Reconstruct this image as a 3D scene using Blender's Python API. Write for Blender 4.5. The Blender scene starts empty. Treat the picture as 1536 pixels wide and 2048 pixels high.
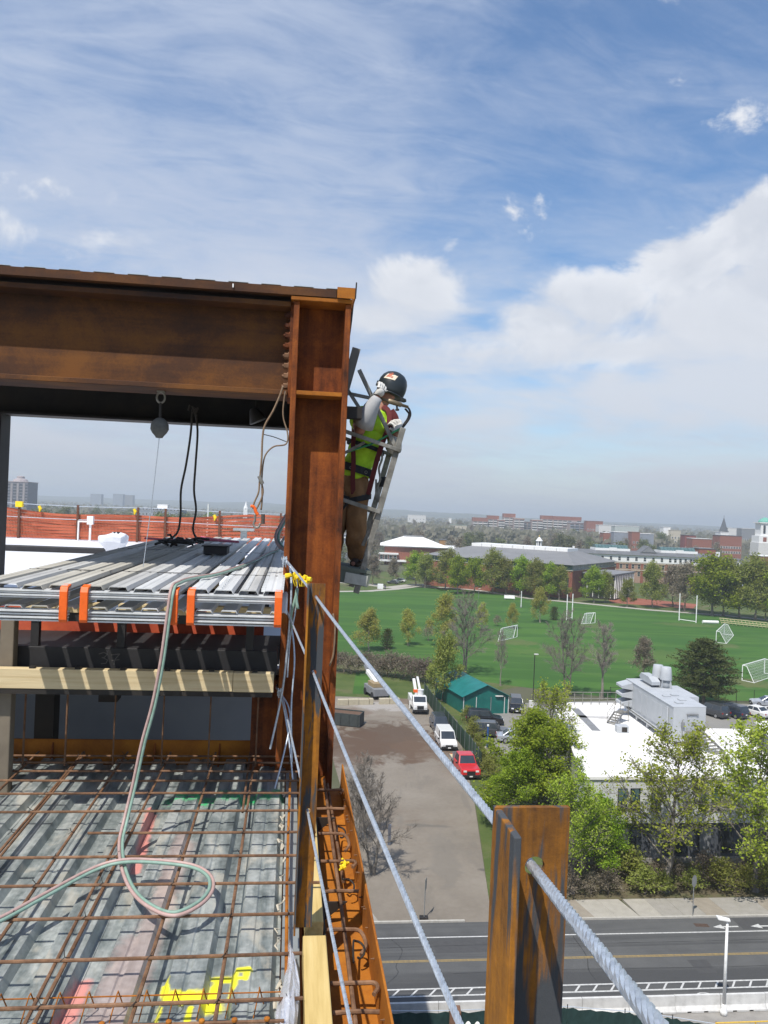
import bpy, bmesh, math, random
from mathutils import Vector, Matrix

R = math.radians
SC = bpy.context.scene
COL = SC.collection
H = 26.0                      # eye height above the street
PSI = R(6.5)                  # direction of the steel frame against the view
CP, SP = math.cos(PSI), math.sin(PSI)

# ------------------------------------------------------------------ camera
cam_data = bpy.data.cameras.new('camera')
cam_data.sensor_fit = 'VERTICAL'
cam_data.sensor_height = 36.0
cam_data.lens = 36.0 * 1600 / 2048
cam_data.clip_start = 0.05
cam_data.clip_end = 40000
cam = bpy.data.objects.new('camera', cam_data)
COL.objects.link(cam)
ROLL = R(2.35)
cr, sr = math.cos(ROLL), math.sin(ROLL)
cam.matrix_world = Matrix(((cr, -sr, 0, 0), (0, 0, -1, 0), (sr, cr, 0, H), (0, 0, 0, 1)))
SC.camera = cam

# ------------------------------------------------------------------ sun, sky, exposure
SUN_TO = Vector((-0.513, -1.065, 2.0)).normalized()
sun_el = math.asin(SUN_TO.z)
sun_az = math.atan2(SUN_TO.x, SUN_TO.y)
sd = bpy.data.lights.new('sun', 'SUN')
sd.energy = 3.6
sd.angle = R(0.53)
sd.color = (1.0, 0.955, 0.88)
sun = bpy.data.objects.new('sun', sd)
COL.objects.link(sun)
sun.rotation_euler = SUN_TO.to_track_quat('Z', 'Y').to_euler()

SC.view_settings.view_transform = 'Standard'
SC.view_settings.look = 'None'
SC.view_settings.gamma = 1.0
SC.view_settings.exposure = 0.55
SC.view_settings.use_curve_mapping = False
SC.render.engine = 'CYCLES'
try:
    SC.cycles.use_denoising = True
    SC.cycles.max_bounces = 6
    SC.cycles.diffuse_bounces = 3
    SC.cycles.glossy_bounces = 3
    SC.cycles.transparent_max_bounces = 12
    SC.cycles.volume_bounces = 1
except Exception:
    pass

world = bpy.data.worlds.new('World')
SC.world = world
world.use_nodes = True
wt = world.node_tree
wt.nodes.clear()


class NT:
    """small builder of node chains"""
    def __init__(s, tree):
        s.t = tree

    def n(s, typ, **kw):
        nd = s.t.nodes.new(typ)
        for k, v in kw.items():
            setattr(nd, k, v)
        return nd

    def put(s, sock, v):
        if isinstance(v, bpy.types.NodeSocket):
            s.t.links.new(v, sock)
        elif v is not None:
            if isinstance(v, (tuple, list)) and len(v) == 3 and sock.type == 'RGBA':
                v = (*v, 1)
            sock.default_value = v

    def math(s, op, a, b=None, c=None, clamp=False):
        nd = s.n('ShaderNodeMath', operation=op, use_clamp=clamp)
        s.put(nd.inputs[0], a)
        s.put(nd.inputs[1], b)
        if c is not None:
            s.put(nd.inputs[2], c)
        return nd.outputs[0]

    def vm(s, op, a, b=None, out=0):
        nd = s.n('ShaderNodeVectorMath', operation=op)
        s.put(nd.inputs[0], a)
        if b is not None:
            s.put(nd.inputs[1], b)
        return nd.outputs[out]

    def comb(s, x, y, z):
        nd = s.n('ShaderNodeCombineXYZ')
        s.put(nd.inputs[0], x); s.put(nd.inputs[1], y); s.put(nd.inputs[2], z)
        return nd.outputs[0]

    def sep(s, v):
        nd = s.n('ShaderNodeSeparateXYZ')
        s.put(nd.inputs[0], v)
        return nd.outputs

    def noise(s, vec, scale=5.0, detail=4.0, rough=0.5, dist=0.0, out=0):
        nd = s.n('ShaderNodeTexNoise')
        s.put(nd.inputs['Vector'], vec)
        nd.inputs['Scale'].default_value = scale
        nd.inputs['Detail'].default_value = detail
        nd.inputs['Roughness'].default_value = rough
        nd.inputs['Distortion'].default_value = dist
        return nd.outputs[out]

    def rng(s, v, a, b, c=0.0, d=1.0, smooth=True):
        nd = s.n('ShaderNodeMapRange', interpolation_type='SMOOTHSTEP' if smooth else 'LINEAR')
        s.put(nd.inputs[0], v)
        for i, x in enumerate((a, b, c, d)):
            s.put(nd.inputs[i + 1], x)
        return nd.outputs[0]

    def mix(s, f, a, b, blend='MIX'):
        nd = s.n('ShaderNodeMix', data_type='RGBA', blend_type=blend)
        s.put(nd.inputs[0], f)
        s.put(nd.inputs[6], a)
        s.put(nd.inputs[7], b)
        return nd.outputs[2]

    def ramp(s, f, stops):
        nd = s.n('ShaderNodeValToRGB')
        s.put(nd.inputs[0], f)
        e = nd.color_ramp.elements
        while len(e) < len(stops):
            e.new(0.5)
        for el, (p, c) in zip(e, stops):
            el.position = p
            el.color = (*c, 1)
        return nd.outputs[0]


def build_sky():
    w = NT(wt)
    out = w.n('ShaderNodeOutputWorld')
    bg = w.n('ShaderNodeBackground')
    bg.inputs[1].default_value = 0.1
    wt.links.new(bg.outputs[0], out.inputs[0])
    sky = w.n('ShaderNodeTexSky', sky_type='NISHITA')
    sky.sun_disc = False
    sky.sun_elevation = sun_el
    sky.sun_rotation = sun_az
    sky.altitude = 50
    sky.air_density = 1.0
    sky.dust_density = 0.4
    sky.ozone_density = 2.6
    hs = w.n('ShaderNodeHueSaturation')
    hs.inputs['Saturation'].default_value = 1.22
    hs.inputs['Value'].default_value = 1.06
    w.put(hs.inputs['Color'], sky.outputs[0])
    d = w.n('ShaderNodeTexCoord').outputs['Generated']
    x, y, z = w.sep(d)
    az = w.math('ARCTAN2', x, y)
    el = w.math('ARCSINE', z)
    # thin high cloud: streaks on a plane far overhead
    k = w.math('DIVIDE', 1.0, w.math('ADD', w.math('MAXIMUM', z, 0.0), 0.16))
    px = w.math('MULTIPLY', x, k)
    py = w.math('MULTIPLY', y, k)
    pv = w.comb(w.math('ADD', w.math('MULTIPLY', px, 0.9), w.math('MULTIPLY', py, 0.35)),
                w.math('MULTIPLY', w.math('SUBTRACT', py, w.math('MULTIPLY', px, 0.3)), 1.9), 0.3)
    big = w.noise(pv, 1.3, 3, 0.5, 0.6)
    fine = w.noise(pv, 3.4, 9, 0.60, 1.1)
    wisp = w.noise(w.vm('ADD', pv, (7.3, 2.1, 0)), 6.5, 8, 0.66, 1.0)
    # thinner over the patch to the right of the view, denser to the left and low down
    side = w.rng(az, 0.30, -0.20, -0.10, 0.13)
    ci = w.math('ADD', w.math('ADD', w.math('MULTIPLY', big, 0.45), w.math('MULTIPLY', fine, 0.50)), w.math('MULTIPLY', wisp, 0.25))
    ci = w.math('ADD', ci, side)
    ci = w.rng(ci, 0.40, 0.90, 0.10, 0.92)
    col = w.mix(ci, hs.outputs[0], (3.5, 4.05, 5.2))

    # heaped clouds near the horizon; blobs are (azimuth, elevation, half width, half height, weight)
    cv = w.comb(w.math('MULTIPLY', az, 1.0), w.math('MULTIPLY', el, 1.35), 0.0)
    n1 = w.noise(cv, 8.0, 10, 0.61, 0.35)
    n2 = w.noise(w.vm('ADD', cv, (0.012, 0.028, 0.0)), 8.0, 6, 0.58, 0.35)
    nl = w.noise(w.comb(w.math('MULTIPLY', az, 1.0), w.math('MULTIPLY', el, 4.0), 2.0), 3.2, 7, 0.55, 0.4)

    def blobs(lst):
        tot = None
        for a0, e0, wa, we, s in lst:
            v = w.vm('MULTIPLY', w.vm('SUBTRACT', w.comb(az, el, 0.0), (a0, e0, 0)), (1 / wa, 1 / we, 0))
            r = w.vm('LENGTH', v, out=1)
            g = w.rng(r, 1.25, 0.0, 0.0, s)
            tot = g if tot is None else w.math('MAXIMUM', tot, g)
        return tot
    cu = blobs([(0.43, 0.322, 0.125, 0.070, 1.15), (0.345, 0.295, 0.12, 0.07, 1.2), (0.58, 0.33, 0.16, 0.11, 0.95), (0.265, 0.260, 0.12, 0.06, 1.1), (0.19, 0.235, 0.12, 0.045, 0.95),
                (0.42, 0.25, 0.26, 0.09, 1.1), (0.25, 0.215, 0.24, 0.06, 0.92), (0.10, 0.20, 0.2, 0.05, 0.72), (0.80, 0.30, 0.20, 0.12, 0.9), (1.25, 0.25, 0.25, 0.1, 0.9),
                (0.035, 0.275, 0.11, 0.065, 0.98), (-0.02, 0.235, 0.10, 0.045, 0.85), (0.069, 0.322, 0.03, 0.04, 0.55), (0.15, 0.360, 0.075, 0.045, 0.54), (0.11, 0.335, 0.04, 0.03, 0.5), (-0.335, 0.298, 0.13, 0.035, 0.58), (-0.47, 0.285, 0.16, 0.05, 0.64), (-0.40, 0.34, 0.2, 0.04, 0.55), (0.03, 0.075, 0.05, 0.012, 0.6),
                (0.365, 0.487, 0.10, 0.040, 0.46), (0.41, 0.445, 0.09, 0.035, 0.40), (0.30, 0.57, 0.06, 0.05, 0.46),
                (2.2, 0.28, 0.3, 0.12, 0.9), (-1.5, 0.24, 0.3, 0.1, 0.9), (-2.6, 0.33, 0.3, 0.12, 0.9)])
    dens = w.math('ADD', cu, w.math('MULTIPLY', w.math('SUBTRACT', n1, 0.5), 1.85))
    cm = w.rng(dens, w.rng(el, 0.20, 0.36, 0.30, 0.42), w.rng(el, 0.20, 0.36, 0.95, 0.70), 0.0, 0.93)
    # bright where the heap is thinner towards the sun, greyer inside and below
    lit = w.math('SUBTRACT', n1, n2)
    lit = w.rng(lit, -0.10, 0.10, 0.0, 1.0)
    core = w.rng(dens, 0.7, 1.35, 1.0, 0.0)
    shade = w.math('MULTIPLY', w.math('ADD', w.math('MULTIPLY', lit, 0.5), 0.5), w.math('ADD', w.math('MULTIPLY', core, 0.45), 0.55))
    ccol = w.mix(shade, (3.8, 4.1, 4.7), (6.1, 6.2, 6.45))
    col = w.mix(cm, col, ccol)
    # layered veil low down, then grey-lilac haze over the horizon
    lay = w.math('MULTIPLY', w.rng(nl, 0.36, 0.60), w.rng(el, 0.40, 0.17, 0.0, 0.92))
    lay = w.math('MULTIPLY', lay, w.rng(el, 0.01, 0.06))
    col = w.mix(lay, col, (4.9, 5.15, 5.65))
    hz = w.rng(el, 0.17, -0.03, 0.0, 0.92)
    col = w.mix(hz, col, (3.7, 3.98, 4.55))
    wt.links.new(col, bg.inputs[0])


build_sky()


# ------------------------------------------------------------------ frames of reference
def L(a, b, z=0.0):
    """a point given across and along the steel frame, height from the eye"""
    return Vector((a * CP - b * SP, a * SP + b * CP, z + H))


def at(px, py, z=0.0):
    """survey: where the sight line of a spot in the photograph meets the level z"""
    u, v = px - 768, py - 1024
    rx, rz = (u * cr + v * sr) / 1600, -(-u * sr + v * cr) / 1600
    d = (z - H) / rz
    return Vector((rx * d, d, z))


def dist_at(px, py, Y):
    """survey: the point of a sight line at the distance Y"""
    u, v = px - 768, py - 1024
    return Vector(((u * cr + v * sr) / 1600 * Y, Y, H - (-u * sr + v * cr) / 1600 * Y))


# ------------------------------------------------------------------ meshes
class MB:
    def __init__(s):
        s.v, s.f, s.m, s.cur = [], [], [], 0

    def add(s, vs, fs):
        o = len(s.v)
        s.v.extend([tuple(p) for p in vs])
        for f in fs:
            s.f.append(tuple(i + o for i in f))
            s.m.append(s.cur)
        return s

    def box(s, x0, x1, y0, y1, z0, z1, M=None):
        p = [Vector(c) for c in ((x0, y0, z0), (x1, y0, z0), (x1, y1, z0), (x0, y1, z0), (x0, y0, z1), (x1, y0, z1), (x1, y1, z1), (x0, y1, z1))]
        if M is not None:
            p = [M @ c for c in p]
        return s.add(p, [(3, 2, 1, 0), (4, 5, 6, 7), (0, 1, 5, 4), (1, 2, 6, 5), (2, 3, 7, 6), (3, 0, 4, 7)])

    def bar(s, p0, p1, w, h, up=(0, 0, 1)):
        """a straight rectangular bar from p0 to p1"""
        p0, p1 = Vector(p0), Vector(p1)
        d = (p1 - p0).normalized()
        up = Vector(up)
        if abs(d.dot(up)) > 0.98:
            up = Vector((1, 0, 0))
        x = d.cross(up).normalized()
        y = x.cross(d).normalized()
        vs = []
        for p in (p0, p1):
            for i, j in ((-1, -1), (1, -1), (1, 1), (-1, 1)):
                vs.append(p + x * (i * w / 2) + y * (j * h / 2))
        return s.add(vs, [(0, 1, 2, 3), (7, 6, 5, 4), (0, 4, 5, 1), (1, 5, 6, 2), (2, 6, 7, 3), (3, 7, 4, 0)])

    def tube(s, pts, r, n=8, cap=True):
        pts = [Vector(p) for p in pts]
        rs = r if isinstance(r, (list, tuple)) else [r] * len(pts)
        vs, fs = [], []
        ref = None
        for i, p in enumerate(pts):
            d = (pts[min(i + 1, len(pts) - 1)] - pts[max(i - 1, 0)])
            d = d.normalized() if d.length > 1e-9 else Vector((0, 0, 1))
            if ref is None:
                ref = Vector((0, 0, 1)) if abs(d.z) < 0.9 else Vector((1, 0, 0))
            x = ref - d * ref.dot(d)
            if x.length < 1e-4:
                x = d.orthogonal()
            x.normalize()
            ref = x
            y = d.cross(x)
            for k in range(n):
                a = 2 * math.pi * k / n
                vs.append(p + (x * math.cos(a) + y * math.sin(a)) * rs[i])
        for i in range(len(pts) - 1):
            for k in range(n):
                k2 = (k + 1) % n
                fs.append((i * n + k, i * n + k2, (i + 1) * n + k2, (i + 1) * n + k))
        if cap:
            fs.append(tuple(range(n - 1, -1, -1)))
            fs.append(tuple((len(pts) - 1) * n + k for k in range(n)))
        return s.add(vs, fs)

    def lathe(s, prof, n=16, M=None):
        """prof: (radius, z) from bottom to top"""
        vs, fs = [], []
        for r, z in prof:
            for k in range(n):
                a = 2 * math.pi * k / n
                v = Vector((r * math.cos(a), r * math.sin(a), z))
                vs.append(M @ v if M is not None else v)
        for i in range(len(prof) - 1):
            for k in range(n):
                k2 = (k + 1) % n
                fs.append((i * n + k, i * n + k2, (i + 1) * n + k2, (i + 1) * n + k))
        fs.append(tuple(range(n - 1, -1, -1)))
        fs.append(tuple((len(prof) - 1) * n + k for k in range(n)))
        return s.add(vs, fs)

    def prism(s, poly, d0, d1, f):
        """polygon in 2D swept from d0 to d1; f(u, v, d) gives the point"""
        n = len(poly)
        vs = [f(u, v, d0) for u, v in poly] + [f(u, v, d1) for u, v in poly]
        fs = [tuple(range(n - 1, -1, -1)), tuple(range(n, 2 * n))]
        fs += [(i, (i + 1) % n, n + (i + 1) % n, n + i) for i in range(n)]
        return s.add(vs, fs)

    def sheet(s, rows):
        """grid of points, one face per cell"""
        n = len(rows[0])
        vs = [p for r in rows for p in r]
        fs = [(i * n + j, i * n + j + 1, (i + 1) * n + j + 1, (i + 1) * n + j) for i in range(len(rows) - 1) for j in range(n - 1)]
        return s.add(vs, fs)

    def quad(s, *p):
        return s.add(p, [tuple(range(len(p)))])

    def mesh(s, name, mats, smooth=False, off=(0, 0, 0)):
        me = bpy.data.meshes.new(name)
        ox, oy, oz = off
        me.from_pydata([(x - ox, y - oy, z - oz) for x, y, z in s.v], [], s.f)
        mats = mats if isinstance(mats, (list, tuple)) else [mats]
        for m in mats:
            me.materials.append(m)
        if len(mats) > 1:
            me.polygons.foreach_set('material_index', s.m)
        if smooth:
            me.polygons.foreach_set('use_smooth', [True] * len(me.polygons))
        me.update()
        return me


ORG = {}                      # origin of each thing, in the numbers its parts are given in


def tag(o, label=None, cat=None, group=None, kind=None):
    if label: o['label'] = label
    if cat: o['category'] = cat
    if group: o['group'] = group
    if kind: o['kind'] = kind
    return o


def thing(name, label, cat, loc, rot=0.0, group=None):
    o = bpy.data.objects.new(name, None)
    o.empty_display_size = 0.2
    COL.objects.link(o)
    o.location = loc
    o.rotation_euler = (0, 0, rot)
    ORG[o.name] = (0, 0, 0)
    return tag(o, label, cat, group)


def bthing(name, label, cat, org, group=None):
    """a thing of the steel frame: parts are given in frame coordinates"""
    o = thing(name, label, cat, L(*org), PSI, group)
    ORG[o.name] = org
    return o


def put(name, mb, mats, parent=None, smooth=False, label=None, bevel=0.0, me=None):
    """one mesh object; a child when parent is given"""
    off = ORG.get(parent.name, (0, 0, 0)) if parent else (0, 0, 0)
    me = me or mb.mesh(name, mats, smooth, off)
    o = bpy.data.objects.new(name, me)
    COL.objects.link(o)
    if parent:
        o.parent = parent
        ORG[o.name] = off
    if label: o['label'] = label
    if bevel:
        m = o.modifiers.new('edge', 'BEVEL')
        m.width = bevel; m.segments = 2; m.limit_method = 'ANGLE'; m.angle_limit = R(50)
    return o


def bput(name, mb, mats, org, smooth=False, bevel=0.0, label=None, cat=None, group=None, kind=None):
    """a one-mesh thing of the steel frame"""
    o = bpy.data.objects.new(name, mb.mesh(name, mats, smooth, org))
    COL.objects.link(o)
    o.location = L(*org)
    o.rotation_euler = (0, 0, PSI)
    ORG[o.name] = org
    if bevel:
        m = o.modifiers.new('edge', 'BEVEL')
        m.width = bevel; m.segments = 2; m.limit_method = 'ANGLE'; m.angle_limit = R(50)
    return tag(o, label, cat, group, kind)


def copy_tree(o, parent=None):
    c = o.copy()
    COL.objects.link(c)
    if parent:
        c.parent = parent
    for ch in list(o.children):
        copy_tree(ch, c)
    return c


def smooth_path(pts, k=6):
    """Catmull-Rom through the points"""
    p = [Vector(q) for q in pts]
    p = [p[0] * 2 - p[1]] + p + [p[-1] * 2 - p[-2]]
    out = []
    for i in range(1, len(p) - 2):
        for j in range(k):
            t = j / k
            a, b, c, d = p[i - 1], p[i], p[i + 1], p[i + 2]
            out.append(0.5 * ((2 * b) + (c - a) * t + (2 * a - 5 * b + 4 * c - d) * t * t + (3 * b - 3 * c + d - a) * t ** 3))
    out.append(p[-2])
    return out


# ------------------------------------------------------------------ materials
def newmat(name):
    m = bpy.data.materials.new(name)
    m.use_nodes = True
    t = m.node_tree
    b = t.nodes['Principled BSDF']
    return m, NT(t), b


def M(name, stops, scale=4.0, rough=0.7, metal=0.0, bump=0.0, stretch=(1, 1, 1), detail=5, spec=0.4, bscale=None, trans=0.0, rough2=None, coat=0.0):
    """noise through a colour ramp; stops is one colour or a list of colours"""
    m, t, b = newmat(name)
    if isinstance(stops[0], (int, float)):
        stops = [tuple(c * 0.82 for c in stops), stops, tuple(min(1, c * 1.13) for c in stops)]
    if not isinstance(stops[0][0], (tuple, list)):
        n = len(stops)
        stops = [(0.28 + 0.44 * i / max(1, n - 1), c) for i, c in enumerate(stops)]
    co = t.n('ShaderNodeTexCoord').outputs['Object']
    v = t.vm('MULTIPLY', co, stretch)
    no = t.noise(v, scale, detail, 0.6)
    t.put(b.inputs['Base Color'], t.ramp(no, stops))
    if rough2 is not None:
        t.put(b.inputs['Roughness'], t.rng(t.noise(v, scale * 2.3, 4, 0.6), 0.3, 0.7, rough, rough2))
    else:
        b.inputs['Roughness'].default_value = rough
    b.inputs['Metallic'].default_value = metal
    b.inputs['Specular IOR Level'].default_value = spec
    if coat:
        b.inputs['Coat Weight'].default_value = coat
        b.inputs['Coat Roughness'].default_value = 0.06
    if trans:
        b.inputs['Transmission Weight'].default_value = trans
    if bump:
        bn = t.n('ShaderNodeBump')
        bn.inputs['Strength'].default_value = bump
        bn.inputs['Distance'].default_value = 0.01
        t.put(bn.inputs['Height'], t.noise(v, bscale or scale * 4, 6, 0.65))
        t.put(b.inputs['Normal'], bn.outputs[0])
    return m


def rust_mat(name, dark, mid, bright, streak=(1, 1, 0.25), scale=3.0, scale_mat=None):
    """weathered mill steel: scale, rust bloom and run-down streaks"""
    m, t, b = newmat(name)
    co = t.n('ShaderNodeTexCoord').outputs['Object']
    n1 = t.noise(co, scale * 0.6, 6, 0.6, 0.4)
    n2 = t.noise(t.vm('MULTIPLY', co, streak), scale * 2.2, 6, 0.65, 0.3)
    n3 = t.noise(co, 60, 4, 0.7)
    n0 = t.noise(t.vm('ADD', co, (5.2, 1.7, 3.3)), scale * 1.7, 7, 0.68, 0.8)
    n1 = t.math('ADD', n1, t.math('MULTIPLY', t.math('SUBTRACT', n0, 0.5), 0.4))
    f = t.math('ADD', t.math('MULTIPLY', n1, 0.58), t.math('ADD', t.math('MULTIPLY', n2, 0.42), t.math('MULTIPLY', t.math('SUBTRACT', n3, 0.5), 0.18)))
    c = t.ramp(f, [(0.36, dark), (0.50, mid), (0.64, bright)])
    if scale_mat:                      # bare blue-grey mill scale left in patches
        pf = t.rng(t.noise(t.vm('MULTIPLY', co, (2, 2, 0.26)), 7.0, 5, 0.6, 0.3), 0.51, 0.565)
        c = t.mix(pf, c, scale_mat)
    t.put(b.inputs['Base Color'], c)
    b.inputs['Roughness'].default_value = 0.78
    b.inputs['Specular IOR Level'].default_value = 0.3
    bn = t.n('ShaderNodeBump')
    bn.inputs['Strength'].default_value = 0.25
    bn.inputs['Distance'].default_value = 0.004
    t.put(bn.inputs['Height'], n3)
    t.put(b.inputs['Normal'], bn.outputs[0])
    return m


RUST = rust_mat('rusty_steel', (0.045, 0.013, 0.005), (0.185, 0.048, 0.009), (0.36, 0.105, 0.015), (1.6, 1.6, 0.12))
RUST_BEAM = rust_mat('rusty_beam_steel', (0.034, 0.018, 0.014), (0.080, 0.033, 0.014), (0.165, 0.064, 0.014), (0.15, 1, 1.4), 1.9)
RUST_BRIGHT = rust_mat('orange_rust_steel', (0.19, 0.058, 0.008), (0.34, 0.115, 0.012), (0.45, 0.165, 0.016), (1, 1, 1), 2.0)
RUST_POST = rust_mat('rusty_angle_steel', (0.10, 0.044, 0.014), (0.26, 0.105, 0.014), (0.46, 0.18, 0.014), (2.2, 2.2, 0.16), 6.0, (0.060, 0.066, 0.074))
REBAR = rust_mat('rebar_steel', (0.080, 0.042, 0.025), (0.165, 0.088, 0.048), (0.26, 0.145, 0.082), (1, 1, 1), 8)
DARKSTEEL = M('dark_steel', [(0.012, 0.011, 0.010), (0.022, 0.019, 0.017), (0.034, 0.026, 0.020)], 3, 0.65, bump=0.1)
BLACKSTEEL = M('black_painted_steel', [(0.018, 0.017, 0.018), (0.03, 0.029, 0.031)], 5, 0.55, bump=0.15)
GALV = M('galvanised_sheet', [(0.42, 0.46, 0.47), (0.60, 0.63, 0.64), (0.70, 0.72, 0.73)], 9, 0.32, 0.75, 0.08, rough2=0.5)
GALV_DULL = M('dull_galvanised_sheet', [(0.26, 0.29, 0.30), (0.38, 0.41, 0.41), (0.46, 0.48, 0.47)], 3, 0.45, 0.55, 0.1, (1, 0.2, 1), rough2=0.62)
ALU = M('weathered_aluminium', [(0.13, 0.122, 0.105), (0.22, 0.21, 0.185), (0.33, 0.32, 0.29)], 12, 0.55, 0.3, 0.15)
WIRE = M('galvanised_wire', [(0.34, 0.38, 0.43), (0.50, 0.55, 0.61), (0.60, 0.66, 0.72)], 60, 0.42, 0.55, 0.1)
WOOD = M('pale_lumber', [(0.47, 0.36, 0.19), (0.59, 0.47, 0.28), (0.66, 0.55, 0.34)], 5, 0.75, 0, 0.25, (0.25, 6, 6), bscale=20)
WOODL = M('pale_lumber_along', [(0.43, 0.30, 0.10), (0.56, 0.41, 0.16), (0.63, 0.48, 0.21)], 5, 0.75, 0, 0.25, (6, 0.3, 6), bscale=20)
WHITE_SHEET = M('white_membrane', [(0.60, 0.61, 0.64), (0.72, 0.73, 0.76), (0.80, 0.81, 0.83)], 0.8, 0.55, 0, 0.2)
ORANGE = M('orange_plastic', (0.80, 0.13, 0.015), 20, 0.45, 0, 0.05)
YELLOW = M('yellow_plastic', (0.85, 0.60, 0.02), 20, 0.5)
REDHOSE = M('red_hose_rubber', [(0.38, 0.25, 0.225), (0.48, 0.335, 0.305)], 30, 0.5)
GREENHOSE = M('green_hose_rubber', [(0.18, 0.29, 0.23), (0.27, 0.39, 0.325)], 30, 0.5)
BLACK = M('black_rubber', (0.015, 0.015, 0.016), 20, 0.55)
CORD = M('grey_brown_cable', [(0.05, 0.042, 0.035), (0.10, 0.085, 0.07)], 30, 0.6)
LEATHER = M('tan_sling', [(0.16, 0.10, 0.06), (0.27, 0.19, 0.12)], 30, 0.8)
CONC = M('pale_concrete', [(0.21, 0.20, 0.185), (0.265, 0.25, 0.23), (0.31, 0.295, 0.27)], 1.2, 0.9, 0, 0.2, bscale=30)
BARRIER = M('white_concrete', [(0.46, 0.455, 0.44), (0.57, 0.565, 0.55), (0.64, 0.635, 0.62)], 2.5, 0.85, 0, 0.15)
KERB = M('granite_kerb', [(0.36, 0.34, 0.30), (0.46, 0.44, 0.40)], 5, 0.85)
PAINT_W = M('white_road_paint', [(0.36, 0.36, 0.355), (0.62, 0.62, 0.605)], 6, 0.7)
PAINT_Y = M('yellow_road_paint', [(0.20, 0.15, 0.085), (0.34, 0.245, 0.09)], 6, 0.7)
WHITE = M('white_paint', (0.78, 0.78, 0.77), 6, 0.45)
OFFWHITE = M('off_white_wall', [(0.56, 0.55, 0.53), (0.68, 0.67, 0.65)], 1.5, 0.8)
BRICK = M('red_brickwork', [(0.18, 0.062, 0.040), (0.25, 0.09, 0.058), (0.31, 0.12, 0.08)], 1.5, 0.9)
BRICK_PALE = M('pale_brickwork', [(0.30, 0.19, 0.14), (0.39, 0.26, 0.19)], 1.5, 0.9)
STONE = M('buff_stone', [(0.42, 0.38, 0.30), (0.54, 0.49, 0.40)], 1, 0.9)
SLATE = M('grey_slate_roof', [(0.10, 0.105, 0.115), (0.15, 0.155, 0.165)], 0.6, 0.75)
GREYWALL = M('grey_wall', [(0.17, 0.175, 0.185), (0.23, 0.235, 0.245)], 1, 0.8)
BLUEGREY = M('blue_grey_wall', [(0.20, 0.225, 0.27), (0.27, 0.295, 0.34)], 0.5, 0.8)
GLASS = M('window_glass', [(0.018, 0.024, 0.03), (0.04, 0.05, 0.06)], 0.6, 0.12, 0, spec=0.8)
GLASS_BLUE = M('bluish_glazing', [(0.05, 0.10, 0.10), (0.10, 0.17, 0.17)], 0.4, 0.2, 0, spec=0.7)
COPPER = M('green_copper', [(0.10, 0.32, 0.25), (0.16, 0.42, 0.34)], 1, 0.7)
WROOF = M('white_roof', [(0.70, 0.68, 0.66), (0.80, 0.785, 0.765), (0.84, 0.83, 0.815)], 0.35, 0.75, 0, 0.05)
UNIT = M('pale_grey_cladding', [(0.38, 0.40, 0.425), (0.45, 0.47, 0.495)], 0.8, 0.5, 0, 0.03)
SHED = M('green_metal_cladding', [(0.006, 0.10, 0.085), (0.012, 0.15, 0.125)], 1, 0.5)
SHED_ROOF = M('green_metal_roof', [(0.006, 0.12, 0.115), (0.012, 0.17, 0.16)], 1, 0.42)
TYRE = M('tyre_rubber', (0.018, 0.018, 0.018), 10, 0.8)
RIM = M('wheel_metal', (0.45, 0.45, 0.46), 10, 0.35, 0.7)
LAMPGLASS = M('lamp_glass', (0.75, 0.76, 0.78), 5, 0.1, 0, spec=0.8)
REDLAMP = M('red_lamp_glass', (0.35, 0.012, 0.012), 5, 0.15, 0, spec=0.8)
BARK = M('grey_bark', [(0.09, 0.078, 0.066), (0.16, 0.142, 0.122), (0.22, 0.20, 0.175)], 3, 0.95)
BARK_PALE = M('pale_bark', [(0.16, 0.14, 0.12), (0.26, 0.235, 0.20)], 3, 0.95)
TWIG = M('brown_twigs', [(0.16, 0.13, 0.10), (0.24, 0.20, 0.16)], 1, 0.95)


def leafmat(name, a, b, c, sc=0.5):
    m, t, bs = newmat(name)
    g = t.n('ShaderNodeNewGeometry')
    oi = t.n('ShaderNodeObjectInfo')
    co = t.n('ShaderNodeTexCoord').outputs['Object']
    n = t.noise(co, sc, 3, 0.6)
    f = t.math('ADD', t.math('MULTIPLY', g.outputs['Random Per Island'], 0.45), t.math('MULTIPLY', n, 0.6))
    col = t.ramp(f, [(0.25, a), (0.52, b), (0.8, c)])
    hs = t.n('ShaderNodeHueSaturation')
    t.put(hs.inputs['Hue'], t.rng(oi.outputs['Random'], 0, 1, 0.482, 0.515, False))
    t.put(hs.inputs['Value'], t.rng(oi.outputs['Random'], 0, 1, 0.8, 1.2, False))
    t.put(hs.inputs['Color'], col)
    t.put(bs.inputs['Base Color'], hs.outputs[0])
    bs.inputs['Roughness'].default_value = 0.65
    bs.inputs['Specular IOR Level'].default_value = 0.25
    tr = t.n('ShaderNodeBsdfTranslucent')
    t.put(tr.inputs[0], hs.outputs[0])
    ms = t.n('ShaderNodeMixShader')
    ms.inputs[0].default_value = 0.5
    t.t.links.new(bs.outputs[0], ms.inputs[1])
    t.t.links.new(tr.outputs[0], ms.inputs[2])
    t.t.links.new(ms.outputs[0], t.t.nodes['Material Output'].inputs[0])
    return m


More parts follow.
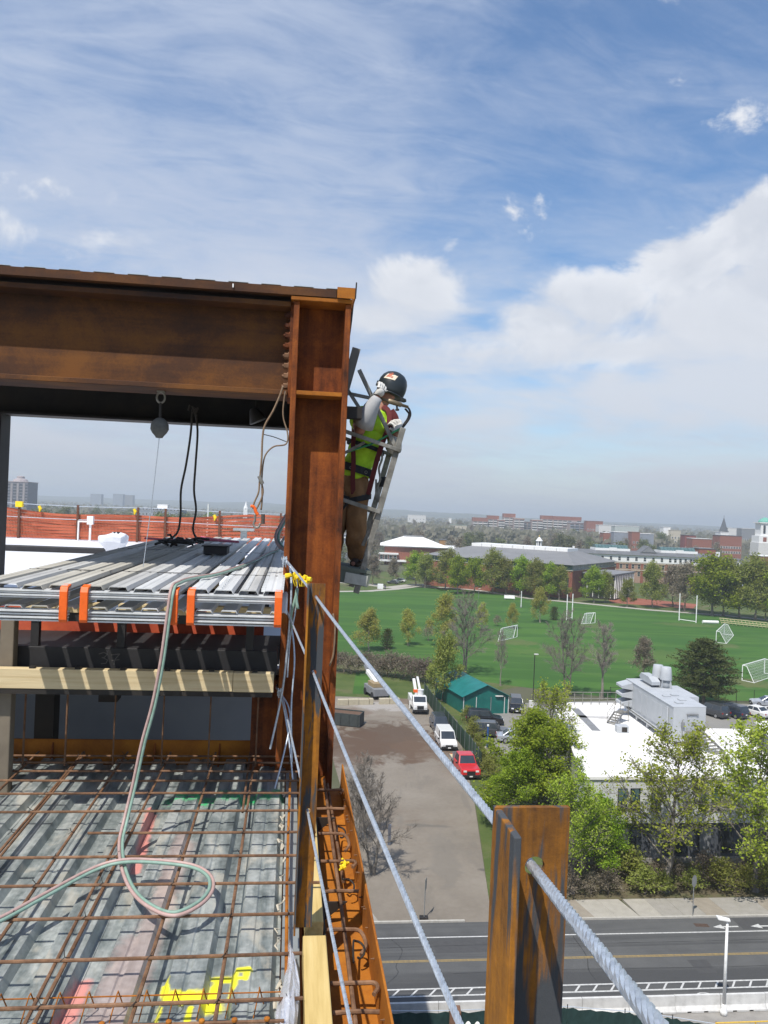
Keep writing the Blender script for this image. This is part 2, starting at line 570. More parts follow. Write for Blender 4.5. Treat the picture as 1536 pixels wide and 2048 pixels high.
LEAF = leafmat('spring_leaves', (0.13, 0.205, 0.014), (0.26, 0.37, 0.024), (0.40, 0.50, 0.05))
LEAF_FRESH = leafmat('fresh_thin_leaves', (0.20, 0.27, 0.024), (0.36, 0.46, 0.045), (0.50, 0.58, 0.09))
LEAF_YEL = leafmat('yellow_green_buds', (0.30, 0.315, 0.060), (0.42, 0.43, 0.095), (0.52, 0.51, 0.15))
LEAF_DULL = leafmat('dull_green_leaves', (0.17, 0.20, 0.038), (0.27, 0.30, 0.062), (0.37, 0.38, 0.11))
LEAF_PINE = leafmat('pine_needles', (0.045, 0.068, 0.020), (0.095, 0.122, 0.034), (0.16, 0.18, 0.055))
LEAF_BROWN = leafmat('brown_buds', (0.19, 0.16, 0.115), (0.27, 0.23, 0.17), (0.35, 0.30, 0.225))
LEAF_FAR = leafmat('far_leaves', (0.11, 0.13, 0.055), (0.17, 0.19, 0.08), (0.24, 0.25, 0.12), 0.05)


def ground_mat(name, cols, scale, spots=None, rough=0.95, second=None, bump=0.3, wear=None):
    m, t, b = newmat(name)
    co = t.n('ShaderNodeTexCoord').outputs['Object']
    n1 = t.noise(co, scale, 7, 0.62, 0.2)
    n2 = t.noise(co, scale * 22, 4, 0.6)
    f = t.math('ADD', t.math('MULTIPLY', n1, 0.8), t.math('MULTIPLY', n2, 0.2))
    n = len(cols)
    c = t.ramp(f, [(0.30 + 0.4 * i / max(1, n - 1), q) for i, q in enumerate(cols)])
    if second:                                   # (colour, scale, low, high, amount, stretch)
        q, s2, lo, hi, am, st = second
        c = t.mix(t.rng(t.noise(t.vm('MULTIPLY', co, st), s2, 6, 0.6, 0.6), lo, hi, 0, am), c, q)
    if wear:
        q, s2, lo, hi, am, st = wear
        c = t.mix(t.rng(t.noise(t.vm('ADD', t.vm('MULTIPLY', co, st), (3.1, 8.2, 0)), s2, 5, 0.6, 0.3), lo, hi, 0, am), c, q)
    t.put(b.inputs['Base Color'], c)
    b.inputs['Roughness'].default_value = rough
    b.inputs['Specular IOR Level'].default_value = 0.2
    if bump:
        bn = t.n('ShaderNodeBump')
        bn.inputs['Strength'].default_value = bump
        bn.inputs['Distance'].default_value = 0.05
        t.put(bn.inputs['Height'], n2)
        t.put(b.inputs['Normal'], bn.outputs[0])
    return m


GRASS_FIELD = ground_mat('mown_turf', [(0.040, 0.105, 0.018), (0.053, 0.128, 0.021), (0.070, 0.148, 0.028)], 0.05, second=((0.085, 0.14, 0.036), 0.02, 0.5, 0.7, 0.7, (1, 1, 1)), wear=((0.034, 0.092, 0.017), 0.16, 0.45, 0.53, 0.7, (0.12, 1, 1)))
GRASS_ROUGH = ground_mat('rough_grass', [(0.045, 0.075, 0.018), (0.075, 0.105, 0.028), (0.12, 0.13, 0.05)], 0.25, second=((0.14, 0.12, 0.07), 0.12, 0.52, 0.65, 0.7, (1, 1, 1)))
LAND = ground_mat('town_ground', [(0.05, 0.065, 0.03), (0.085, 0.09, 0.05), (0.12, 0.11, 0.08)], 0.01)
DIRT = ground_mat('dirt_and_old_paving', [(0.160, 0.138, 0.112), (0.208, 0.182, 0.150), (0.255, 0.228, 0.193)], 0.12, second=((0.12, 0.075, 0.048), 0.075, 0.52, 0.66, 0.8, (0.55, 1, 1)), wear=((0.155, 0.14, 0.12), 0.5, 0.55, 0.66, 0.5, (1, 0.25, 1)))
def stain(mat, spots, org):
    """spilled soil, sand, oil and plain grey patches with a shape of their own on the yard; (point, half width, half depth, colour, amount)"""
    t = NT(mat.node_tree)
    b = mat.node_tree.nodes['Principled BSDF']
    c = b.inputs['Base Color'].links[0].from_socket
    co = t.n('ShaderNodeTexCoord').outputs['Object']
    nz = t.noise(co, 0.45, 6, 0.65, 0.8)
    for p, wx, wy, col, am in spots:
        v = t.vm('MULTIPLY', t.vm('SUBTRACT', co, (p[0] - org[0], p[1] - org[1], 0)), (1 / wx, 1 / wy, 0))
        r = t.math('ADD', t.vm('LENGTH', v, out=1), t.math('MULTIPLY', t.math('SUBTRACT', nz, 0.5), 2.2))
        c = t.mix(t.rng(r, 1.05, 0.55, 0, am), c, col)
    t.put(b.inputs['Base Color'], c)


ASPHALT = ground_mat('worn_asphalt', [(0.078, 0.078, 0.078), (0.097, 0.098, 0.098), (0.116, 0.116, 0.114)], 0.4, second=((0.056, 0.057, 0.059), 0.45, 0.45, 0.6, 0.8, (0.03, 1, 1)), wear=((0.115, 0.115, 0.11), 0.8, 0.58, 0.7, 0.6, (0.05, 1, 1)), rough=0.85)
LOT = ground_mat('car_park_asphalt', [(0.20, 0.195, 0.18), (0.25, 0.24, 0.22)], 0.3)
PATHM = ground_mat('path_paving', [(0.33, 0.31, 0.28), (0.42, 0.40, 0.36)], 0.2)
MULCH = ground_mat('shrub_bed', [(0.07, 0.06, 0.035), (0.12, 0.10, 0.06), (0.09, 0.11, 0.04)], 1.0)

# ================================================================== STEEL FRAME
rng = random.Random(5)


def i_beam(t, ax, c, half, z0, z1, lo, hi, tf, tw, mat, bev=0.004):
    """rolled section along 'a' or 'b'; c = centre across, half = half flange width"""
    def bx(l0, l1, c0, c1, za, zb):
        m = MB()
        if ax == 'a':
            m.box(l0, l1, c0, c1, za, zb)
        else:
            m.box(c0, c1, l0, l1, za, zb)
        return m
    put('flange', bx(lo, hi, c - half, c + half, z0, z0 + tf), mat, t, bevel=bev)
    put('flange', bx(lo, hi, c - half, c + half, z1 - tf, z1), mat, t, bevel=bev)
    put('web', bx(lo, hi, c - tw / 2, c + tw / 2, z0 + tf, z1 - tf), mat, t)


def bolt(mb, p, ax, r=0.018, ln=0.035):
    p = Vector(p); ax = Vector(ax)
    mb.tube([p, p + ax * ln], r, 6)
    mb.tube([p + ax * ln, p + ax * (ln + 0.014)], r * 0.5, 8)


# ---- corner column
t = bthing('steel_column', 'rusty wide flange corner column with plates between its flanges', 'column', (0.18, 6.99, -26))
put('flange', MB().box(-0.06, -0.012, 6.74, 7.24, -26, 1.735), RUST, t, bevel=0.006)
put('flange', MB().box(0.372, 0.42, 6.74, 7.24, -26, 1.735), RUST, t, bevel=0.006)
put('web', MB().box(-0.012, 0.372, 6.975, 7.005, -26, 1.735), RUST, t)
for z in (0.955, -2.35):
    put('stiffener_plate', MB().box(-0.0115, 0.3715, 6.745, 6.9745, z, z + 0.035), RUST_BRIGHT, t, bevel=0.003)
    put('stiffener_plate', MB().box(-0.0115, 0.3715, 7.0055, 7.235, z, z + 0.035), RUST, t, bevel=0.003)
put('cap_plate', MB().box(-0.085, 0.425, 6.72, 7.25, 1.738, 1.772), RUST_BRIGHT, t, bevel=0.004)
m = MB().box(0.4205, 0.56, 6.9, 7.02, 0.80, 0.90)
put('bracket', m, DARKSTEEL, t)

# ---- main beam
t = bthing('steel_beam', 'deep rusty girder bolted to the corner column, sunlit along its foot', 'beam', (-3.3, 6.99, 0.95))
i_beam(t, 'a', 6.99, 0.215, 0.95, 1.735, -6.6, -0.087, 0.042, 0.022, RUST_BEAM)
put('end_plate', MB().box(-0.086, -0.0605, 6.80, 7.18, 0.93, 1.737), RUST, t)
for i in range(8):
    z = 1.03 + i * 0.086
    for b in (6.845,):
        m = MB(); m.tube([(-0.0865, b, z), (-0.094, b, z)], 0.036, 10); bolt(m, (-0.0945, b, z), (-1, 0, 0), 0.028, 0.03)
        put('bolt', m, RUST if i > 3 else REBAR, t)
tw = bthing('steel_column', 'far rusty column at the outer end of the deep girder', 'column', (-6.8, 6.99, -26))
i_b = MB()
for a0, a1 in ((-7.05, -7.0), (-6.65, -6.6)):
    put('flange', MB().box(a0, a1 - 0.001, 6.74, 7.24, -26, 1.9), RUST, tw)
put('web', MB().box(-7.0, -6.651, 6.975, 7.005, -26, 1.9), RUST, tw)

# ---- rear beam and its columns, side beam
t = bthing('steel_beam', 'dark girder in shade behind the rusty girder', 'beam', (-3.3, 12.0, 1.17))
i_beam(t, 'a', 12.0, 0.18, 1.17, 1.735, -6.6, -0.03, 0.035, 0.02, DARKSTEEL)  # near-black colour carries the shade under the deck above
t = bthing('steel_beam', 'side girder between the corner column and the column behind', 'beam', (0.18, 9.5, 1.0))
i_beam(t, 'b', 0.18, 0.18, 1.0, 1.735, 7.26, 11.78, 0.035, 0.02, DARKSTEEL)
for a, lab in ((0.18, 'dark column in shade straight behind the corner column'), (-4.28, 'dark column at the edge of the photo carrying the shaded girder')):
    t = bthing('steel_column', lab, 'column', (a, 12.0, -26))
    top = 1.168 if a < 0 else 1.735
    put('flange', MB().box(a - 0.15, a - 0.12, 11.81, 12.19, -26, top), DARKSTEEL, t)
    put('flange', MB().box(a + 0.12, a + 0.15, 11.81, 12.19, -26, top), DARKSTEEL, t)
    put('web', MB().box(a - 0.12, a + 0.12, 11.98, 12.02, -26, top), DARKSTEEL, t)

# ---- roof deck over the girders
t = bthing('metal_roof_deck', 'ribbed metal deck lying on top of the girders behind a brown edge strip', 'metal deck', (-3.1, 9.5, 1.74))
pit = 0.27
i = 0
a = -6.6
while a < 0.2:
    z0, z1, th = 1.80, 1.86, 0.004
    top = [(a, z0), (a + 0.03, z0), (a + 0.055, z1), (a + 0.215, z1), (a + 0.24, z0), (a + pit - 0.002, z0)]
    poly = top + [(u, v - th) for u, v in reversed(top)]
    put('deck_rib', MB().prism(poly, 6.735, 12.18, lambda u, v, d: (u, d, v)), GALV_DULL, t)
    a += pit
m = MB()
m.prism([(6.715, 1.778), (6.715, 1.845), (6.72, 1.845), (6.72, 1.783), (6.80, 1.783), (6.80, 1.778)], -6.6, 0.29, lambda u, v, d: (d, u, v))
put('edge_strip', m, RUST_BEAM, t)
m = MB()
m.box(0.295, 0.45, 6.70, 6.712, 1.775, 1.865)
m.box(0.438, 0.45, 6.7125, 12.2, 1.775, 1.865)
put('corner_strip', m, RUST_BRIGHT, t)
put('upright_rod', MB().tube([(0.448, 6.69, 1.775), (0.452, 6.69, 1.91)], 0.006, 6), DARKSTEEL, t)
put('clip', MB().box(-0.57, -0.56, 6.70, 6.714, 1.80, 1.83), WHITE, t)
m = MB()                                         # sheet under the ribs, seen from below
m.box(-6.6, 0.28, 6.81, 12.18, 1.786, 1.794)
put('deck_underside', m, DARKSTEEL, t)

# ---- lower structure of the building
for k, z in enumerate((-6.6, -11.0, -15.4, -19.8)):
    m = MB().box(-30, 0.46, -14, 30.2, z - 0.2, z)
    bput('floor', m, CONC, (-10, 8, z - 0.2), label='lower concrete floor of the unfinished building', kind='structure')
for a, b, lab in ((0.2, -6.0, 'rusty column under the deck edge behind the camera'), (0.2, 30.0, 'rusty column under the far roof edge')):
    t = bthing('steel_column', lab, 'column', (a, b, -26))
    put('flange', MB().box(a - 0.2, a - 0.16, b - 0.2, b + 0.2, -26, -2.7 if b < 0 else -1.7), RUST, t)
    put('flange', MB().box(a + 0.16, a + 0.2, b - 0.2, b + 0.2, -26, -2.7 if b < 0 else -1.7), RUST, t)
    put('web', MB().box(a - 0.16, a + 0.16, b - 0.015, b + 0.015, -26, -2.7 if b < 0 else -1.7), RUST, t)


# ---- fluted floor deck with spray-paint marks
def deck_material():
    m, t, b = newmat('floor_deck_sheet')
    co = t.n('ShaderNodeTexCoord').outputs['Object']
    x, y, z = t.sep(co)
    n1 = t.noise(t.vm('MULTIPLY', co, (2.6, 0.8, 1)), 3.2, 6, 0.62, 0.4)
    n2 = t.noise(co, 26, 5, 0.65)
    n3 = t.noise(t.vm('MULTIPLY', co, (5, 0.35, 1)), 2.2, 5, 0.6)
    f = t.math('ADD', t.math('MULTIPLY', n1, 0.5), t.math('ADD', t.math('MULTIPLY', n2, 0.15), t.math('MULTIPLY', n3, 0.4)))
    c = t.ramp(f, [(0.40, (0.12, 0.145, 0.148)), (0.50, (0.27, 0.305, 0.30)), (0.61, (0.50, 0.53, 0.51))])
    dust = t.rng(t.noise(t.vm('ADD', t.vm('MULTIPLY', co, (2.2, 0.9, 1)), (4, 1, 0)), 2.4, 6, 0.6, 0.5), 0.52, 0.66, 0, 0.6)
    c = t.mix(dust, c, (0.45, 0.415, 0.34))
    brk = t.noise(co, 14, 5, 0.7)

    def seg(p0, p1, w):
        p0, p1 = Vector((*p0, 0)), Vector((*p1, 0))
        ba = p1 - p0
        flat = t.vm('MULTIPLY', co, (1, 1, 0))
        pa = t.vm('SUBTRACT', flat, p0)
        h = t.math('DIVIDE', t.vm('DOT_PRODUCT', pa, ba, out=1), ba.dot(ba), clamp=True)
        sc = t.n('ShaderNodeVectorMath', operation='SCALE')
        sc.inputs[0].default_value = ba
        t.put(sc.inputs['Scale'], h)
        d = t.vm('LENGTH', t.vm('SUBTRACT', pa, sc.outputs[0]), out=1)
        return t.rng(t.math('ADD', d, t.math('MULTIPLY', t.math('SUBTRACT', brk, 0.5), w * 1.5)), w * 1.3, w * 0.45)

    def union(l):
        r = l[0]
        for q in l[1:]:
            r = t.math('MAXIMUM', r, q)
        return r
    pink = union([seg((-0.88, 3.0), (-0.875, 3.85), 0.042), seg((-0.86, 5.0), (-0.92, 5.9), 0.036)])
    pale = union([seg((-0.72, 3.2), (-0.70, 4.1), 0.09), seg((-0.66, 3.3), (-0.62, 5.4), 0.07)])
    yel = union([seg((-0.50, 3.80), (-0.47, 3.62), 0.020), seg((-0.45, 3.64), (-0.27, 3.64), 0.055), seg((-0.28, 3.66), (-0.265, 3.84), 0.028),
                 seg((-0.27, 3.85), (-0.205, 3.85), 0.030), seg((-0.185, 3.84), (-0.125, 3.845), 0.026), seg((-0.125, 3.84), (-0.13, 3.77), 0.018), seg((-0.18, 3.84), (-0.185, 3.70), 0.022), seg((-0.13, 3.775), (-0.175, 3.775), 0.016),
                 seg((-0.49, 3.56), (-0.50, 3.40), 0.018), seg((-0.355, 3.56), (-0.36, 3.40), 0.016)])
    grn = union([seg((-0.78, 6.15), (-0.05, 6.2), 0.11), seg((0.03, 3.42), (0.1, 3.40), 0.02), seg((-0.02, 3.2), (0.0, 3.25), 0.03)])
    grn = t.math('MULTIPLY', grn, t.rng(brk, 0.42, 0.55))
    c = t.mix(t.math('MULTIPLY', pale, 0.55), c, (0.58, 0.42, 0.38))
    c = t.mix(t.math('MULTIPLY', pink, 0.85), c, (0.66, 0.24, 0.20))
    c = t.mix(t.math('MULTIPLY', yel, 0.95), c, (0.86, 0.80, 0.02))
    c = t.mix(t.math('MULTIPLY', grn, 0.9), c, (0.02, 0.42, 0.13))
    t.put(b.inputs['Base Color'], c)
    paint = union([pink, yel, grn, dust])
    t.put(b.inputs['Metallic'], t.rng(paint, 0, 1, 0.45, 0.0, False))
    t.put(b.inputs['Roughness'], t.rng(n2, 0.3, 0.7, 0.42, 0.62))
    bn = t.n('ShaderNodeBump')
    bn.inputs['Strength'].default_value = 0.12
    bn.inputs['Distance'].default_value = 0.006
    t.put(bn.inputs['Height'], n2)
    t.put(b.inputs['Normal'], bn.outputs[0])
    return m


DECKM = deck_material()
t = bthing('metal_floor_deck', 'galvanised fluted floor deck with pink and yellow spray paint under the rebar mat', 'metal deck', (0, 0, -2.2))
pit = 0.305
k = 0
a_right = 0.03
while a_right > -4.2:
    top = []
    a0 = a_right - 3 * pit
    for j in range(3):
        u = a0 + j * pit
        top += [(u, -2.252), (u + 0.075, -2.252), (u + 0.098, -2.2)]
        top += [(u + 0.165, -2.2), (u + 0.173, -2.208), (u + 0.187, -2.208), (u + 0.195, -2.2)]
        top += [(u + 0.262, -2.2), (u + 0.285, -2.252)]
    top += [(a0 + 3 * pit - 0.003, -2.252)]
    dz = -0.0015 * (k % 2)
    poly = [(u, v + dz) for u, v in top] + [(u, v + dz - 0.003) for u, v in reversed(top)]
    put('deck_sheet', MB().prism(poly, -2.5, 7.05 - 0.01 * (k % 2), lambda u, v, d: (u, d, v)), DECKM, t)
    a_right -= 3 * pit
    k += 1
m = MB().box(0.034, 0.122, -2.5, 6.735, -2.30, -2.197)
put('edge_closure', m, GALV_DULL, t, bevel=0.003)
# torn bits of tape and grit left along the closure
m = MB()
for i in range(20):
    b = rng.uniform(3.0, 6.2)
    a = 0.028 + rng.uniform(-0.02, 0.006)
    w = rng.uniform(0.004, 0.010)
    m.tube([(a, b, -2.197), (a + rng.uniform(-.02, .02), b + rng.uniform(.01, .06), -2.185), (a + rng.uniform(-.01, .02), b + rng.uniform(.04, .10), -2.195)], [w * 0.6, w, w * 0.4], 5)
put('tape_scrap', m, STONE, t)['kind'] = 'stuff'

# ---- far edge angle of the floor deck, spandrel trough
t = bthing('edge_angle', 'rusty upstand angle closing the far end of the floor deck', 'steel angle', (-2, 7.1, -2.3))
put('upstand', MB().box(-5, -0.075, 7.10, 7.115, -2.30, -2.055), RUST_BRIGHT, t)
put('foot', MB().box(-5, -0.075, 6.93, 7.0995, -2.2855, -2.2775), RUST, t)
for a in (-3.1, -2.45, -1.95, -1.1, -0.55):
    m = MB().prism([(6.98, -2.27), (7.098, -2.27), (7.098, -2.08)], a - 0.006, a + 0.006, lambda u, v, d: (d, u, v))
    put('gusset', m, RUST, t)

t = bthing('edge_channel', 'orange rusty channel running along the building edge with rebar lying inside', 'steel channel', (0.38, 2.5, -2.37))
put('bottom_plate', MB().box(0.20, 0.50, -2.5, 6.738, -2.372, -2.36), RUST_BRIGHT, t)
put('outer_lip', MB().prism([(0.488, -2.359), (0.500, -2.359), (0.508, -2.135), (0.496, -2.135)], -2.5, 6.72, lambda u, v, d: (u, d, v)), RUST_BRIGHT, t, bevel=0.003)
put('inner_side', MB().box(0.252, 0.262, -2.5, 6.738, -2.3595, -2.215), DARKSTEEL, t)
for b in (1.2, 2.9, 4.55, 5.8):
    m = MB().prism([(0.2625, -2.23), (0.40, -2.23), (0.2625, -2.34)], b - 0.006, b + 0.006, lambda u, v, d: (u, d, v))
    put('gusset', m, DARKSTEEL, t)
m = MB()
for i in range(30):
    b = rng.uniform(2.9, 6.6)
    bolt(m, (0.497 - rng.uniform(0.0, 0.012), b, -2.34 + rng.uniform(0, .16)), (-1, 0, 0), 0.006, 0.004)
put('weld_stubs', m, REBAR, t)['kind'] = 'stuff'
t = bthing('spandrel_beam', 'rusty edge beam carrying the channel under the deck edge', 'beam', (0.35, 2.5, -3.0))
i_beam(t, 'b', 0.33, 0.15, -2.95, -2.374, -2.5, 6.73, 0.03, 0.016, RUST)

# ---- lumber along the edge
m = MB().box(0.135, 0.25, -2.4, 3.98, -2.25, -2.115)
bput('timber', m, WOODL, (0.19, 1.0, -2.25), bevel=0.006, label='pale square timber along the deck edge, in front of the guardrail post', cat='timber')
m = MB().box(0.15, 0.245, 4.15, 6.7, -2.25, -2.135)
bput('timber', m, WOODL, (0.19, 5.4, -2.25), bevel=0.006, label='pale timber along the deck edge behind the guardrail post', cat='timber')

# ---- rebar mat
t = bthing('rebar_mat', 'rusty wire-tied rebar grid laid over the fluted metal deck', 'rebar', (-1.0, 3.5, -2.17))
bs = [0.4, 0.8, 1.15, 1.5, 1.9, 2.3, 2.68, 3.06, 3.43, 3.78, 4.15, 4.51, 4.86, 5.21, 5.58, 5.92, 6.2, 6.42, 6.62, 6.80]
for i, b in enumerate(bs):
    zz = -2.098 + rng.uniform(-.003, .003)
    end = 0.128 if b < 4.3 else 0.235
    e2 = rng.uniform(-.02, .02)
    pts = [(-4.2, b + e2, zz), (-2.2, b + e2 * 0.3, zz - .006), (-0.9, b - e2 * 0.2, zz - .002), (end, b + rng.uniform(-.012, .012), zz)]
    if i == 13:
        pts[1] = (-1.15, b, zz); pts.pop(0); pts.insert(0, (-1.2, b, zz))
    put('rebar', MB().tube(smooth_path(pts, 3), 0.0085, 7), REBAR, t)
for a in (0.062, -0.23, -0.57, -0.95, -1.30, -1.66, -2.02, -2.4, -2.78, -3.2):
    dz = -2.117
    pts = [(a, 0.1, dz), (a + rng.uniform(-.01, .01), 2.4, dz), (a + rng.uniform(-.012, .012), 4.6, dz), (a + rng.uniform(-.02, .02), 6.95, dz)]
    put('rebar', MB().tube(smooth_path(pts, 3), 0.0095, 7), REBAR if a < 0.05 else RUST_BRIGHT, t)
# extra short laps
for a, b0, b1 in ((-0.985, 3.2, 5.5), (-1.62, 4.4, 6.9), (-0.26, 5.6, 6.95)):
    put('rebar', MB().tube([(a, b0, -2.115), (a - 0.02, b1, -2.115)], 0.0085, 7), REBAR, t)
m = MB()
for b in bs[7:]:
    for a in (0.062, -0.23, -0.57, -0.95, -1.30, -1.66):
        if rng.random() < 0.7:
            p = Vector((a, b, -2.092))
            m.tube([p + Vector((-.016, -.014, -.008)), p + Vector((0, 0, 0.004)), p + Vector((.016, .014, -.01))], 0.0024, 4)
            m.tube([p + Vector((0, 0, 0.003)), p + Vector((rng.uniform(-.02, .02), rng.uniform(-.02, .02), 0.03))], 0.002, 4)
put('tie_wire', m, DARKSTEEL, t)

# wire bar supports under the mat
for b, lab in ((3.52, 'thin wire bar support under the second rebar from the photo edge'), (3.27, 'tall orange-tipped bar support at the bottom edge of the photo')):
    t = bthing('bar_support', lab, 'bar support', (-1, b, -2.2))
    tall = b < 3.4
    h = 0.10 if not tall else 0.115
    for db in (-0.03, 0.03) if not tall else (0.0, 0.001):
        put('rail_wire', MB().tube([(-2.2, b + db, -2.2 + h - (0.035 if db else 0)), (0.05, b + db, -2.2 + h - (0.035 if db else 0))], 0.0035 if not tall else 0.008, 6), RUST_BRIGHT if not tall else REBAR, t)
    a = -2.1
    while a < 0.0:
        m = MB().tube([(a - .02, b - .05, -2.197), (a, b - .01, -2.2 + h), (a, b + .01, -2.2 + h), (a + .02, b + .05, -2.197)], 0.003 if not tall else 0.0065, 5)
        put('wire_leg', m, RUST_BRIGHT if not tall else DARKSTEEL, t)
        if tall and rng.random() < 0.75:
            put('plastic_tip', MB().lathe([(0.004, 0), (0.016, 0.003), (0.016, 0.014), (0.006, 0.020)], 10, Matrix.Translation((a, b, -2.2 + h + 0.004)) @ Matrix.Scale(.75, 4)), RUST_BRIGHT, t)
        a += 0.12 if not tall else 0.13

# ---- rebar inside the edge channel
t = bthing('edge_rebar', 'bent rebar hooks and a long bar lying in the orange edge channel', 'rebar', (0.36, 4.5, -2.36))
put('rebar', MB().tube(smooth_path([(0.355, 2.2, -2.22), (0.362, 4.0, -2.225), (0.352, 5.4, -2.22), (0.345, 6.6, -2.225)], 4), 0.011, 7), REBAR, t)
put('rebar', MB().tube(smooth_path([(0.40, 4.9, -2.28), (0.39, 5.6, -2.27), (0.375, 6.6, -2.26)], 4), 0.010, 7), REBAR, t)
for i, b in enumerate((2.4, 2.75, 3.12, 3.5, 3.72, 4.2, 4.62, 5.02, 5.45, 5.9, 6.3)):
    z = -2.205
    if i % 3 == 2:
        pts = [(0.263, b, z), (0.38, b, z), (0.445, b, z - .012), (0.47, b - .06, z - .05), (0.44, b - .12, z - .07)]
    elif i % 3 == 1:
        pts = [(0.263, b, z), (0.40, b, z), (0.465, b - .02, z + .01), (0.478, b - .07, z + .015), (0.455, b - .11, z + .01)]
    else:
        pts = [(0.263, b, z), (0.36, b + .008, z), (0.47, b, z)]
    put('rebar', MB().tube(smooth_path(pts, 4), 0.0105, 7), REBAR, t)
for b, s in ((5.55, 1), (4.75, -1), (4.05, 1), (3.35, 1)):
    pts = [(0.42, b, -2.27)] + [(0.43 + 0.03 * math.cos(q), b + 0.05 + 0.045 * math.sin(q), -2.26 + 0.012 * q) for q in (-1.5, -.6, .3, 1.2, 2.1, 3.0)] + [(0.39, b - 0.1 * s, -2.24)]
    put('hook', MB().tube(smooth_path(pts, 3), 0.006, 6), DARKSTEEL, t)
m = MB()
for k in range(9):
    p = Vector((0.405 + rng.uniform(-.02, .02), 4.98 + rng.uniform(-.05, .05), -2.215))
    m.tube([p, p + Vector((rng.uniform(-.03, .03), rng.uniform(-.05, .05), rng.uniform(0, .025)))], [0.012, 0.006], 5)
bput('flagging_tape', m, YELLOW, (0.405, 4.98, -2.23), label='yellow tape knotted to the rebar in the edge channel', cat='tape')

# ---- guardrail posts: steel angles with holes
def holed_plate(mb, u0, u1, z0, z1, holes, th, f):
    n = 20
    zs = z0
    for (uc, zc, r) in sorted(holes, key=lambda q: q[1]):
        s = max(uc - u0, u1 - uc)
        za, zb = zc - s, zc + s
        if za > zs:
            for d0, in ((0,),):
                mb.prism([(u0, zs), (u1, zs), (u1, za), (u0, za)], 0, th, f)
        ang = sorted([2 * math.pi * k / n for k in range(n)] + [math.atan2(q - zc, p - uc) % (2 * math.pi) for p in (u0, u1) for q in (za, zb)])
        ring_i, ring_o = [], []
        for a in ang:
            c, si = math.cos(a), math.sin(a)
            ring_i.append((uc + r * c, zc + r * si))
            k = min([x for x in (((u1 - uc) / c) if c > 1e-6 else 9, ((u0 - uc) / c) if c < -1e-6 else 9, ((zb - zc) / si) if si > 1e-6 else 9, ((za - zc) / si) if si < -1e-6 else 9)])
            ring_o.append((uc + k * c, zc + k * si))
        q = len(ang)
        vs = [f(u, v, d) for d in (0, th) for ring in (ring_i, ring_o) for u, v in ring]
        fs = []
        for k in range(q):
            k2 = (k + 1) % q
            fs.append((k, k2, q + k2, q + k))
            fs.append((2 * q + k, 3 * q + k, 3 * q + k2, 2 * q + k2))
            fs.append((k, 2 * q + k, 2 * q + k2, k2))
            fs.append((q + k, q + k2, 3 * q + k2, 3 * q + k))
        mb.add(vs, fs)
        zs = zb
    mb.prism([(u0, zs), (u1, zs), (u1, z1), (u0, z1)], 0, th, f)


HOLES = (-0.445, -0.825, -1.525)
def guard_post(label, a, b, zt, w, th):
    t = bthing('guardrail_post', label, 'guardrail post', (a, b, -2.2))
    m = MB()
    holed_plate(m, a, a + w, -2.113 if b > 2 else -2.36, zt, [(a + w * 0.56, z, 0.0132) for z in HOLES], th, lambda u, v, d: (u, b - d, v))
    put('face_leg', m, RUST_POST, t)
    m = MB().box(a, a + th * 1.05, b - w, b - th - 0.0004, -2.113 if b > 2 else -2.36, zt - 0.0008)
    put('side_leg', m, RUST_POST, t, bevel=0.0015)
    return t


guard_post('near rusty angle post with a cable through its round hole', 0.270, 1.0, -0.3695, 0.099, 0.0085)
guard_post('second rusty angle post standing on the timber beside the deck', 0.088, 4.06, -0.375, 0.092, 0.009)


# ---- guard cables
def rope(path, r, pitch, lay=6, sides=6, step=8):
    p = [Vector(q) for q in path]
    seg = [(p[i + 1] - p[i]).length for i in range(len(p) - 1)]
    tot = sum(seg)
    n = max(4, int(tot / pitch * step))
    m = MB()
    pts, frames = [], []
    i, acc, ref = 0, 0.0, Vector((0, 0, 1))
    for k in range(n + 1):
        s = tot * k / n
        while i < len(seg) - 1 and s > acc + seg[i]:
            acc += seg[i]; i += 1
        q = p[i].lerp(p[i + 1], min(1, (s - acc) / max(seg[i], 1e-9)))
        d = (p[i + 1] - p[i]).normalized()
        x = (ref - d * ref.dot(d))
        if x.length < 1e-3: x = d.orthogonal()
        x.normalize(); ref = x
        pts.append(q); frames.append((x, d.cross(x)))
    for j in range(lay):
        path = []
        for k, q in enumerate(pts):
            a = 2 * math.pi * (j / lay + k / step)
            path.append(q + (frames[k][0] * math.cos(a) + frames[k][1] * math.sin(a)) * r * 0.6)
        m.tube(path, r * 0.43, sides, cap=False)
    return m


def clamp_knots(m, p, n=3):
    p = Vector(p)
    for k in range(n):
        q = p + Vector((rng.uniform(-.006, .006), -0.02 + 0.03 * k, -0.022 * k))
        m.tube([q + Vector((-.016, 0, -.008)), q + Vector((.016, 0, .006))], 0.013, 6)
        m.tube([q + Vector((-.010, -.006, .02)), q + Vector((-.010, -.006, -.03))], 0.006, 6)
        m.tube([q + Vector((.010, -.006, .02)), q + Vector((.010, -.006, -.03))], 0.006, 6)


def sag(p, q, n, s):
    p, q = Vector(p), Vector(q)
    return [p.lerp(q, k / n) - Vector((0, 0, s * 4 * (k / n) * (1 - k / n))) for k in range(n + 1)]


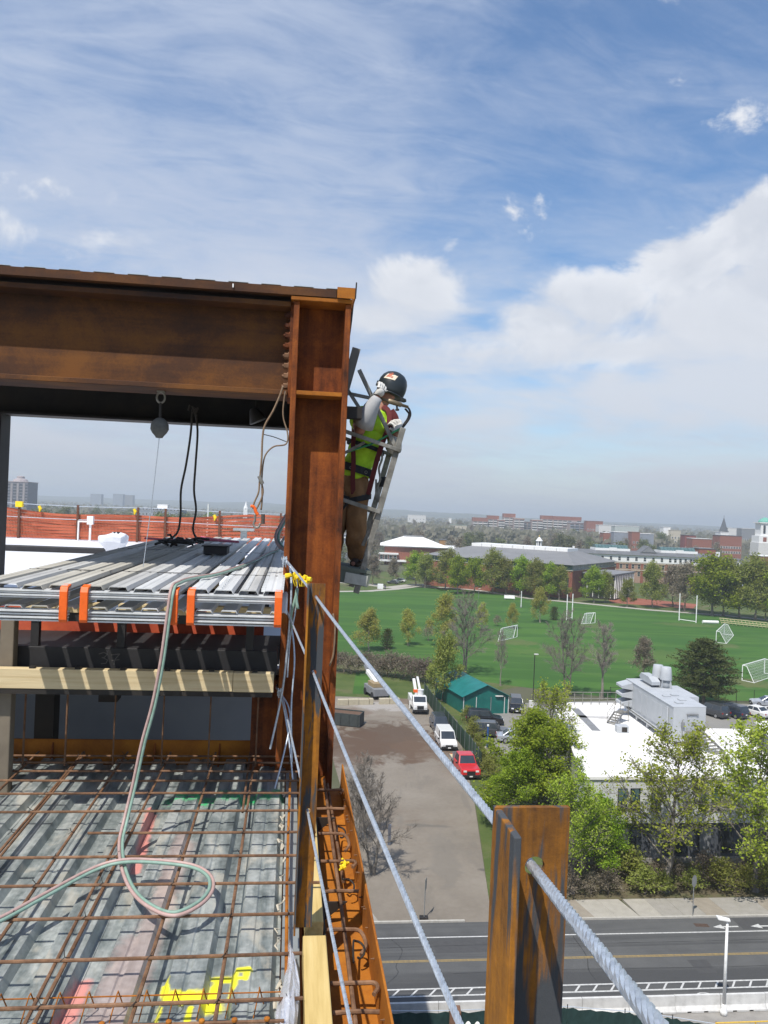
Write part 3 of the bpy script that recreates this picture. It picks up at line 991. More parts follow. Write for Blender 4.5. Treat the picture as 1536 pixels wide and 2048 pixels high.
a1, a2 = 0.322, 0.136
labs = ('topmost steel guard cable through both posts to the column', 'middle steel guard cable below the topmost cable', 'lowest steel guard cable nearest the deck')
for k, z in enumerate(HOLES):
    t = bthing('guard_cable', labs[k], 'cable', (a2, 4.05, z), 'steel guard cables along the deck edge')
    near = (a1 + 0.0 + (1.0 - (-1.2)) * 0.10 - (0.36 if k == 0 else 0.0), -1.2, z)
    if k == 0:
        near = (0.165, 0.0, -0.195)
        path = [near, (0.322, 1.0, z)]
    else:
        path = [(a1 + 0.13, -1.2, z), (a1, 1.0, z)]
    path += sag((a1, 1.0, z), (a2, 4.05, z), 10, 0.008 + 0.008 * k)[1:]
    path += [(-0.03, 6.60, z + 0.012), (-0.075, 6.74, z + 0.015), (-0.075, 7.0, z + 0.015)]
    put('rope', rope(path, 0.0068, 0.085), WIRE, t)
    m = MB()
    clamp_knots(m, (-0.045, 6.62, z + 0.03), 3)
    put('clamp', m, WIRE, t)
    e = (-0.04, 6.60, z + 0.01)
    if k == 0:
        tail = [e, (0.0, 6.5, z - .05), (0.015, 6.42, z - .3), (0.0, 6.40, z - .7), (-0.03, 6.38, z - 1.05), (-0.10, 6.33, z - 1.45)]
        put('tail', MB().tube(smooth_path(tail, 6), 0.0085, 7), WIRE, t)
        tail = [e, (0.05, 6.5, z - .12), (0.055, 6.45, z - .35), (0.02, 6.42, z - .6), (0.01, 6.4, z - .9)]
        put('tail', MB().tube(smooth_path(tail, 6), 0.0065, 7), WIRE, t)
    elif k == 1:
        tail = [e, (0.02, 6.48, z - .1), (0.06, 6.3, z - .35), (0.05, 6.2, z - .7), (0.07, 6.1, z - 1.1)]
        put('tail', MB().tube(smooth_path(tail, 6), 0.0065, 7), WIRE, t)
    else:
        tail = [e, (0.03, 6.5, z - .08), (0.045, 6.4, z - .2), (0.0, 6.25, z - .42), (-0.05, 6.1, z - .6)]
        put('tail', MB().tube(smooth_path(tail, 6), 0.0065, 7), WIRE, t)
        tail = [e, (0.0, 6.5, z - .12), (0.05, 6.4, z - .36), (0.085, 6.3, z - .6)]
        put('tail', MB().tube(smooth_path(tail, 6), 0.0065, 7), WIRE, t)
m = MB()
for k in range(16):
    u = k / 15
    p = Vector((-0.015 + 0.16 * u, 6.40 - 0.35 * u * 0.3, -0.525 - 0.045 * u + rng.uniform(-.012, .012)))
    m.tube([p + Vector((rng.uniform(-.02, .02), 0, rng.uniform(-.02, .02))), p + Vector((.02, rng.uniform(-.02, .02), rng.uniform(-.02, .02)))], [rng.uniform(.012, .024), rng.uniform(.006, .018)], 6)
for k in range(5):
    p = Vector((0.02 + .02 * k, 6.37, -0.54))
    m.tube(smooth_path([p, p + Vector((.01, -.01, -.04)), p + Vector((rng.uniform(-.02, .03), -.01, -.075))], 3), 0.006, 5)
bput('flagging_ribbon', m, YELLOW, (0.05, 6.38, -0.56), label='bright yellow plastic ribbon tied round the top cable by the column', cat='ribbon')
m = MB().tube(smooth_path([(0.06, 6.42, -0.66), (0.04, 6.40, -0.75), (0.02, 6.41, -0.86), (0.035, 6.4, -0.95)], 5), 0.011, 6)
m.tube(smooth_path([(0.06, 6.44, -0.64), (0.055, 6.41, -0.72), (0.07, 6.4, -0.80)], 4), 0.014, 6)
bput('cord', m, GREENHOSE, (0.04, 6.41, -0.95), smooth=True, label='short green cord tangled with the wire tails on the column', cat='cord')
m = MB().tube(smooth_path([(0.243, 4.03, -0.57), (0.262, 4.02, -0.62), (0.255, 4.02, -0.74), (0.235, 4.02, -0.785)], 5), 0.005, 6)
m = MB().tube(smooth_path([(0.37, 6.72, -0.87), (0.392, 6.72, -0.98), (0.388, 6.72, -1.2), (0.36, 6.72, -1.31)], 6), 0.008, 6)
bput('wire', m, LEATHER, (0.37, 6.72, -1.3), smooth=True, label='short tan wire hanging on the column flange beside the second post', cat='wire')

# ---- plastic wrap caught beside the timber
m = MB()
rows = []
for i in range(15):
    u = i / 14
    row = []
    for j in range(9):
        w = j / 8
        wid = 0.02 + 0.085 * math.sin(min(1, u * 2.2) * 1.57) * (1 - 0.35 * u)
        row.append((0.068 + (w - 0.5) * wid + 0.012 * math.sin(9 * u), 3.86 - 1.15 * u + rng.uniform(-.01, .01), -2.13 + 0.05 * math.sin(w * 3.1) + rng.uniform(-.016, .016)))
    rows.append(row)
m.sheet(rows)
CRINKLE = M('silver_plastic_film', [(0.55, 0.56, 0.60), (0.80, 0.81, 0.85)], 14, 0.16, 0.35, 0.8, spec=0.9)
bput('plastic_wrap', m, CRINKLE, (0.07, 3.3, -2.15), label='crumpled silvery plastic film lying beside the timber at the deck edge', cat='plastic film')

# ---- upper floor beyond the girder line
m = MB().box(-45, 0.44, 7.26, 30.4, -1.62, -1.45)
bput('roof_floor', m, WHITE_SHEET, (-10, 18, -1.62), label='white membrane covered roof floor', kind='structure')
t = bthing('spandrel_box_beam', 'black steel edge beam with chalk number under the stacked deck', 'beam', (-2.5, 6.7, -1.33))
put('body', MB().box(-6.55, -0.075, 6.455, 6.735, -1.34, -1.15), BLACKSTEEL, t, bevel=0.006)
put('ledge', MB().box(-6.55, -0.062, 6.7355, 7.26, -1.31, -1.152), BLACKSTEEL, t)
CHALK = M('chalk', (0.13, 0.12, 0.11), 60, 0.9)
m = MB()
def stroke(mb, pts, w, f):
    for p, q in zip(pts, pts[1:]):
        d = Vector((q[0] - p[0], q[1] - p[1])); nrm = Vector((-d.y, d.x)).normalized() * w / 2
        mb.add([f(p[0] - nrm.x, p[1] - nrm.y), f(q[0] - nrm.x, q[1] - nrm.y), f(q[0] + nrm.x, q[1] + nrm.y), f(p[0] + nrm.x, p[1] + nrm.y)], [(0, 1, 2, 3)])
fch = lambda u, v: (u, 6.4535, v)
stroke(m, [(-1.46, -1.20), (-1.42, -1.185), (-1.395, -1.20), (-1.415, -1.225), (-1.435, -1.228)], 0.007, fch)
stroke(m, [(-1.425, -1.228), (-1.39, -1.245), (-1.40, -1.27), (-1.44, -1.275)], 0.007, fch)
stroke(m, [(-1.365, -1.205), (-1.30, -1.195), (-1.335, -1.24), (-1.34, -1.28)], 0.007, fch)
stroke(m, [(-1.36, -1.248), (-1.30, -1.24)], 0.006, fch)
put('chalk_number', m, CHALK, t)
m = MB().box(-6.4, -0.095, 6.22, 6.30, -1.425, -1.278)
t = bthing('timber_rail', 'long pale timber rail striped with sunlight below the stacked deck', 'timber', (-2, 6.26, -1.425))
put('rail', MB().box(-6.4, -0.405, 6.22, 6.30, -1.425, -1.278), WOOD, t, bevel=0.003)
put('rail', MB().box(-0.402, -0.093, 6.218, 6.298, -1.427, -1.281), WOOD, t, bevel=0.003)
put('ledger', MB().box(-6.4, -0.10, 6.225, 6.32, -1.466, -1.427), DARKSTEEL, t)
m = MB()
for k in range(9):
    m.box(-2.9 + k * 0.33, -2.86 + k * 0.33, 6.235, 6.275, -1.2775, -1.262)
put('nail_plate', m, DARKSTEEL, t)
# wall in the shade below, stub columns, dowels
m = MB().box(-6.5, 0.05, 9.0, 9.12, -3.4, -1.625)
bput('wall', m, M('shaded_wall_board', [(0.15, 0.17, 0.21), (0.19, 0.215, 0.26), (0.225, 0.25, 0.29)], 0.8, 0.8), (-3, 9.06, -3.4), label='wall board under the upper floor, coloured the blue grey of shade', kind='structure')  # pale board; the blue grey of its shade is put into the colour
m = MB().box(-6.5, 0.0, 7.13, 9.0, -3.42, -3.4)
bput('floor', m, CONC, (-3, 8, -3.42), label='floor of the shaded gap below the upper floor', kind='structure')
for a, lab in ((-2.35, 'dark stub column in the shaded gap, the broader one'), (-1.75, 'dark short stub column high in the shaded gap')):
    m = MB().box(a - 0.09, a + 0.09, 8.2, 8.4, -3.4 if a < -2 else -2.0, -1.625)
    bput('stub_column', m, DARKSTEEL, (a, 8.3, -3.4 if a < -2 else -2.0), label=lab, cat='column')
m = MB().box(-0.28, -0.064, 6.86, 7.09, -2.35, -1.47)
bput('gusset_plate', m, RUST, (-0.17, 7.0, -2.35), label='rusty brown plate beside the foot of the corner column', cat='steel plate')
m = MB().box(-2.155, -2.055, 6.322, 6.43, -2.27, -0.93)
POSTM = M('brown_painted_post', [(0.14, 0.115, 0.085), (0.21, 0.175, 0.13)], 4, 0.7)
bput('steel_post', m, POSTM, (-2.1, 6.38, -2.27), bevel=0.008, label='square brown post rising through the black edge beam', cat='post')
for k, a in enumerate((-2.42, -2.04, -1.72, -1.35, -0.97, -0.60, -0.22)):
    t_ = MB().tube([(a, 6.60, -2.12), (a + .004, 6.60, -1.47)], 0.0085 if k in (1, 2) else 0.0065, 6)
    bput('rebar_dowel', t_, REBAR, (a, 6.6, -2.12), label='thin upright rebar below the timber rail, ' + ('beyond the brown post at the photo edge', 'just beside the brown post', 'in front of the broad dark stub column', 'below the high dark stub column', 'just beside the hanging hose', 'between the hanging hose and the rusty gusset plate', 'in front of the rusty gusset plate')[k], cat='rebar', group='upright rebar dowels below the timber rail')
m = MB().tube([(-3.5, 6.58, -1.515), (-1.62, 6.58, -1.512)], 0.01, 7)
bput('rebar', m, REBAR, (-2.5, 6.58, -1.52), label='single horizontal rebar under the timber rail beside the brown post', cat='rebar')


def on_b(px, py, b):
    """survey: frame coordinates of a sight line where it meets the plane b"""
    u, v = px - 768, py - 1024
    rx, rz = (u * cr + v * sr) / 1600, -(-u * sr + v * cr) / 1600
    k = b / (-rx * SP + CP)
    return Vector((rx * k * CP + k * SP, b, rz * k))


# ================================================================== STACKED DECK BUNDLES
SHEET = [M('stacked_sheet_bright', [(0.50, 0.51, 0.51), (0.64, 0.65, 0.65), (0.73, 0.74, 0.74)], 3, 0.45, 0.12, 0.06, (3, 0.3, 1), rough2=0.5),
         M('stacked_sheet_grey', [(0.38, 0.38, 0.37), (0.50, 0.50, 0.485), (0.60, 0.60, 0.58)], 3, 0.5, 0.12, 0.06, (3, 0.3, 1), rough2=0.55),
         M('stacked_sheet_dusty', [(0.36, 0.35, 0.30), (0.46, 0.44, 0.385), (0.54, 0.52, 0.46)], 2, 0.65, 0.05, 0.06, (3, 0.3, 1))]


def bundle(label, a0, b0, b1, mats, tabs=False, lines=True):
    t = bthing('deck_bundle', label, 'metal deck bundle', (a0 - 0.32, b0, -0.81), 'bundles of metal deck sheets stacked on the upper floor')
    w, gap = 0.130, 0.034
    for k in range(4):
        x1 = a0 - k * (w + gap)
        x0 = x1 - w
        mt = mats[k % len(mats)]
        dz = rng.uniform(-.004, .004)
        # folded sheet: raised middle with down-turned lips
        prof = [(x0, -0.592), (x0, -0.588), (x0 + 0.012, -0.562), ((x0 + x1) / 2 - .014, -0.562), ((x0 + x1) / 2 - .004, -0.5665), ((x0 + x1) / 2 + .004, -0.5665), ((x0 + x1) / 2 + .014, -0.562), (x1 - 0.012, -0.562), (x1, -0.588), (x1, -0.592)]
        prof = [(u, v + dz) for u, v in prof] + [(x1 - 0.014, -0.568 + dz), (x0 + 0.014, -0.568 + dz)]
        put('deck_sheet', MB().prism(prof, b0 + rng.uniform(0, .05), b1 + rng.uniform(-.15, .1), lambda u, v, d: (u, d, v)), mt, t)
        x0l, x1l = x0 + 0.05, x1 + 0.034  # lower strips shaped and shifted so sun stripes pass both layers to the rail
        prof = [(x0l, -0.722), (x0l + 0.01, -0.70), (x1l - 0.012, -0.70), (x1l, -0.722), (x1l - 0.014, -0.706), (x0l + 0.012, -0.706)]
        put('deck_sheet', MB().prism(prof, b0 + rng.uniform(0, .04), b1, lambda u, v, d: (u, d, v)), mt, t)
    for zt, zb in ((-0.594, -0.652), (-0.724, -0.805)):
        m = MB()
        n = 4
        for k in range(n):
            z = zt + (zb - zt) * (k + 0.5) / n
            m.box(a0 - 4 * w - 3 * gap + 0.004 * k, a0 - 0.003 * k, b0 + 0.012 * (k % 2), b0 + 0.05, z - 0.005, z + 0.005)
        m.box(a0 - 4 * w - 3 * gap + 0.03, a0 - 0.03, b0 + 0.06, b0 + 0.09, zb, zt)
        put('sheet_ends', m, SHEET[0], t)
    if tabs:
        m = MB()
        for x in (a0 - 0.13, a0 - 0.245, a0 - 0.005, a0 - 0.42):
            b = b0 + 0.1
            while b < b1 - 0.1:
                m.box(x - 0.016, x + 0.010, b, b + 0.055, -0.578, -0.556)
                b += 0.125
        put('folded_tabs', m, SHEET[0], t)['kind'] = 'stuff'
    for x, s in ((a0 - 0.05, 1), (a0 - 4 * w - 3 * gap + 0.0, -1)):
        m = MB()
        m.prism([(b0 - 0.022, -0.80), (b0 - 0.034, -0.78), (b0 - 0.034, -0.60), (b0 - 0.018, -0.568), (b0 + 0.06, -0.556), (b0 + 0.06, -0.572), (b0 - 0.008, -0.585), (b0 - 0.010, -0.80)], x, x + 0.05, lambda u, v, d: (d, u, v))
        put('edge_protector', m, ORANGE, t, bevel=0.004)
    x = a0 - 0.025
    for b in (b0 + 1.2, b0 + 4.4):
        m = MB().box(a0 - 4 * w - 3 * gap - 0.004, a0 + 0.004, b, b + 0.03, -0.5615, -0.559)
        put('steel_strap', m, DARKSTEEL, t)
    # dunnage the bundle lies on
    for b in (6.5, 8.6, 11.0, min(b1 - 0.4, 13.2)):
        put('dunnage_block', MB().box(a0 - 0.60, a0 - 0.02, b - 0.05, b + 0.05, -0.88, -0.807), WOOD, t)
    return t


bundle('bundle of bright metal deck sheets lying next to the corner column', -0.045, 5.40, 14.65, [SHEET[0], SHEET[1], SHEET[0], SHEET[0]], True)
bundle('middle bundle of grey metal deck sheets with orange edge protectors', -0.725, 5.40, 14.4, [SHEET[1], SHEET[0], SHEET[1], SHEET[2]])
bundle('dusty beige bundle of metal deck sheets beside the middle bundle', -1.425, 5.40, 13.6, [SHEET[2], SHEET[2], SHEET[1], SHEET[2]])
t = bthing('support_trestle', 'black trestle carrying the stacked deck bundles over the white floor', 'trestle', (-1.3, 7, -1.45))
for b in (6.5, 8.6, 11.0, 13.2):
    put('cross_bar', MB().box(-2.1, -0.075, b - 0.04, b + 0.04, -0.95, -0.881), BLACKSTEEL, t)
    for a in (-1.95, -1.30, -0.30):
        put('leg', MB().box(a - 0.03, a + 0.03, b - 0.03, b + 0.03, (-1.45 if b > 7 else -1.149), -0.951), BLACKSTEEL, t)
NET_SHADE = M('shade_red_netting', [(0.22, 0.03, 0.012), (0.36, 0.055, 0.018), (0.46, 0.08, 0.02)], 6, 0.7, 0, 0.3)  # deeper red than the fence net: shade is put into the colour
rows = []
for j in range(5):
    row = []
    for i in range(60):
        a = -6.3 + i * 0.103
        row.append((a, 7.45 + 0.03 * math.sin(a * 9 + j) + 0.02 * j, -1.44 + 0.115 * j + (0.02 * math.sin(a * 5) if j == 4 else 0)))
    rows.append(row)
bput('safety_netting', MB().sheet(rows), NET_SHADE, (-3, 7.45, -1.45), smooth=True, label='orange safety netting draped behind the black edge beam under the bundles', cat='netting')

# ---- small things on the bundles
m = MB().box(-0.98, -0.72, 9.15, 9.55, -0.558, -0.47)
m.box(-1.00, -0.70, 9.13, 9.57, -0.4695, -0.455)
bput('steel_offcut', m, BLACKSTEEL, (-0.85, 9.35, -0.558), bevel=0.005, label='black steel offcut lying on the shaded part of the deck bundles', cat='steel offcut')
m = MB()
for k in range(11):
    p = Vector((rng.uniform(-1.65, -1.25), rng.uniform(10.4, 11.3), -0.545 + 0.006 * k))
    q = p + Vector((rng.uniform(-.35, .35), rng.uniform(-.4, .4), rng.uniform(-.01, .06)))
    m.tube([p, (p + q) / 2 + Vector((0, 0, .03)), q], 0.016, 6)
for k in range(4):
    c = Vector((rng.uniform(-1.6, -1.2), rng.uniform(10.5, 11.2), -0.53))
    m.tube([c + Vector((.2 * math.cos(q), .2 * math.sin(q), .008 * q)) for q in [x * .5 for x in range(15)]], 0.012, 6)
bput('cable_coil', m, DARKSTEEL, (-1.9, 11, -0.56), label='tangle of dark cable and rods on the shaded deck bundles', cat='cable')
PINK = M('pink_strap_web', (0.45, 0.10, 0.16), 30, 0.7)
m = MB().tube(smooth_path([(-2.2, 12.4, -.545), (-1.7, 12.2, -.545), (-1.2, 12.5, -.545), (-0.8, 12.3, -.545), (-1.3, 13.2, -.545), (-1.5, 13.6, -.54)], 4), 0.016, 5)
bput('strap', m, PINK, (-1.5, 12.6, -.56), label='dark pink lifting strap lying across the far end of the bundles', cat='strap')

# ---- twin welding hose
hp = [(0.02, 11.6, -0.25), (-0.12, 11.0, -0.44), (-0.16, 10.4, -0.535), (-0.26, 9.5, -0.54), (-0.36, 8.2, -0.545), (-0.48, 7.0, -0.54), (-0.57, 6.3, -0.535), (-0.70, 5.9, -0.535), (-0.745, 5.55, -0.535),
      (-0.762, 5.375, -0.56), (-0.775, 5.33, -0.72), (-0.80, 5.30, -1.02), (-0.84, 5.29, -1.30), (-0.895, 5.28, -1.55), (-0.935, 5.26, -1.80), (-0.965, 5.18, -2.00), (-0.955, 5.00, -2.072), (-0.87, 4.66, -2.075),
      (-0.76, 4.38, -2.075), (-0.64, 4.21, -2.075), (-0.51, 4.12, -2.07), (-0.40, 4.22, -2.068), (-0.355, 4.38, -2.07), (-0.385, 4.55, -2.072), (-0.50, 4.67, -2.07), (-0.73, 4.69, -2.05), (-0.90, 4.66, -2.04),
      (-1.04, 4.61, -2.068), (-1.22, 4.32, -2.075), (-1.36, 4.08, -2.075), (-1.62, 3.75, -2.075), (-2.1, 3.5, -2.08)]
hpath = smooth_path(hp, 7)
t = bthing('welding_hose', 'twin pink and green welding hose hanging off the bundles and looping on the rebar', 'hose', (-0.8, 5.3, -2.08))
pa, pb = [], []
nrm = Vector((1, 0, 0))
for i, p in enumerate(hpath):
    d = (hpath[min(i + 1, len(hpath) - 1)] - hpath[max(i - 1, 0)]).normalized()
    tw = 0.5 * math.sin(i * 0.05)
    side = d.cross(Vector((0.25, -0.35, 0.9)).normalized())
    side = side.normalized() if side.length > .1 else nrm
    nrm = side
    pa.append(p + side * 0.0098)
    pb.append(p - side * 0.0098)
put('red_line', MB().tube(pa, 0.0098, 8), REDHOSE, t, smooth=True)
put('green_line', MB().tube(pb, 0.0098, 8), GREENHOSE, t, smooth=True)
hp2 = [on_b(572, 1030, 10.5), on_b(560, 1052, 10.4), on_b(552, 1068, 10.3), on_b(552, 1082, 10.2), on_b(560, 1094, 10.1), on_b(572, 1102, 10.0)]
t = bthing('welding_hose', 'short loop of twin hose hanging down beside the corner column', 'hose', tuple(hp2[-1]))
put('red_line', MB().tube(smooth_path(hp2, 5), 0.02, 7), REDHOSE, t, smooth=True)
put('green_line', MB().tube(smooth_path([p + Vector((.035, .02, 0)) for p in hp2], 5), 0.018, 7), GREENHOSE, t, smooth=True)

# ---- things hanging from the girders
hz = 0.951
t = bthing('lifeline_block', 'grey rounded lifeline block hanging by a shackle under the girder', 'lifeline', (-1.155, 6.99, 0.55))
m = MB().tube([Vector((-1.155 + 0.034 * math.cos(q), 6.99, hz - 0.055 + 0.045 * math.sin(q))) for q in [x * 0.4 for x in range(17)]], 0.009, 7)
m.box(-1.185, -1.125, 6.95, 7.03, hz - 0.012, hz - 0.001)
put('shackle', m, ALU, t)
put('link', MB().tube([(-1.155, 6.99, hz - 0.10), (-1.155, 6.99, hz - 0.24)], 0.012, 7), DARKSTEEL, t)
m = MB().lathe([(0.012, 0.15), (0.03, 0.145), (0.06, 0.12), (0.075, 0.09), (0.078, 0.05), (0.062, 0.02), (0.035, -0.01), (0.03, -0.022), (0.012, -0.025)][::-1], 16, Matrix.Translation((-1.155, 6.99, 0.575)) @ Matrix.Diagonal((1, 0.55, 1, 1)))
BLOCKM = M('grey_cast_housing', [(0.07, 0.07, 0.065), (0.13, 0.13, 0.12)], 14, 0.55)
put('housing', m, BLOCKM, t, smooth=True)
put('cable', MB().tube([(-1.155, 6.99, 0.552), (-1.20, 7.02, 0.0), (-1.255, 7.05, -0.555)], 0.0035, 6), WIRE, t)

for k, (pts, lab) in enumerate(((((385, 818), (381, 870), (372, 930), (362, 980), (361, 1030), (354, 1066), (330, 1084)), 'dark cable hanging from the shaded girder, the one nearer the lifeline block'),
                               (((388, 815), (395, 860), (391, 930), (388, 980), (392, 1020), (386, 1060), (398, 1082), (408, 1088)), 'dark cable hanging from the shaded girder, the one nearer the corner column'))):
    P3 = [on_b(x, y, 11.75) for x, y in pts]
    P3[-1].z = -0.545
    bput('hanging_cable', MB().tube(smooth_path(P3, 6), 0.016, 7), CORD, tuple(P3[-1]), smooth=True, label=lab, cat='cable', group='cables hanging from the shaded girder')
m = MB()
for k in range(5):
    p = on_b(380 + 4 * k, 812 + rng.uniform(-3, 12), 11.74)
    m.tube([p, p + Vector((rng.uniform(-.05, .05), 0, -.08))], 0.015, 6)
bput('cable_tie', m, CORD, tuple(on_b(386, 815, 11.74)), label='knot where two dark cables hang from the shaded girder', cat='knot')

t = bthing('lifting_sling', 'tan rope sling with an orange and a silver hook hanging beside the column', 'sling', tuple(on_b(512, 1050, 6.7)))
s1 = [on_b(x, y, 6.70) for x, y in ((566, 772), (560, 790), (546, 822), (530, 850), (525, 875), (523, 920), (519, 965))]
s2 = [on_b(x, y, 6.72) for x, y in ((570, 782), (566, 830), (575, 866), (572, 888), (548, 893), (532, 908), (526, 930), (523, 968))]
put('rope', MB().tube(smooth_path(s1, 5), 0.0085, 7), LEATHER, t, smooth=True)
put('rope', MB().tube(smooth_path(s2, 5), 0.0065, 7), LEATHER, t, smooth=True)
s3 = [on_b(x, y, 6.70) for x, y in ((519, 962), (517, 985), (508, 1006), (506, 1018))]
s4 = [on_b(x, y, 6.70) for x, y in ((522, 962), (526, 985), (518, 1008), (510, 1022))]
s5 = [on_b(x, y, 6.71) for x, y in ((524, 962), (524, 1000), (522, 1020))]
for s_ in (s3, s4, s5):
    put('rope', MB().tube(smooth_path(s_, 4), 0.0075, 7), LEATHER, t, smooth=True)
m = MB().tube([on_b(518, 952, 6.69), on_b(525, 968, 6.69)], 0.016, 8)
put('ferrule', m, ALU, t)
m = MB().tube(smooth_path([on_b(x, y, 6.69) for x, y in ((501, 1012), (508, 1014), (512, 1024), (516, 1030))], 4), [0.012] * 6 + [0.014] * 7, 8)
put('orange_hook', m, ORANGE, t, smooth=True)
hk = smooth_path([on_b(x, y, 6.69) for x, y in ((510, 1028), (510, 1040), (507, 1048), (511, 1055), (518, 1053), (520, 1046))], 4)
put('silver_hook', MB().tube(hk, 0.009, 8), ALU, t, smooth=True)
m = MB().tube([on_b(526, 1028, 6.70), on_b(526, 1048, 6.70)], 0.016, 8)
put('weight', m, CORD, t)

t = bthing('work_light', 'dark hooded work light hanging under the shaded girder', 'work light', tuple(on_b(512, 862, 11.6)))
p = on_b(512, 832, 11.6)
put('bracket', MB().tube([p + Vector((0, 0, 0.22)), p], 0.014, 6), DARKSTEEL, t)
hd = MB().lathe([(0.04, 0.12), (0.06, 0.10), (0.09, 0.02), (0.13, -0.08), (0.125, -0.085)][::-1], 12, Matrix.Translation(p) @ Matrix.Rotation(R(-25), 4, 'Y'))
put('hood', hd, M('dusty_hood', (0.05, 0.045, 0.04), 10, 0.6), t, smooth=True)
put('cord', MB().tube(smooth_path([on_b(524, 868, 11.6), on_b(548, 874, 11.6), on_b(574, 884, 11.6)], 5), 0.006, 6), CORD, t)
m = MB().tube(smooth_path([on_b(x, y, 7.3) for x, y in ((706, 604), (701, 650), (694, 700), (692, 730), (691, 760))], 5), 0.011, 7)
m.tube([on_b(702, 628, 7.3), on_b(696, 655, 7.3)], 0.018, 7)
bput('welding_cable', m, BLACK, tuple(on_b(691, 760, 7.3)), label='black cable hanging down the outer flange of the corner column', cat='cable')

# ================================================================== THINGS ON THE UPPER FLOOR
ZF = -1.45
m = MB().box(-30, -1.4, 22.35, 22.55, ZF, ZF + 0.16)
bput('steel_pipe', m, BLACKSTEEL, (-10, 22.4, ZF), bevel=0.03, label='long black steel section lying across the white roof floor', cat='steel section')
m = MB()
for k in range(3):
    m.box(-4.45 - 0.12 * k, -4.33 - 0.12 * k, 14.6, 17.4 - 0.15 * k, ZF + 0.0, ZF + 0.1)
bput('lumber', m, WOODL, (-4.5, 16, ZF), label='pale lumber lying beside the dusty bundle on the white floor', cat='lumber')
WRAP = M('white_plastic_wrap', [(0.62, 0.63, 0.66), (0.76, 0.77, 0.80)], 3, 0.4, 0, 0.5)
c = on_b(228, 1098, 19.5)
m = MB()
rows = []
for j, (z, w, d, sx) in enumerate(((ZF, 0.30, 0.26, 0.05), (ZF + 0.12, 0.22, 0.18, 0.04), (ZF + 0.3, 0.24, 0.22, 0.0), (ZF + 0.48, 0.38, 0.34, -0.03), (ZF + 0.60, 0.42, 0.36, -0.04), (ZF + 0.66, 0.25, 0.2, 0.05), (ZF + 0.70, 0.10, 0.1, 0.04))):
    row = []
    for i in range(15):
        q = 2 * math.pi * i / 14
        k = rng.uniform(0.86, 1.12)
        if i == 14: row.append(row[0]); continue
        sq = 1 / max(abs(math.cos(q)), abs(math.sin(q))) ** 0.7
        row.append((c.x + sx + w * 0.82 * k * sq * math.cos(q), 19.5 + d * sq * math.sin(q), z + rng.uniform(-.03, .03)))
    rows.append(row)
m.sheet(rows)
bput('wrapped_vent', m, WRAP, (c.x, 19.5, ZF), label='roof vent wrapped in crumpled white plastic, widest at its top', cat='wrapped vent')
c = on_b(487, 1082, 24.0)
t = bthing('pipe_stub', 'pale steel stub with a flat cap plate beyond the bundles', 'steel stub', (c.x, 24, ZF))
put('stub', MB().box(c.x - 0.09, c.x + 0.09, 23.9, 24.1, ZF, -0.72), GALV_DULL, t)
put('cap', MB().box(c.x - 0.30, c.x + 0.30, 23.75, 24.25, -0.7195, -0.66), GALV_DULL, t)
# orange netting fence along the roof edge
NET, nt, nb = newmat('orange_net_fence')
co = nt.n('ShaderNodeTexCoord').outputs['Object']
nb.inputs['Roughness'].default_value = 0.7
nc = nt.ramp(nt.noise(co, 1.2, 5, 0.6), [(0.3, (0.36, 0.075, 0.032)), (0.7, (0.52, 0.14, 0.07))])
nt.put(nb.inputs['Base Color'], nc)
bf = 29.6
t = bthing('netting_fence', 'orange safety netting fence on posts along the far roof edge', 'fence', (-8, bf, ZF))
for k, (px, yel) in enumerate(((-60, 0), (38, 1), (155, 0), (275, 0), (330, 0), (438, 0), (560, 0), (680, 0))):
    a = on_b(px, 1075, bf).x
    put('post', MB().box(a - 0.035, a + 0.035, bf - 0.12, bf - 0.05, ZF, ZF + 1.25), M('netting_post', (0.12, 0.05, 0.03), 5, 0.8) if k == 0 else bpy.data.materials['netting_post'], t)
    if yel:
        put('yellow_cap', MB().box(a - 0.12, a + 0.12, bf - 0.16, bf - 0.01, ZF + 1.10, ZF + 1.30), YELLOW, t, label='yellow post cap')
for z, sg in ((1.22, 0.05), (0.75, 0.04)):
    put('wire', MB().tube([(a_ * 1.0, bf - 0.1, ZF + z + 0.02 * math.sin(a_)) for a_ in range(-30, 1, 1)], 0.012, 5), WIRE, t)
m = MB()
# strands of the net: woven bands with open cells
for j in range(9):
    z = ZF + 0.03 + j * 0.115
    pts = []
    for i in range(62):
        a = -30 + i * 0.5
        top = 0.93 + 0.10 * math.sin(a * 0.55 + 2) - 0.05 * math.sin(a * 1.3)
        pts.append((a, bf + 0.03 * math.sin(a * 2.1 + j), z, top))
    for p, q in zip(pts, pts[1:]):
        s1, s2 = p[3] / 0.95, q[3] / 0.95
        zz1, zz2 = ZF + (p[2] - ZF) * s1, ZF + (q[2] - ZF) * s2
        hgt = 0.088
        m.quad((p[0], p[1], zz1), (q[0], q[1], zz2), (q[0], q[1], zz2 + hgt), (p[0], p[1], zz1 + hgt))
for i in range(600):
    a = -30 + i * 0.05
    top = 0.95 + 0.10 * math.sin(a * 0.55 + 2) - 0.05 * math.sin(a * 1.3)
    b = bf + 0.03 * math.sin(a * 2.1)
    m.quad((a, b - .01, ZF + 0.02), (a + 0.02, b - .01, ZF + 0.02), (a + 0.02, b - .01, ZF + top), (a, b - .01, ZF + top))
put('net', m, NET, t)
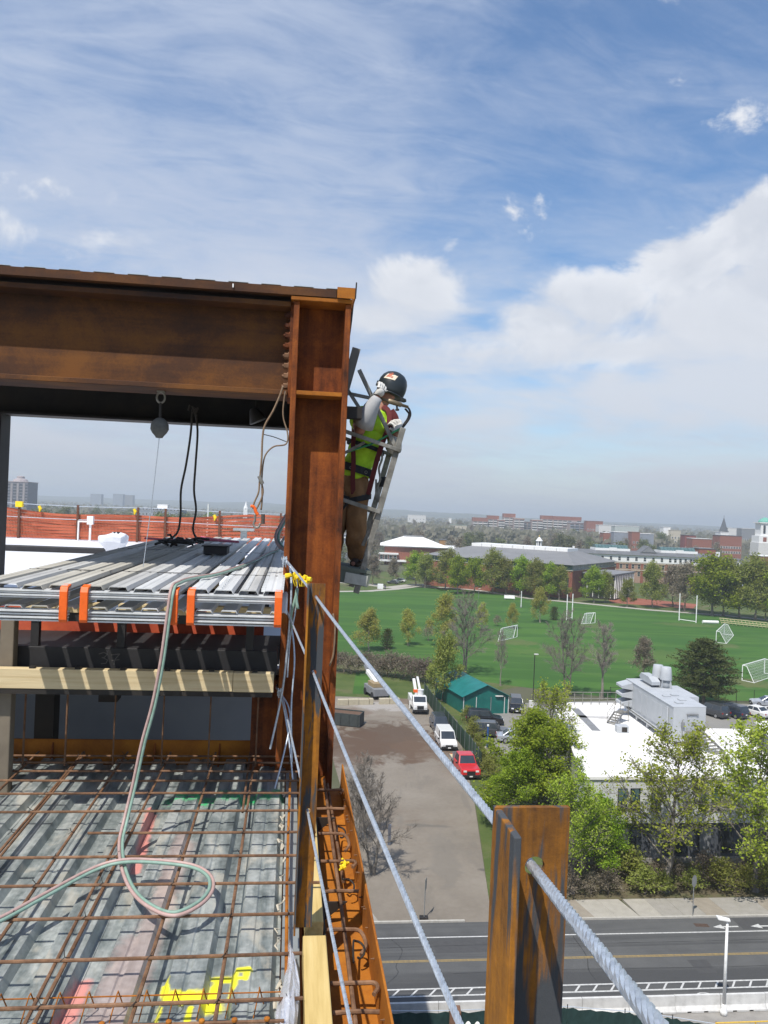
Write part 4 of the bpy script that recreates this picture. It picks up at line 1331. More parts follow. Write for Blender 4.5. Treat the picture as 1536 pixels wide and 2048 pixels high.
for px, py, lab in ((78, 1012, 'short yellow streamer tied to the fence wire near the yellow cap'), (268, 1018, 'yellow streamer tied to a fence post beyond the lifeline cable'), (428, 1030, 'yellow streamer tied to the fence wire beyond the hanging cables')):
    p = on_b(px, py, bf - 0.1)
    m = MB().tube([p, p + Vector((.05, 0, -.09)), p + Vector((.02, 0, -.2))], [0.05, 0.06, 0.02], 6)
    bput('streamer', m, YELLOW, tuple(p), label=lab, cat='streamer')
p = on_b(181, 1046, 29.0)
m = MB().box(p.x - 0.1, p.x + 0.1, 28.9, 29.1, p.z - 0.05, p.z + 0.24)
m.box(p.x - 0.42, p.x - 0.1005, 28.95, 29.05, p.z + 0.02, p.z + 0.07)
m.box(p.x - 0.42, p.x - 0.38, 28.95, 29.05, ZF, p.z + 0.02)
m.box(p.x - 0.03, p.x + 0.03, 28.96, 29.04, ZF, p.z - 0.05)
bput('power_box', m, WHITE, (p.x, 29, ZF), label='white electrical box on a stand in front of the orange netting', cat='electrical box')

# ================================================================== IRONWORKER ON A SUSPENDED LADDER SCAFFOLD
def skin(name, chains, mat, parent, sub=2, org=None, crease=None):
    """one continuous surface grown from joints: chains of (point, radius); equal points are shared"""
    idx, vs, rs, es = {}, [], [], []
    off = Vector(ORG.get(parent.name, (0, 0, 0)))
    for ch in chains:
        last = None
        for p, r in ch:
            k = tuple(round(c, 4) for c in p)
            if k not in idx:
                idx[k] = len(vs); vs.append(Vector(p) - off); rs.append(r)
            if last is not None and last != idx[k]:
                es.append((last, idx[k]))
            last = idx[k]
    me = bpy.data.meshes.new(name)
    me.from_pydata(vs, es, [])
    me.materials.append(mat)
    o = bpy.data.objects.new(name, me)
    COL.objects.link(o)
    o.parent = parent
    ORG[o.name] = tuple(off)
    o.modifiers.new('skin', 'SKIN').use_smooth_shade = True
    lay = me.skin_vertices[0].data
    for i, r in enumerate(rs):
        lay[i].radius = r if isinstance(r, tuple) else (r, r)
        lay[i].use_root = (i == 0)
    s = o.modifiers.new('sub', 'SUBSURF')
    s.levels = sub; s.render_levels = sub
    if crease:
        s.levels = s.render_levels = sub + 1
        tx = bpy.data.textures.new(name + '_folds', 'CLOUDS')
        tx.noise_scale = crease[1]; tx.noise_depth = 2
        dm = o.modifiers.new('folds', 'DISPLACE')
        dm.texture = tx; dm.strength = crease[0]; dm.mid_level = .5
    return o


SKINM = M('weathered_skin', [(0.38, 0.17, 0.12), (0.50, 0.25, 0.18)], 12, 0.55)
SHIRT = M('lime_shirt', [(0.30, 0.55, 0.02), (0.44, 0.74, 0.03), (0.50, 0.80, 0.05)], 9, 0.8, 0, 0.4, bscale=18)
DUCK = M('brown_duck_cloth', [(0.14, 0.072, 0.031), (0.235, 0.125, 0.054), (0.31, 0.17, 0.078)], 7, 0.9, 0, 0.9, bscale=9)
GLOVE = M('pale_leather', [(0.42, 0.41, 0.38), (0.58, 0.57, 0.54), (0.68, 0.67, 0.64)], 14, 0.85, 0, 0.4, bscale=30)
CUFF = M('grey_suede', [(0.34, 0.342, 0.35), (0.44, 0.443, 0.45)], 14, 0.9)
MAROON = M('maroon_webbing', (0.115, 0.018, 0.020), 30, 0.8)
BELT = M('black_webbing', (0.014, 0.015, 0.018), 30, 0.7)
HELM = M('charcoal_helmet', [(0.020, 0.026, 0.030), (0.032, 0.040, 0.045)], 6, 0.35, 0, 0.05)
STICK = M('pale_sticker', [(0.62, 0.52, 0.38), (0.72, 0.66, 0.55)], 30, 0.5)
STICK_R = M('rust_red_print', (0.42, 0.10, 0.04), 30, 0.5)
BRASS = M('worn_brass', [(0.16, 0.125, 0.08), (0.28, 0.22, 0.14)], 20, 0.45, 0.5)

V = Vector
w = bthing('person', 'ironworker in lime shirt, brown trousers and dark helmet standing on a hung ladder scaffold', 'person', (0.60, 7.5, -0.53))
pel, spn, che, nk = V((.555, 7.52, .24)), V((.60, 7.51, .45)), V((.70, 7.49, .76)), V((.775, 7.48, .97))
hd = V((.865, 7.46, 1.16))
rs_, re_, rw, rh = V((.565, 7.41, .885)), V((.560, 7.17, .690)), V((.652, 7.06, .915)), V((.715, 7.06, 1.035))
ls_, le_, lw, lh = V((.885, 7.54, .855)), V((.91, 7.42, .585)), V((.915, 7.33, .675)), V((.93, 7.30, .75))
hr, kr, ar, tr = V((.60, 7.50, .15)), V((.585, 7.43, -.17)), V((.635, 7.51, -.45)), V((.57, 7.37, -.498))
hl, kl, al, tl = V((.49, 7.56, .15)), V((.40, 7.48, -.16)), V((.38, 7.58, -.45)), V((.31, 7.44, -.498))
skin('body', [
    [(pel, .105), (spn, .11), (che, .135), (nk, .065), (V((.80, 7.475, 1.03)), .058), (V((.845, 7.465, 1.09)), .078), (hd, .098), (V((.885, 7.46, 1.235)), .085)],
    [(V((.845, 7.465, 1.09)), .078), (V((.785, 7.445, 1.085)), .040)],
    [(hd, .098), (V((.775, 7.44, 1.14)), .030), (V((.745, 7.435, 1.135)), .014)],
    [(che, .135), (rs_, .068), (re_, .046), (rw, .034), (rh, .036)],
    [(che, .135), (ls_, .068), (le_, .046), (lw, .034), (lh, .036)],
    [(pel, .105), (hr, .075), (kr, .055), (ar, .040), (tr, .034)],
    [(pel, .105), (hl, .075), (kl, .055), (al, .040), (tl, .034)]], SKINM, w)
for dy in (-0.035,):
    put('eye', MB().lathe([(0.002, -.012), (.011, -.006), (.013, 0), (.011, .006), (.002, .012)], 8, Matrix.Translation((.775, 7.405, 1.165))), WHITE, w, smooth=True)
    put('eye', MB().lathe([(0.002, -.012), (.011, -.006), (.013, 0), (.011, .006), (.002, .012)], 8, Matrix.Translation((.772, 7.475, 1.165))), WHITE, w, smooth=True)
put('mouth', MB().box(.750, .765, 7.41, 7.455, 1.092, 1.099), M('lips', (0.30, 0.10, 0.08), 10, 0.6), w)
put('ear', MB().lathe([(0.004, -.032), (.014, -.02), (.020, 0), (.016, .02), (.004, .03)], 8, Matrix.Translation((.888, 7.362, 1.125)) @ Matrix.Rotation(R(15), 4, 'Y')), SKINM, w, smooth=True)
skin('shirt', [
    [(V((.555, 7.52, .275)), .150), (V((.575, 7.515, .36)), .145), (spn, .143), (V((.65, 7.50, .60)), .155), (che, .165), (V((.745, 7.485, .885)), .115), (V((.768, 7.48, .945)), .078)],
    [(V((.745, 7.485, .885)), .115), (rs_ + V((.02, .01, .0)), .092), (rs_.lerp(re_, .3), .083), (rs_.lerp(re_, .62), .080)],
    [(V((.745, 7.485, .885)), .115), (ls_ + V((-.015, 0, .0)), .092), (ls_.lerp(le_, .3), .080), (ls_.lerp(le_, .58), .076)]], SHIRT, w, crease=(.045, .075))
skin('trousers', [
    [(V((.565, 7.518, .40)), .130), (V((.56, 7.52, .30)), .150), (V((.553, 7.525, .20)), .150), (hr + V((0, 0, .02)), .122), (hr.lerp(kr, .5), .112), (kr, .104), (kr.lerp(ar, .5), .100), (ar + V((0, 0, .02)), .098), (ar + V((0, 0, -.035)), .094)],
    [(V((.553, 7.525, .20)), .150), (hl, .115), (hl.lerp(kl, .5), .108), (kl, .10), (kl.lerp(al, .5), .096), (al + V((0, 0, .02)), .092), (al + V((0, 0, -.02)), .088)]], DUCK, w, crease=(.045, .085))
for a_, t_ in ((ar, tr), (al, tl)):
    skin('boot', [[(a_ + V((0, 0, .08)), .064), (a_ + V((0, 0, .02)), .066), (a_ + V((.005, .012, -.03)), .060), (a_.lerp(t_, .55) + V((0, 0, -.004)), .056), (t_ + V((0, 0, -.002)), .046)]], M('brown_boot', (0.05, 0.032, 0.022), 12, 0.7) if a_ is ar else bpy.data.materials['brown_boot'], w)


def glove(palm, knuck, fing, side, thumb, mat):
    ch = [[(palm, .042), (palm.lerp(knuck, .6), .050), (knuck, .040)]]
    for k in range(4):
        s = side * (k - 1.5) * 0.025
        l = (1.0, 1.12, 1.06, .82)[k]
        base = knuck + s
        f1, f2, f3 = fing
        ch.append([(palm.lerp(knuck, .6), .050), (base, .0165), (base + f1 * l, .0155), (base + (f1 + f2) * l, .0145), (base + (f1 + f2 + f3) * l, .0125)])
    ch.append([(palm, .042), (palm + thumb[0], .018), (palm + thumb[1], .015), (palm + thumb[2], .012)])
    return skin('glove', ch, mat, w, 1)


glove(V((.690, 7.055, .985)), V((.735, 7.045, 1.085)), (V((.012, .02, .036)), V((.0, .032, .016)), V((-.012, .026, -.008))), V((.75, .5, -.3)), (V((-.012, .03, .05)), V((-.002, .055, .075)), V((.018, .075, .09))), GLOVE)
glove(V((.925, 7.315, .72)), V((.925, 7.285, .80)), (V((-.012, .0, .030)), V((-.030, .018, .006)), V((-.014, .03, -.016))), V((.8, -.1, .55)), (V((-.035, -.005, .03)), V((-.06, .01, .05)), V((-.065, .035, .062))), GLOVE)
m = MB().tube([re_.lerp(rw, .30) + V((.005, 0, .01)), re_.lerp(rw, .6), rw, rw.lerp(rh, .5), rw.lerp(rh, .8)], [.098, .088, .070, .054, .046], 16)
put('glove_cuff', m, CUFF, w, smooth=True)
m = MB().tube([le_.lerp(lw, .05) + V((0, 0, .01)), le_.lerp(lw, .5), lw, lw.lerp(lh, .4)], [.078, .070, .056, .046], 14)
put('glove_cuff', m, GLOVE, w, smooth=True)

# helmet
HM = Matrix.Translation((.880, 7.455, 1.185)) @ Matrix.Rotation(R(17), 4, 'Y') @ Matrix.Rotation(R(-6), 4, 'X') @ Matrix.Diagonal((1.04, .95, 1, 1))
prof = [(.108, -.100), (.122, -.095), (.128, -.06), (.132, -.03), (.133, 0.0), (.128, .04), (.113, .08), (.085, .112), (.045, .131), (.006, .136)]
m = MB().lathe(prof, 24, HM)
put('helmet', m, HELM, w, smooth=True)
hb = MB()
hb.prism([(.09, -.07), (.150, -.055), (.165, 0), (.150, .055), (.09, .07)], -.100, -.088, lambda u, v, d: HM @ V((u, v, d)))
put('brim', hb, HELM, w)
hb = MB()
hb.prism([(-.105, -.03), (-.145, -.024), (-.145, .024), (-.105, .03)], -.045, -.005, lambda u, v, d: HM @ V((u, v, d)))
put('helmet_knob', hb, HELM, w)
m = MB()
m.tube([HM @ V((.124 * math.cos(q), .128 * math.sin(q), -.096)) for q in [x * 2 * math.pi / 24 for x in range(25)]], .007, 6)
put('helmet_rim', m, HELM, w)


def cap_patch(mb, q0, q1, e0, e1, k, n=6):
    rows = []
    for i in range(n + 1):
        e = e0 + (e1 - e0) * i / n
        row = []
        for j in range(n + 1):
            q = q0 + (q1 - q0) * j / n + 0.35 * (e - e0)
            row.append(HM @ V((.1345 * k * math.cos(e) * math.cos(q), .1345 * k * math.cos(e) * math.sin(q), .1365 * k * math.sin(e))))
        rows.append(row)
    mb.sheet(rows)


m = MB(); cap_patch(m, R(-140), R(-92), R(8), R(48), 1.012)
put('sticker', m, STICK, w)
m = MB(); cap_patch(m, R(-131), R(-113), R(15), R(34), 1.018, 4); cap_patch(m, R(-112), R(-104), R(14), R(22), 1.018, 2); cap_patch(m, R(-124), R(-108), R(37), R(42), 1.018, 2)
put('sticker_print', m, STICK_R, w)


# harness: bands that follow the torso
def band(mb, pts, wd, th, nrm):
    pts = smooth_path(pts, 4)
    for p, q in zip(pts, pts[1:]):
        mb.bar(p - (q - p) * .1, q + (q - p) * .1, wd, th, nrm)


def ring(c, rx, ry, tilt, n=26, q0=0, q1=2 * math.pi):
    return [c + V((rx * math.cos(q0 + (q1 - q0) * k / n), ry * math.sin(q0 + (q1 - q0) * k / n), tilt * math.cos(q0 + (q1 - q0) * k / n))) for k in range(n + 1)]


def hoop(name, c, rx, ry, tilt, h, th, mat):
    m = MB()
    r1, r2 = ring(c, rx, ry, tilt), ring(c, rx + th, ry + th, tilt)
    up = V((0, 0, h / 2))
    n = len(r1)
    vs = [p - up for p in r1] + [p + up for p in r1] + [p + up for p in r2] + [p - up for p in r2]
    fs = []
    for k in range(n - 1):
        for l in range(4):
            fs.append((l * n + k, l * n + k + 1, ((l + 1) % 4) * n + k + 1, ((l + 1) % 4) * n + k))
    m.add(vs, fs)
    return put(name, m, mat, w)


hoop('tool_belt', V((.578, 7.515, .385)), .163, .163, -.045, .072, .014, BELT)
hoop('chest_strap', V((.655, 7.50, .60)), .170, .170, -.05, .04, .010, BELT)
hoop('leg_strap', hr.lerp(kr, .12), .118, .118, .03, .05, .012, BELT)
hoop('leg_strap', hl.lerp(kl, .12), .115, .115, -.03, .05, .012, BELT)
for q, c in ((0, (.515, 7.345, .395)), (1, (.655, 7.35, .36)), (2, (.595, 7.385, .118)), (3, (.64, 7.39, .137)), (4, (.677, 7.41, .158)), (5, (.462, 7.44, .16))):
    m = MB().tube([V(c) + V((.012 * math.cos(x), -.006, .012 * math.sin(x))) for x in [k * math.pi / 5 for k in range(11)]], .0035, 5)
    put('grommet', m, ALU, w)
m = MB()
band(m, [(.60, 7.375, .93), (.535, 7.345, .74), (.525, 7.335, .60), (.535, 7.33, .45), (.535, 7.35, .30), (.55, 7.40, .16)], .042, .012, (0, -1, 0))
put('strap', m, MAROON, w)
m = MB()
band(m, [(.80, 7.42, .985), (.845, 7.37, .93), (.845, 7.33, .80), (.79, 7.325, .62), (.745, 7.34, .45), (.715, 7.36, .30), (.69, 7.40, .16)], .046, .012, (0, -1, 0))
put('strap', m, MAROON, w)
m = MB()
band(m, [(.86, 7.40, .94), (.905, 7.39, .86), (.90, 7.40, .74)], .085, .02, (0, -1, 0))
put('shoulder_pad', m, MAROON, w)
m = MB().box(.80, .87, 7.44, 7.54, .235, .33)
put('tool_pouch', m, BELT, w, bevel=.012)
m = MB()
for k in range(5):
    p = V((.755 + .008 * k, 7.385 - .004 * k, .30 - .03 * k))
    m.tube([p, p + V((.005, -.01, -.18 + .02 * k))], .009, 6)
put('hand_tools', m, ALU, w)
m = MB().tube(smooth_path([(.775, 7.36, .60), (.80, 7.35, .50), (.775, 7.36, .40), (.79, 7.36, .30), (.76, 7.37, .22)], 5), .010, 6)
put('lanyard', m, ALU, w)
m = MB().box(.755, .785, 7.365, 7.385, .47, .54)
put('buckle', m, ALU, w, bevel=.004)

# cutting torch with its pair of hoses
t = bthing('cutting_torch', 'brass cutting torch with black hoses held up by the ironworker', 'torch', tuple(on_b(800, 808, 7.27)))
p0, p1 = on_b(758, 796, 7.10), on_b(816, 814, 7.18)
put('body', MB().tube([p0, p0.lerp(p1, .3), p0.lerp(p1, .32), p0.lerp(p1, .75), p0.lerp(p1, .78), p1], [.013, .013, .023, .023, .015, .013], 10), BRASS, t, smooth=True)
m = MB().tube([p0.lerp(p1, .6), p0.lerp(p1, .6) + V((.008, -.005, -.055))], .009, 8)
m.tube([p0.lerp(p1, .6) + V((.008, -.005, -.05)), p0.lerp(p1, .6) + V((.009, -.006, -.065))], .018, 8)
put('valve', m, DARKSTEEL, t)
for k in (0, 1):
    pts = [on_b(x, y, 7.27 + .02 * k) for x, y in ((812 - 2 * k, 812 + 5 * k), (818 - 3 * k, 818 + 5 * k), (821 - 3 * k, 828), (818 - 3 * k, 838), (811 - 3 * k, 848), (800, 862))]
    put('hose', MB().tube(smooth_path(pts, 5), .0095, 7), BLACK, t, smooth=True)
m = MB().tube(smooth_path([on_b(x, y, 7.24) for x, y in ((803, 856), (792, 862), (770, 874), (748, 886), (716, 897), (690, 906), (668, 914))], 5), .009, 7)
bput('hose', m, M('green_hose', (0.03, 0.25, 0.10), 30, 0.5), tuple(on_b(770, 874, 7.24)), smooth=True, label='thin green hose from the worker\'s lower glove across the waist', cat='hose')

# suspended ladder scaffold
t = bthing('hung_scaffold', 'leaning aluminium ladder scaffold hung on the outside of the corner column', 'scaffold', (0.62, 7.5, -0.76))
for b in (7.19, 7.78):
    q0, q1 = on_b(806, 856, 7.19), on_b(712, 1186, 7.19)
    u0, u1 = on_b(713, 697, 7.19), on_b(668, 860, 7.19)
    for q in (q0, q1, u0, u1): q.y = b
    put('outer_rail', MB().bar(q0, q1, .05, .05, (0, 1, 0)), ALU, t, bevel=.004)
    put('upper_channel', MB().bar(u0, u1, .075, .05, (0, 1, 0)), M('dull_channel', (0.17, 0.162, 0.145), 8, 0.6) if b < 7.5 else bpy.data.materials['dull_channel'], t, bevel=.004)
    for n_, (x0, y0, x1, y1), wd in (('rung', (640, 846, 799, 902), .034), ('rung', (640, 985, 759, 1024), .036), ('brace', (719, 738, 796, 902), .036), ('brace', (692, 772, 724, 822), .03), ('brace', (690, 784, 752, 797), .03), ('brace', (662, 920, 730, 884), .026), ('brace', (756, 1024, 726, 1092), .03)):
        if b > 7.5 and n_ == 'brace': continue
        s0, s1 = on_b(x0, y0, 7.19), on_b(x1, y1, 7.19)
        s0.y = s1.y = b + (0.043 if n_ == 'brace' else -0.043 if n_ == 'rung' else 0)
        put(n_, MB().bar(s0, s1, wd, .03, (0, 1, 0)), ALU, t, bevel=.003)
for x, y in ((799, 902), (759, 1024), (713, 700), (728, 1125)):
    s0 = on_b(x, y, 7.19)
    put('cross_bar', MB().tube([V((s0.x, 7.215, s0.z)), V((s0.x, 7.755, s0.z))], .018, 8), ALU, t)
pa_, pb_ = on_b(668, 1128, 7.19), on_b(742, 1142, 7.19)
m = MB()
dx = pb_ - pa_
for k in range(3):
    m.prism([(-.02, -.03), (1.0, -.03), (1.0, .0), (-.02, .0)], 7.16 + .2 * k, 7.355 + .2 * k, lambda u, v, d: V((pa_.x + dx.x * u, d, pa_.z + dx.z * u + v + .0)))
put('platform', m, M('grey_green_plank', [(0.10, 0.12, 0.10), (0.16, 0.185, 0.155)], 8, 0.8), t)
m = MB().prism([(-.02, -.15), (.93, -.15), (1.0, -.031), (-.02, -.031)], 7.165, 7.185, lambda u, v, d: V((pa_.x + dx.x * u, d, pa_.z + dx.z * u + v)))
put('toe_board', m, bpy.data.materials['grey_green_plank'], t)
m = MB().prism([(.28, -.145), (.88, -.145), (.92, -.05), (.32, -.05)], 7.160, 7.1645, lambda u, v, d: V((pa_.x + dx.x * u, d, pa_.z + dx.z * u + v)))
put('white_plate', m, M('chalky_plate', (0.45, 0.46, 0.42), 20, 0.8), t)
m = MB().tube(smooth_path([on_b(x, y, 7.3) for x, y in ((700, 1000), (690, 1012), (680, 1024), (672, 1030))], 4), .011, 6)
put('safety_strap', m, BELT, t)

# ================================================================== GROUND, STREET, SITE
def wput(name, mb, mats, org=(0, 0, 0), smooth=False, bevel=0.0, label=None, cat=None, group=None, kind=None):
    """a one-mesh thing given in world coordinates"""
    o = bpy.data.objects.new(name, mb.mesh(name, mats, smooth, org))
    COL.objects.link(o)
    o.location = org
    if bevel:
        m = o.modifiers.new('edge', 'BEVEL')
        m.width = bevel; m.segments = 2; m.limit_method = 'ANGLE'; m.angle_limit = R(50)
    return tag(o, label, cat, group, kind)


def wthing(name, label, cat, org, group=None):
    """an Empty at the base whose parts are given in world coordinates"""
    o = thing(name, label, cat, org, 0, group)
    ORG[o.name] = tuple(org)
    return o


def ground_sheet(name, pts, z, mat, label):
    m = MB()
    m.quad(*[(p[0], p[1], z) for p in pts])
    return wput(name, m, mat, (pts[0][0], pts[0][1], z), label=label, kind='structure')


m = MB()
rad = [0, 60, 200, 700, 2500, 9000, 14000]
for i in range(len(rad) - 1):
    for k in range(48):
        q0, q1 = 2 * math.pi * k / 48, 2 * math.pi * (k + 1) / 48
        r0, r1 = rad[i], rad[i + 1]
        p = [(r0 * math.cos(q0), r0 * math.sin(q0), 0), (r1 * math.cos(q0), r1 * math.sin(q0), 0), (r1 * math.cos(q1), r1 * math.sin(q1), 0), (r0 * math.cos(q1), r0 * math.sin(q1), 0)]
        if r0 == 0: p.pop(0)
        m.quad(*p)
wput('ground', m, LAND, label='town ground reaching the horizon', kind='structure')

fr = lambda a, b: tuple(L(a, b, -H).xy)             # street grid follows the steel frame
ground_sheet('site_ground', [fr(-40, -20), fr(60, -20), fr(60, 41.2), fr(-40, 41.2)], 0.008, CONC, 'bare ground beside the building site')
m = MB(); m.quad((-150, 40.9, .016 - H), (220, 40.9, .016 - H), (220, 50.1, .016 - H), (-150, 50.1, .016 - H))
bput('road', m, ASPHALT, (0, 45, .016 - H), label='two lane asphalt street', kind='structure')
PATCH = M('asphalt_patch', [(0.058, 0.058, 0.06), (0.072, 0.072, 0.073)], 3, 0.9)
for (a0, a1, b0, b1) in ((9.5, 13.2, 46.6, 47.9), (24.5, 25.6, 43.9, 45.3), (2.0, 3.3, 44.2, 45.5), (30, 36, 48.6, 50.0)):
    m = MB(); m.quad(*[(u, v, .0195 - H) for u, v in ((a0, b0), (a1, b0), (a1 + .1, b1), (a0 - .05, b1))])
    bput('road_patch', m, PATCH, (a0, b0, .0195 - H), label='darker repaired patch in the asphalt', kind='structure')
m = MB()
for (pts) in ([(-5, 47.3), (4, 47.25), (12, 47.4), (21, 47.3), (34, 47.38)], [(6, 43.4), (7, 44.6), (6.8, 45.4), (7.4, 47), (7.1, 48.2)], [(18.2, 43.3), (18.0, 44.5), (18.5, 46), (18.3, 48.2)], [(10, 44.5), (17, 44.62), (26, 44.5), (33, 44.6)]):
    pts = smooth_path([(u + rng.uniform(-.2, .2), v, .0205 - H) for u, v in pts], 8)
    for p, q in zip(pts, pts[1:]):
        d = (q - p).normalized(); n_ = Vector((-d.y, d.x, 0)) * rng.uniform(.012, .03)
        m.quad(p - n_, q - n_, q + n_, p + n_)
bput('road_crack', m, M('tar_seal', (0.035, 0.035, 0.036), 5, .7), (10, 45, .0205 - H), label='tar sealed cracks in the asphalt', kind='structure')
# markings
def road_strip(name, a0, a1, b0, b1, mat, label, z=0.022):
    m = MB(); m.quad((*fr(a0, b0), z), (*fr(a1, b0), z), (*fr(a1, b1), z), (*fr(a0, b1), z))
    wput(name, m, mat, (*fr(a0, b0), z), label=label, kind='structure')
road_strip('road_line', -150, 220, 48.30, 48.41, PAINT_W, 'white edge line of the bike lane')
road_strip('road_line', -150, 220, 45.82, 45.92, PAINT_Y, 'yellow centre line')
road_strip('road_line', -150, 220, 45.70, 45.78, PAINT_Y, 'yellow centre line twin')
road_strip('road_line', -150, 220, 43.05, 43.17, PAINT_W, 'white line on the far side of the hatched strip')
road_strip('road_line', -150, 220, 42.40, 42.52, PAINT_W, 'white line on the near side of the hatched strip')
m = MB()
a = -60.0
while a < 90:
    z = 0.0215
    m.quad((*fr(a, 42.525), z), (*fr(a + 0.13, 42.525), z), (*fr(a + 0.55, 43.045), z), (*fr(a + 0.42, 43.045), z))
    a += 1.02
wput('road_hatching', m, PAINT_W, (*fr(0, 42.8), 0.0215), label='short slanted white bars between the two lines', kind='structure')
def arrow(a):
    m = MB(); z = 0.0225; b = 48.95
    m.quad((*fr(a, b), z), (*fr(a + 0.7, b - 0.28), z), (*fr(a + 0.7, b + 0.28), z))
    m.quad((*fr(a + 0.705, b - 0.07), z), (*fr(a + 1.75, b - 0.07), z), (*fr(a + 1.75, b + 0.07), z), (*fr(a + 0.705, b + 0.07), z))
    wput('road_arrow', m, PAINT_W, (*fr(a, b), z), label='white bike lane arrow', kind='structure')
arrow(28.1); arrow(30.7)
m = MB()
for k in range(4):
    z = 0.0225; a0 = 23.0 + 0.0
    q = lambda t, r: (*fr(23.7 + 0.42 * r * math.cos(t), 41.9 + 0.2 * r * math.sin(t)), z)
for k in range(16):
    t0, t1 = 2 * math.pi * k / 16, 2 * math.pi * (k + 1) / 16
    m.quad(q(t0, 0.72), q(t0, 1), q(t1, 1), q(t1, 0.72))
wput('road_circle', m, PAINT_W, (*fr(23.7, 41.9), 0.0225), label='white survey circle sprayed on the asphalt', kind='structure')
m = MB()
for k in range(14):
    q0, q1 = 2 * math.pi * k / 14, 2 * math.pi * (k + 1) / 14
    m.quad((*fr(15.5, 44.1), 0.0222), (*fr(15.5 + 0.42 * math.cos(q0), 44.1 + 0.38 * math.sin(q0)), 0.0222), (*fr(15.5 + 0.42 * math.cos(q1), 44.1 + 0.38 * math.sin(q1)), 0.0222))
wput('manhole_cover', m, M('iron_cover', (0.07, 0.07, 0.068), 20, 0.7), (*fr(15.5, 44.1), 0.0222), label='round iron manhole cover', kind='structure')
p = at(1403, 1851)
m = MB()
for k in range(6):
    m.box(p.x - 0.45, p.x + 0.45, p.y - 0.2 + k * 0.07, p.y - 0.16 + k * 0.07, 0.018, 0.03)
wput('drain_grate', m, M('rusty_grate', (0.10, 0.065, 0.05), 10, 0.8), (p.x, p.y, 0.018), label='rusty drain grate by the kerb', kind='structure')

# kerb and far pavement of single slabs
def kerb_run(a0, a1, b, label):
    t = wthing('kerb', label, None, (*fr(a0, b), 0))
    t['kind'] = 'structure'
    if 'category' in t: del t['category']
    a = a0
    while a < a1 - 0.05:
        e = min(a + 1.83, a1)
        m = MB()
        m.prism([fr(a, b), fr(e - 0.012, b), fr(e - 0.012, b + 0.15), fr(a, b + 0.15)], 0.0, 0.125 + rng.uniform(-.006, .006), lambda u, v, d: (u, v, d))
        put('kerbstone', m, KERB, t)
        a = e
kerb_run(19.0, 66, 50.1, 'granite kerb along the far pavement')
kerb_run(-30, 12.0, 50.1, 'granite kerb along the near corner of the driveway')
t = wthing('pavement', 'concrete pavement along the far side of the street', None, (*fr(16, 50.3), 0))
t['kind'] = 'structure'
SLABS = [M('light_pavement_slab', [(0.31, 0.29, 0.25), (0.38, 0.355, 0.31)], 2, 0.9), M('tan_pavement_slab', [(0.235, 0.205, 0.165), (0.295, 0.26, 0.21)], 2, 0.9), M('grey_pavement_slab', [(0.255, 0.24, 0.21), (0.315, 0.295, 0.265)], 2, 0.9)]
a = 19.1
i = 0
while a < 66:
    wd = 1.55
    skew = 0.5 if i < 3 else 0.2
    mt = SLABS[0] if i in (1, 2, 3) else SLABS[1] if i == 0 or i > 3 and i % 3 == 0 else SLABS[2]
    m = MB().prism([fr(a + 0.012 - 0.0, 50.255), fr(a + wd, 50.255), fr(a + wd - skew, 52.6), fr(a + 0.012 - skew, 52.6)], 0.0, 0.122 + rng.uniform(-.004, .004), lambda u, v, d: (u, v, d))
    put('paving_slab', m, mt, t)
    a += wd; i += 1
ground_sheet('shrub_bed_soil', [fr(18.9, 52.62), fr(66, 52.62), fr(66, 58.2), fr(18.6, 58.2)], 0.03, MULCH, 'mulched shrub bed behind the pavement')

# driveway and lot
dl = [at(745, 1848), at(985, 1846), at(948, 1600), at(912, 1440), at(852, 1392), at(640, 1392), at(655, 1480), at(700, 1640)]
stain(DIRT, [(at(775, 1478), 7.5, 9, (0.085, 0.055, 0.038), .85), (at(705, 1495), 5, 8, (0.10, 0.065, 0.045), .8), (at(845, 1500), 4, 5, (0.12, 0.08, 0.055), .7), (at(760, 1412), 4.5, 3, (0.34, 0.32, 0.30), .8), (at(700, 1425), 3, 3.5, (0.15, 0.105, 0.08), .6),
             (at(860, 1652), 2.2, .35, (0.13, 0.12, 0.105), .7), (at(970, 1740), .6, .3, (0.10, 0.09, 0.08), .8), (at(720, 1580), 2.2, 8, (0.14, 0.125, 0.105), .7), (at(890, 1720), 1.2, 6, (0.16, 0.145, 0.125), .5)], (dl[0].x, dl[0].y))  # long greyish spots darken strips of the driveway
ground_sheet('driveway', [(p.x, p.y) for p in dl], 0.012, DIRT, 'worn driveway and dirt yard')
ground_sheet('near_pavement', [fr(-30, 50.26), fr(6.5, 50.26), fr(5.9, 52.4), fr(-30, 52.4)], 0.03, SLABS[2], 'pavement at the driveway corner')
ground_sheet('verge', [at(985, 1846).xy, at(1130, 1800).xy, at(1060, 1600).xy, at(1000, 1530).xy, at(905, 1400).xy, at(860, 1392).xy, at(914, 1440).xy, at(950, 1600).xy], 0.02, GRASS_ROUGH, 'rough grass verge beside the driveway')
ground_sheet('car_park', [at(985, 1500).xy, (15, 99), (13.2, 104.3), (20, 112), (34, 116), (62, 118), (90, 110), (60, 70), (26, 60), (17, 80)], 0.024, LOT, 'asphalt car park behind the shed')
ground_sheet('lawn', [(-60, 110), (3, 112), (8, 112), (22, 123), (-5, 141), (-60, 150)], 0.014, GRASS_ROUGH, 'brownish grass behind the yard')
ground_sheet('bright_lawn', [at(712, 1345).xy, at(742, 1340).xy, at(752, 1388).xy, at(705, 1388).xy], 0.024, GRASS_FIELD, 'bright green strip of grass behind the yard')
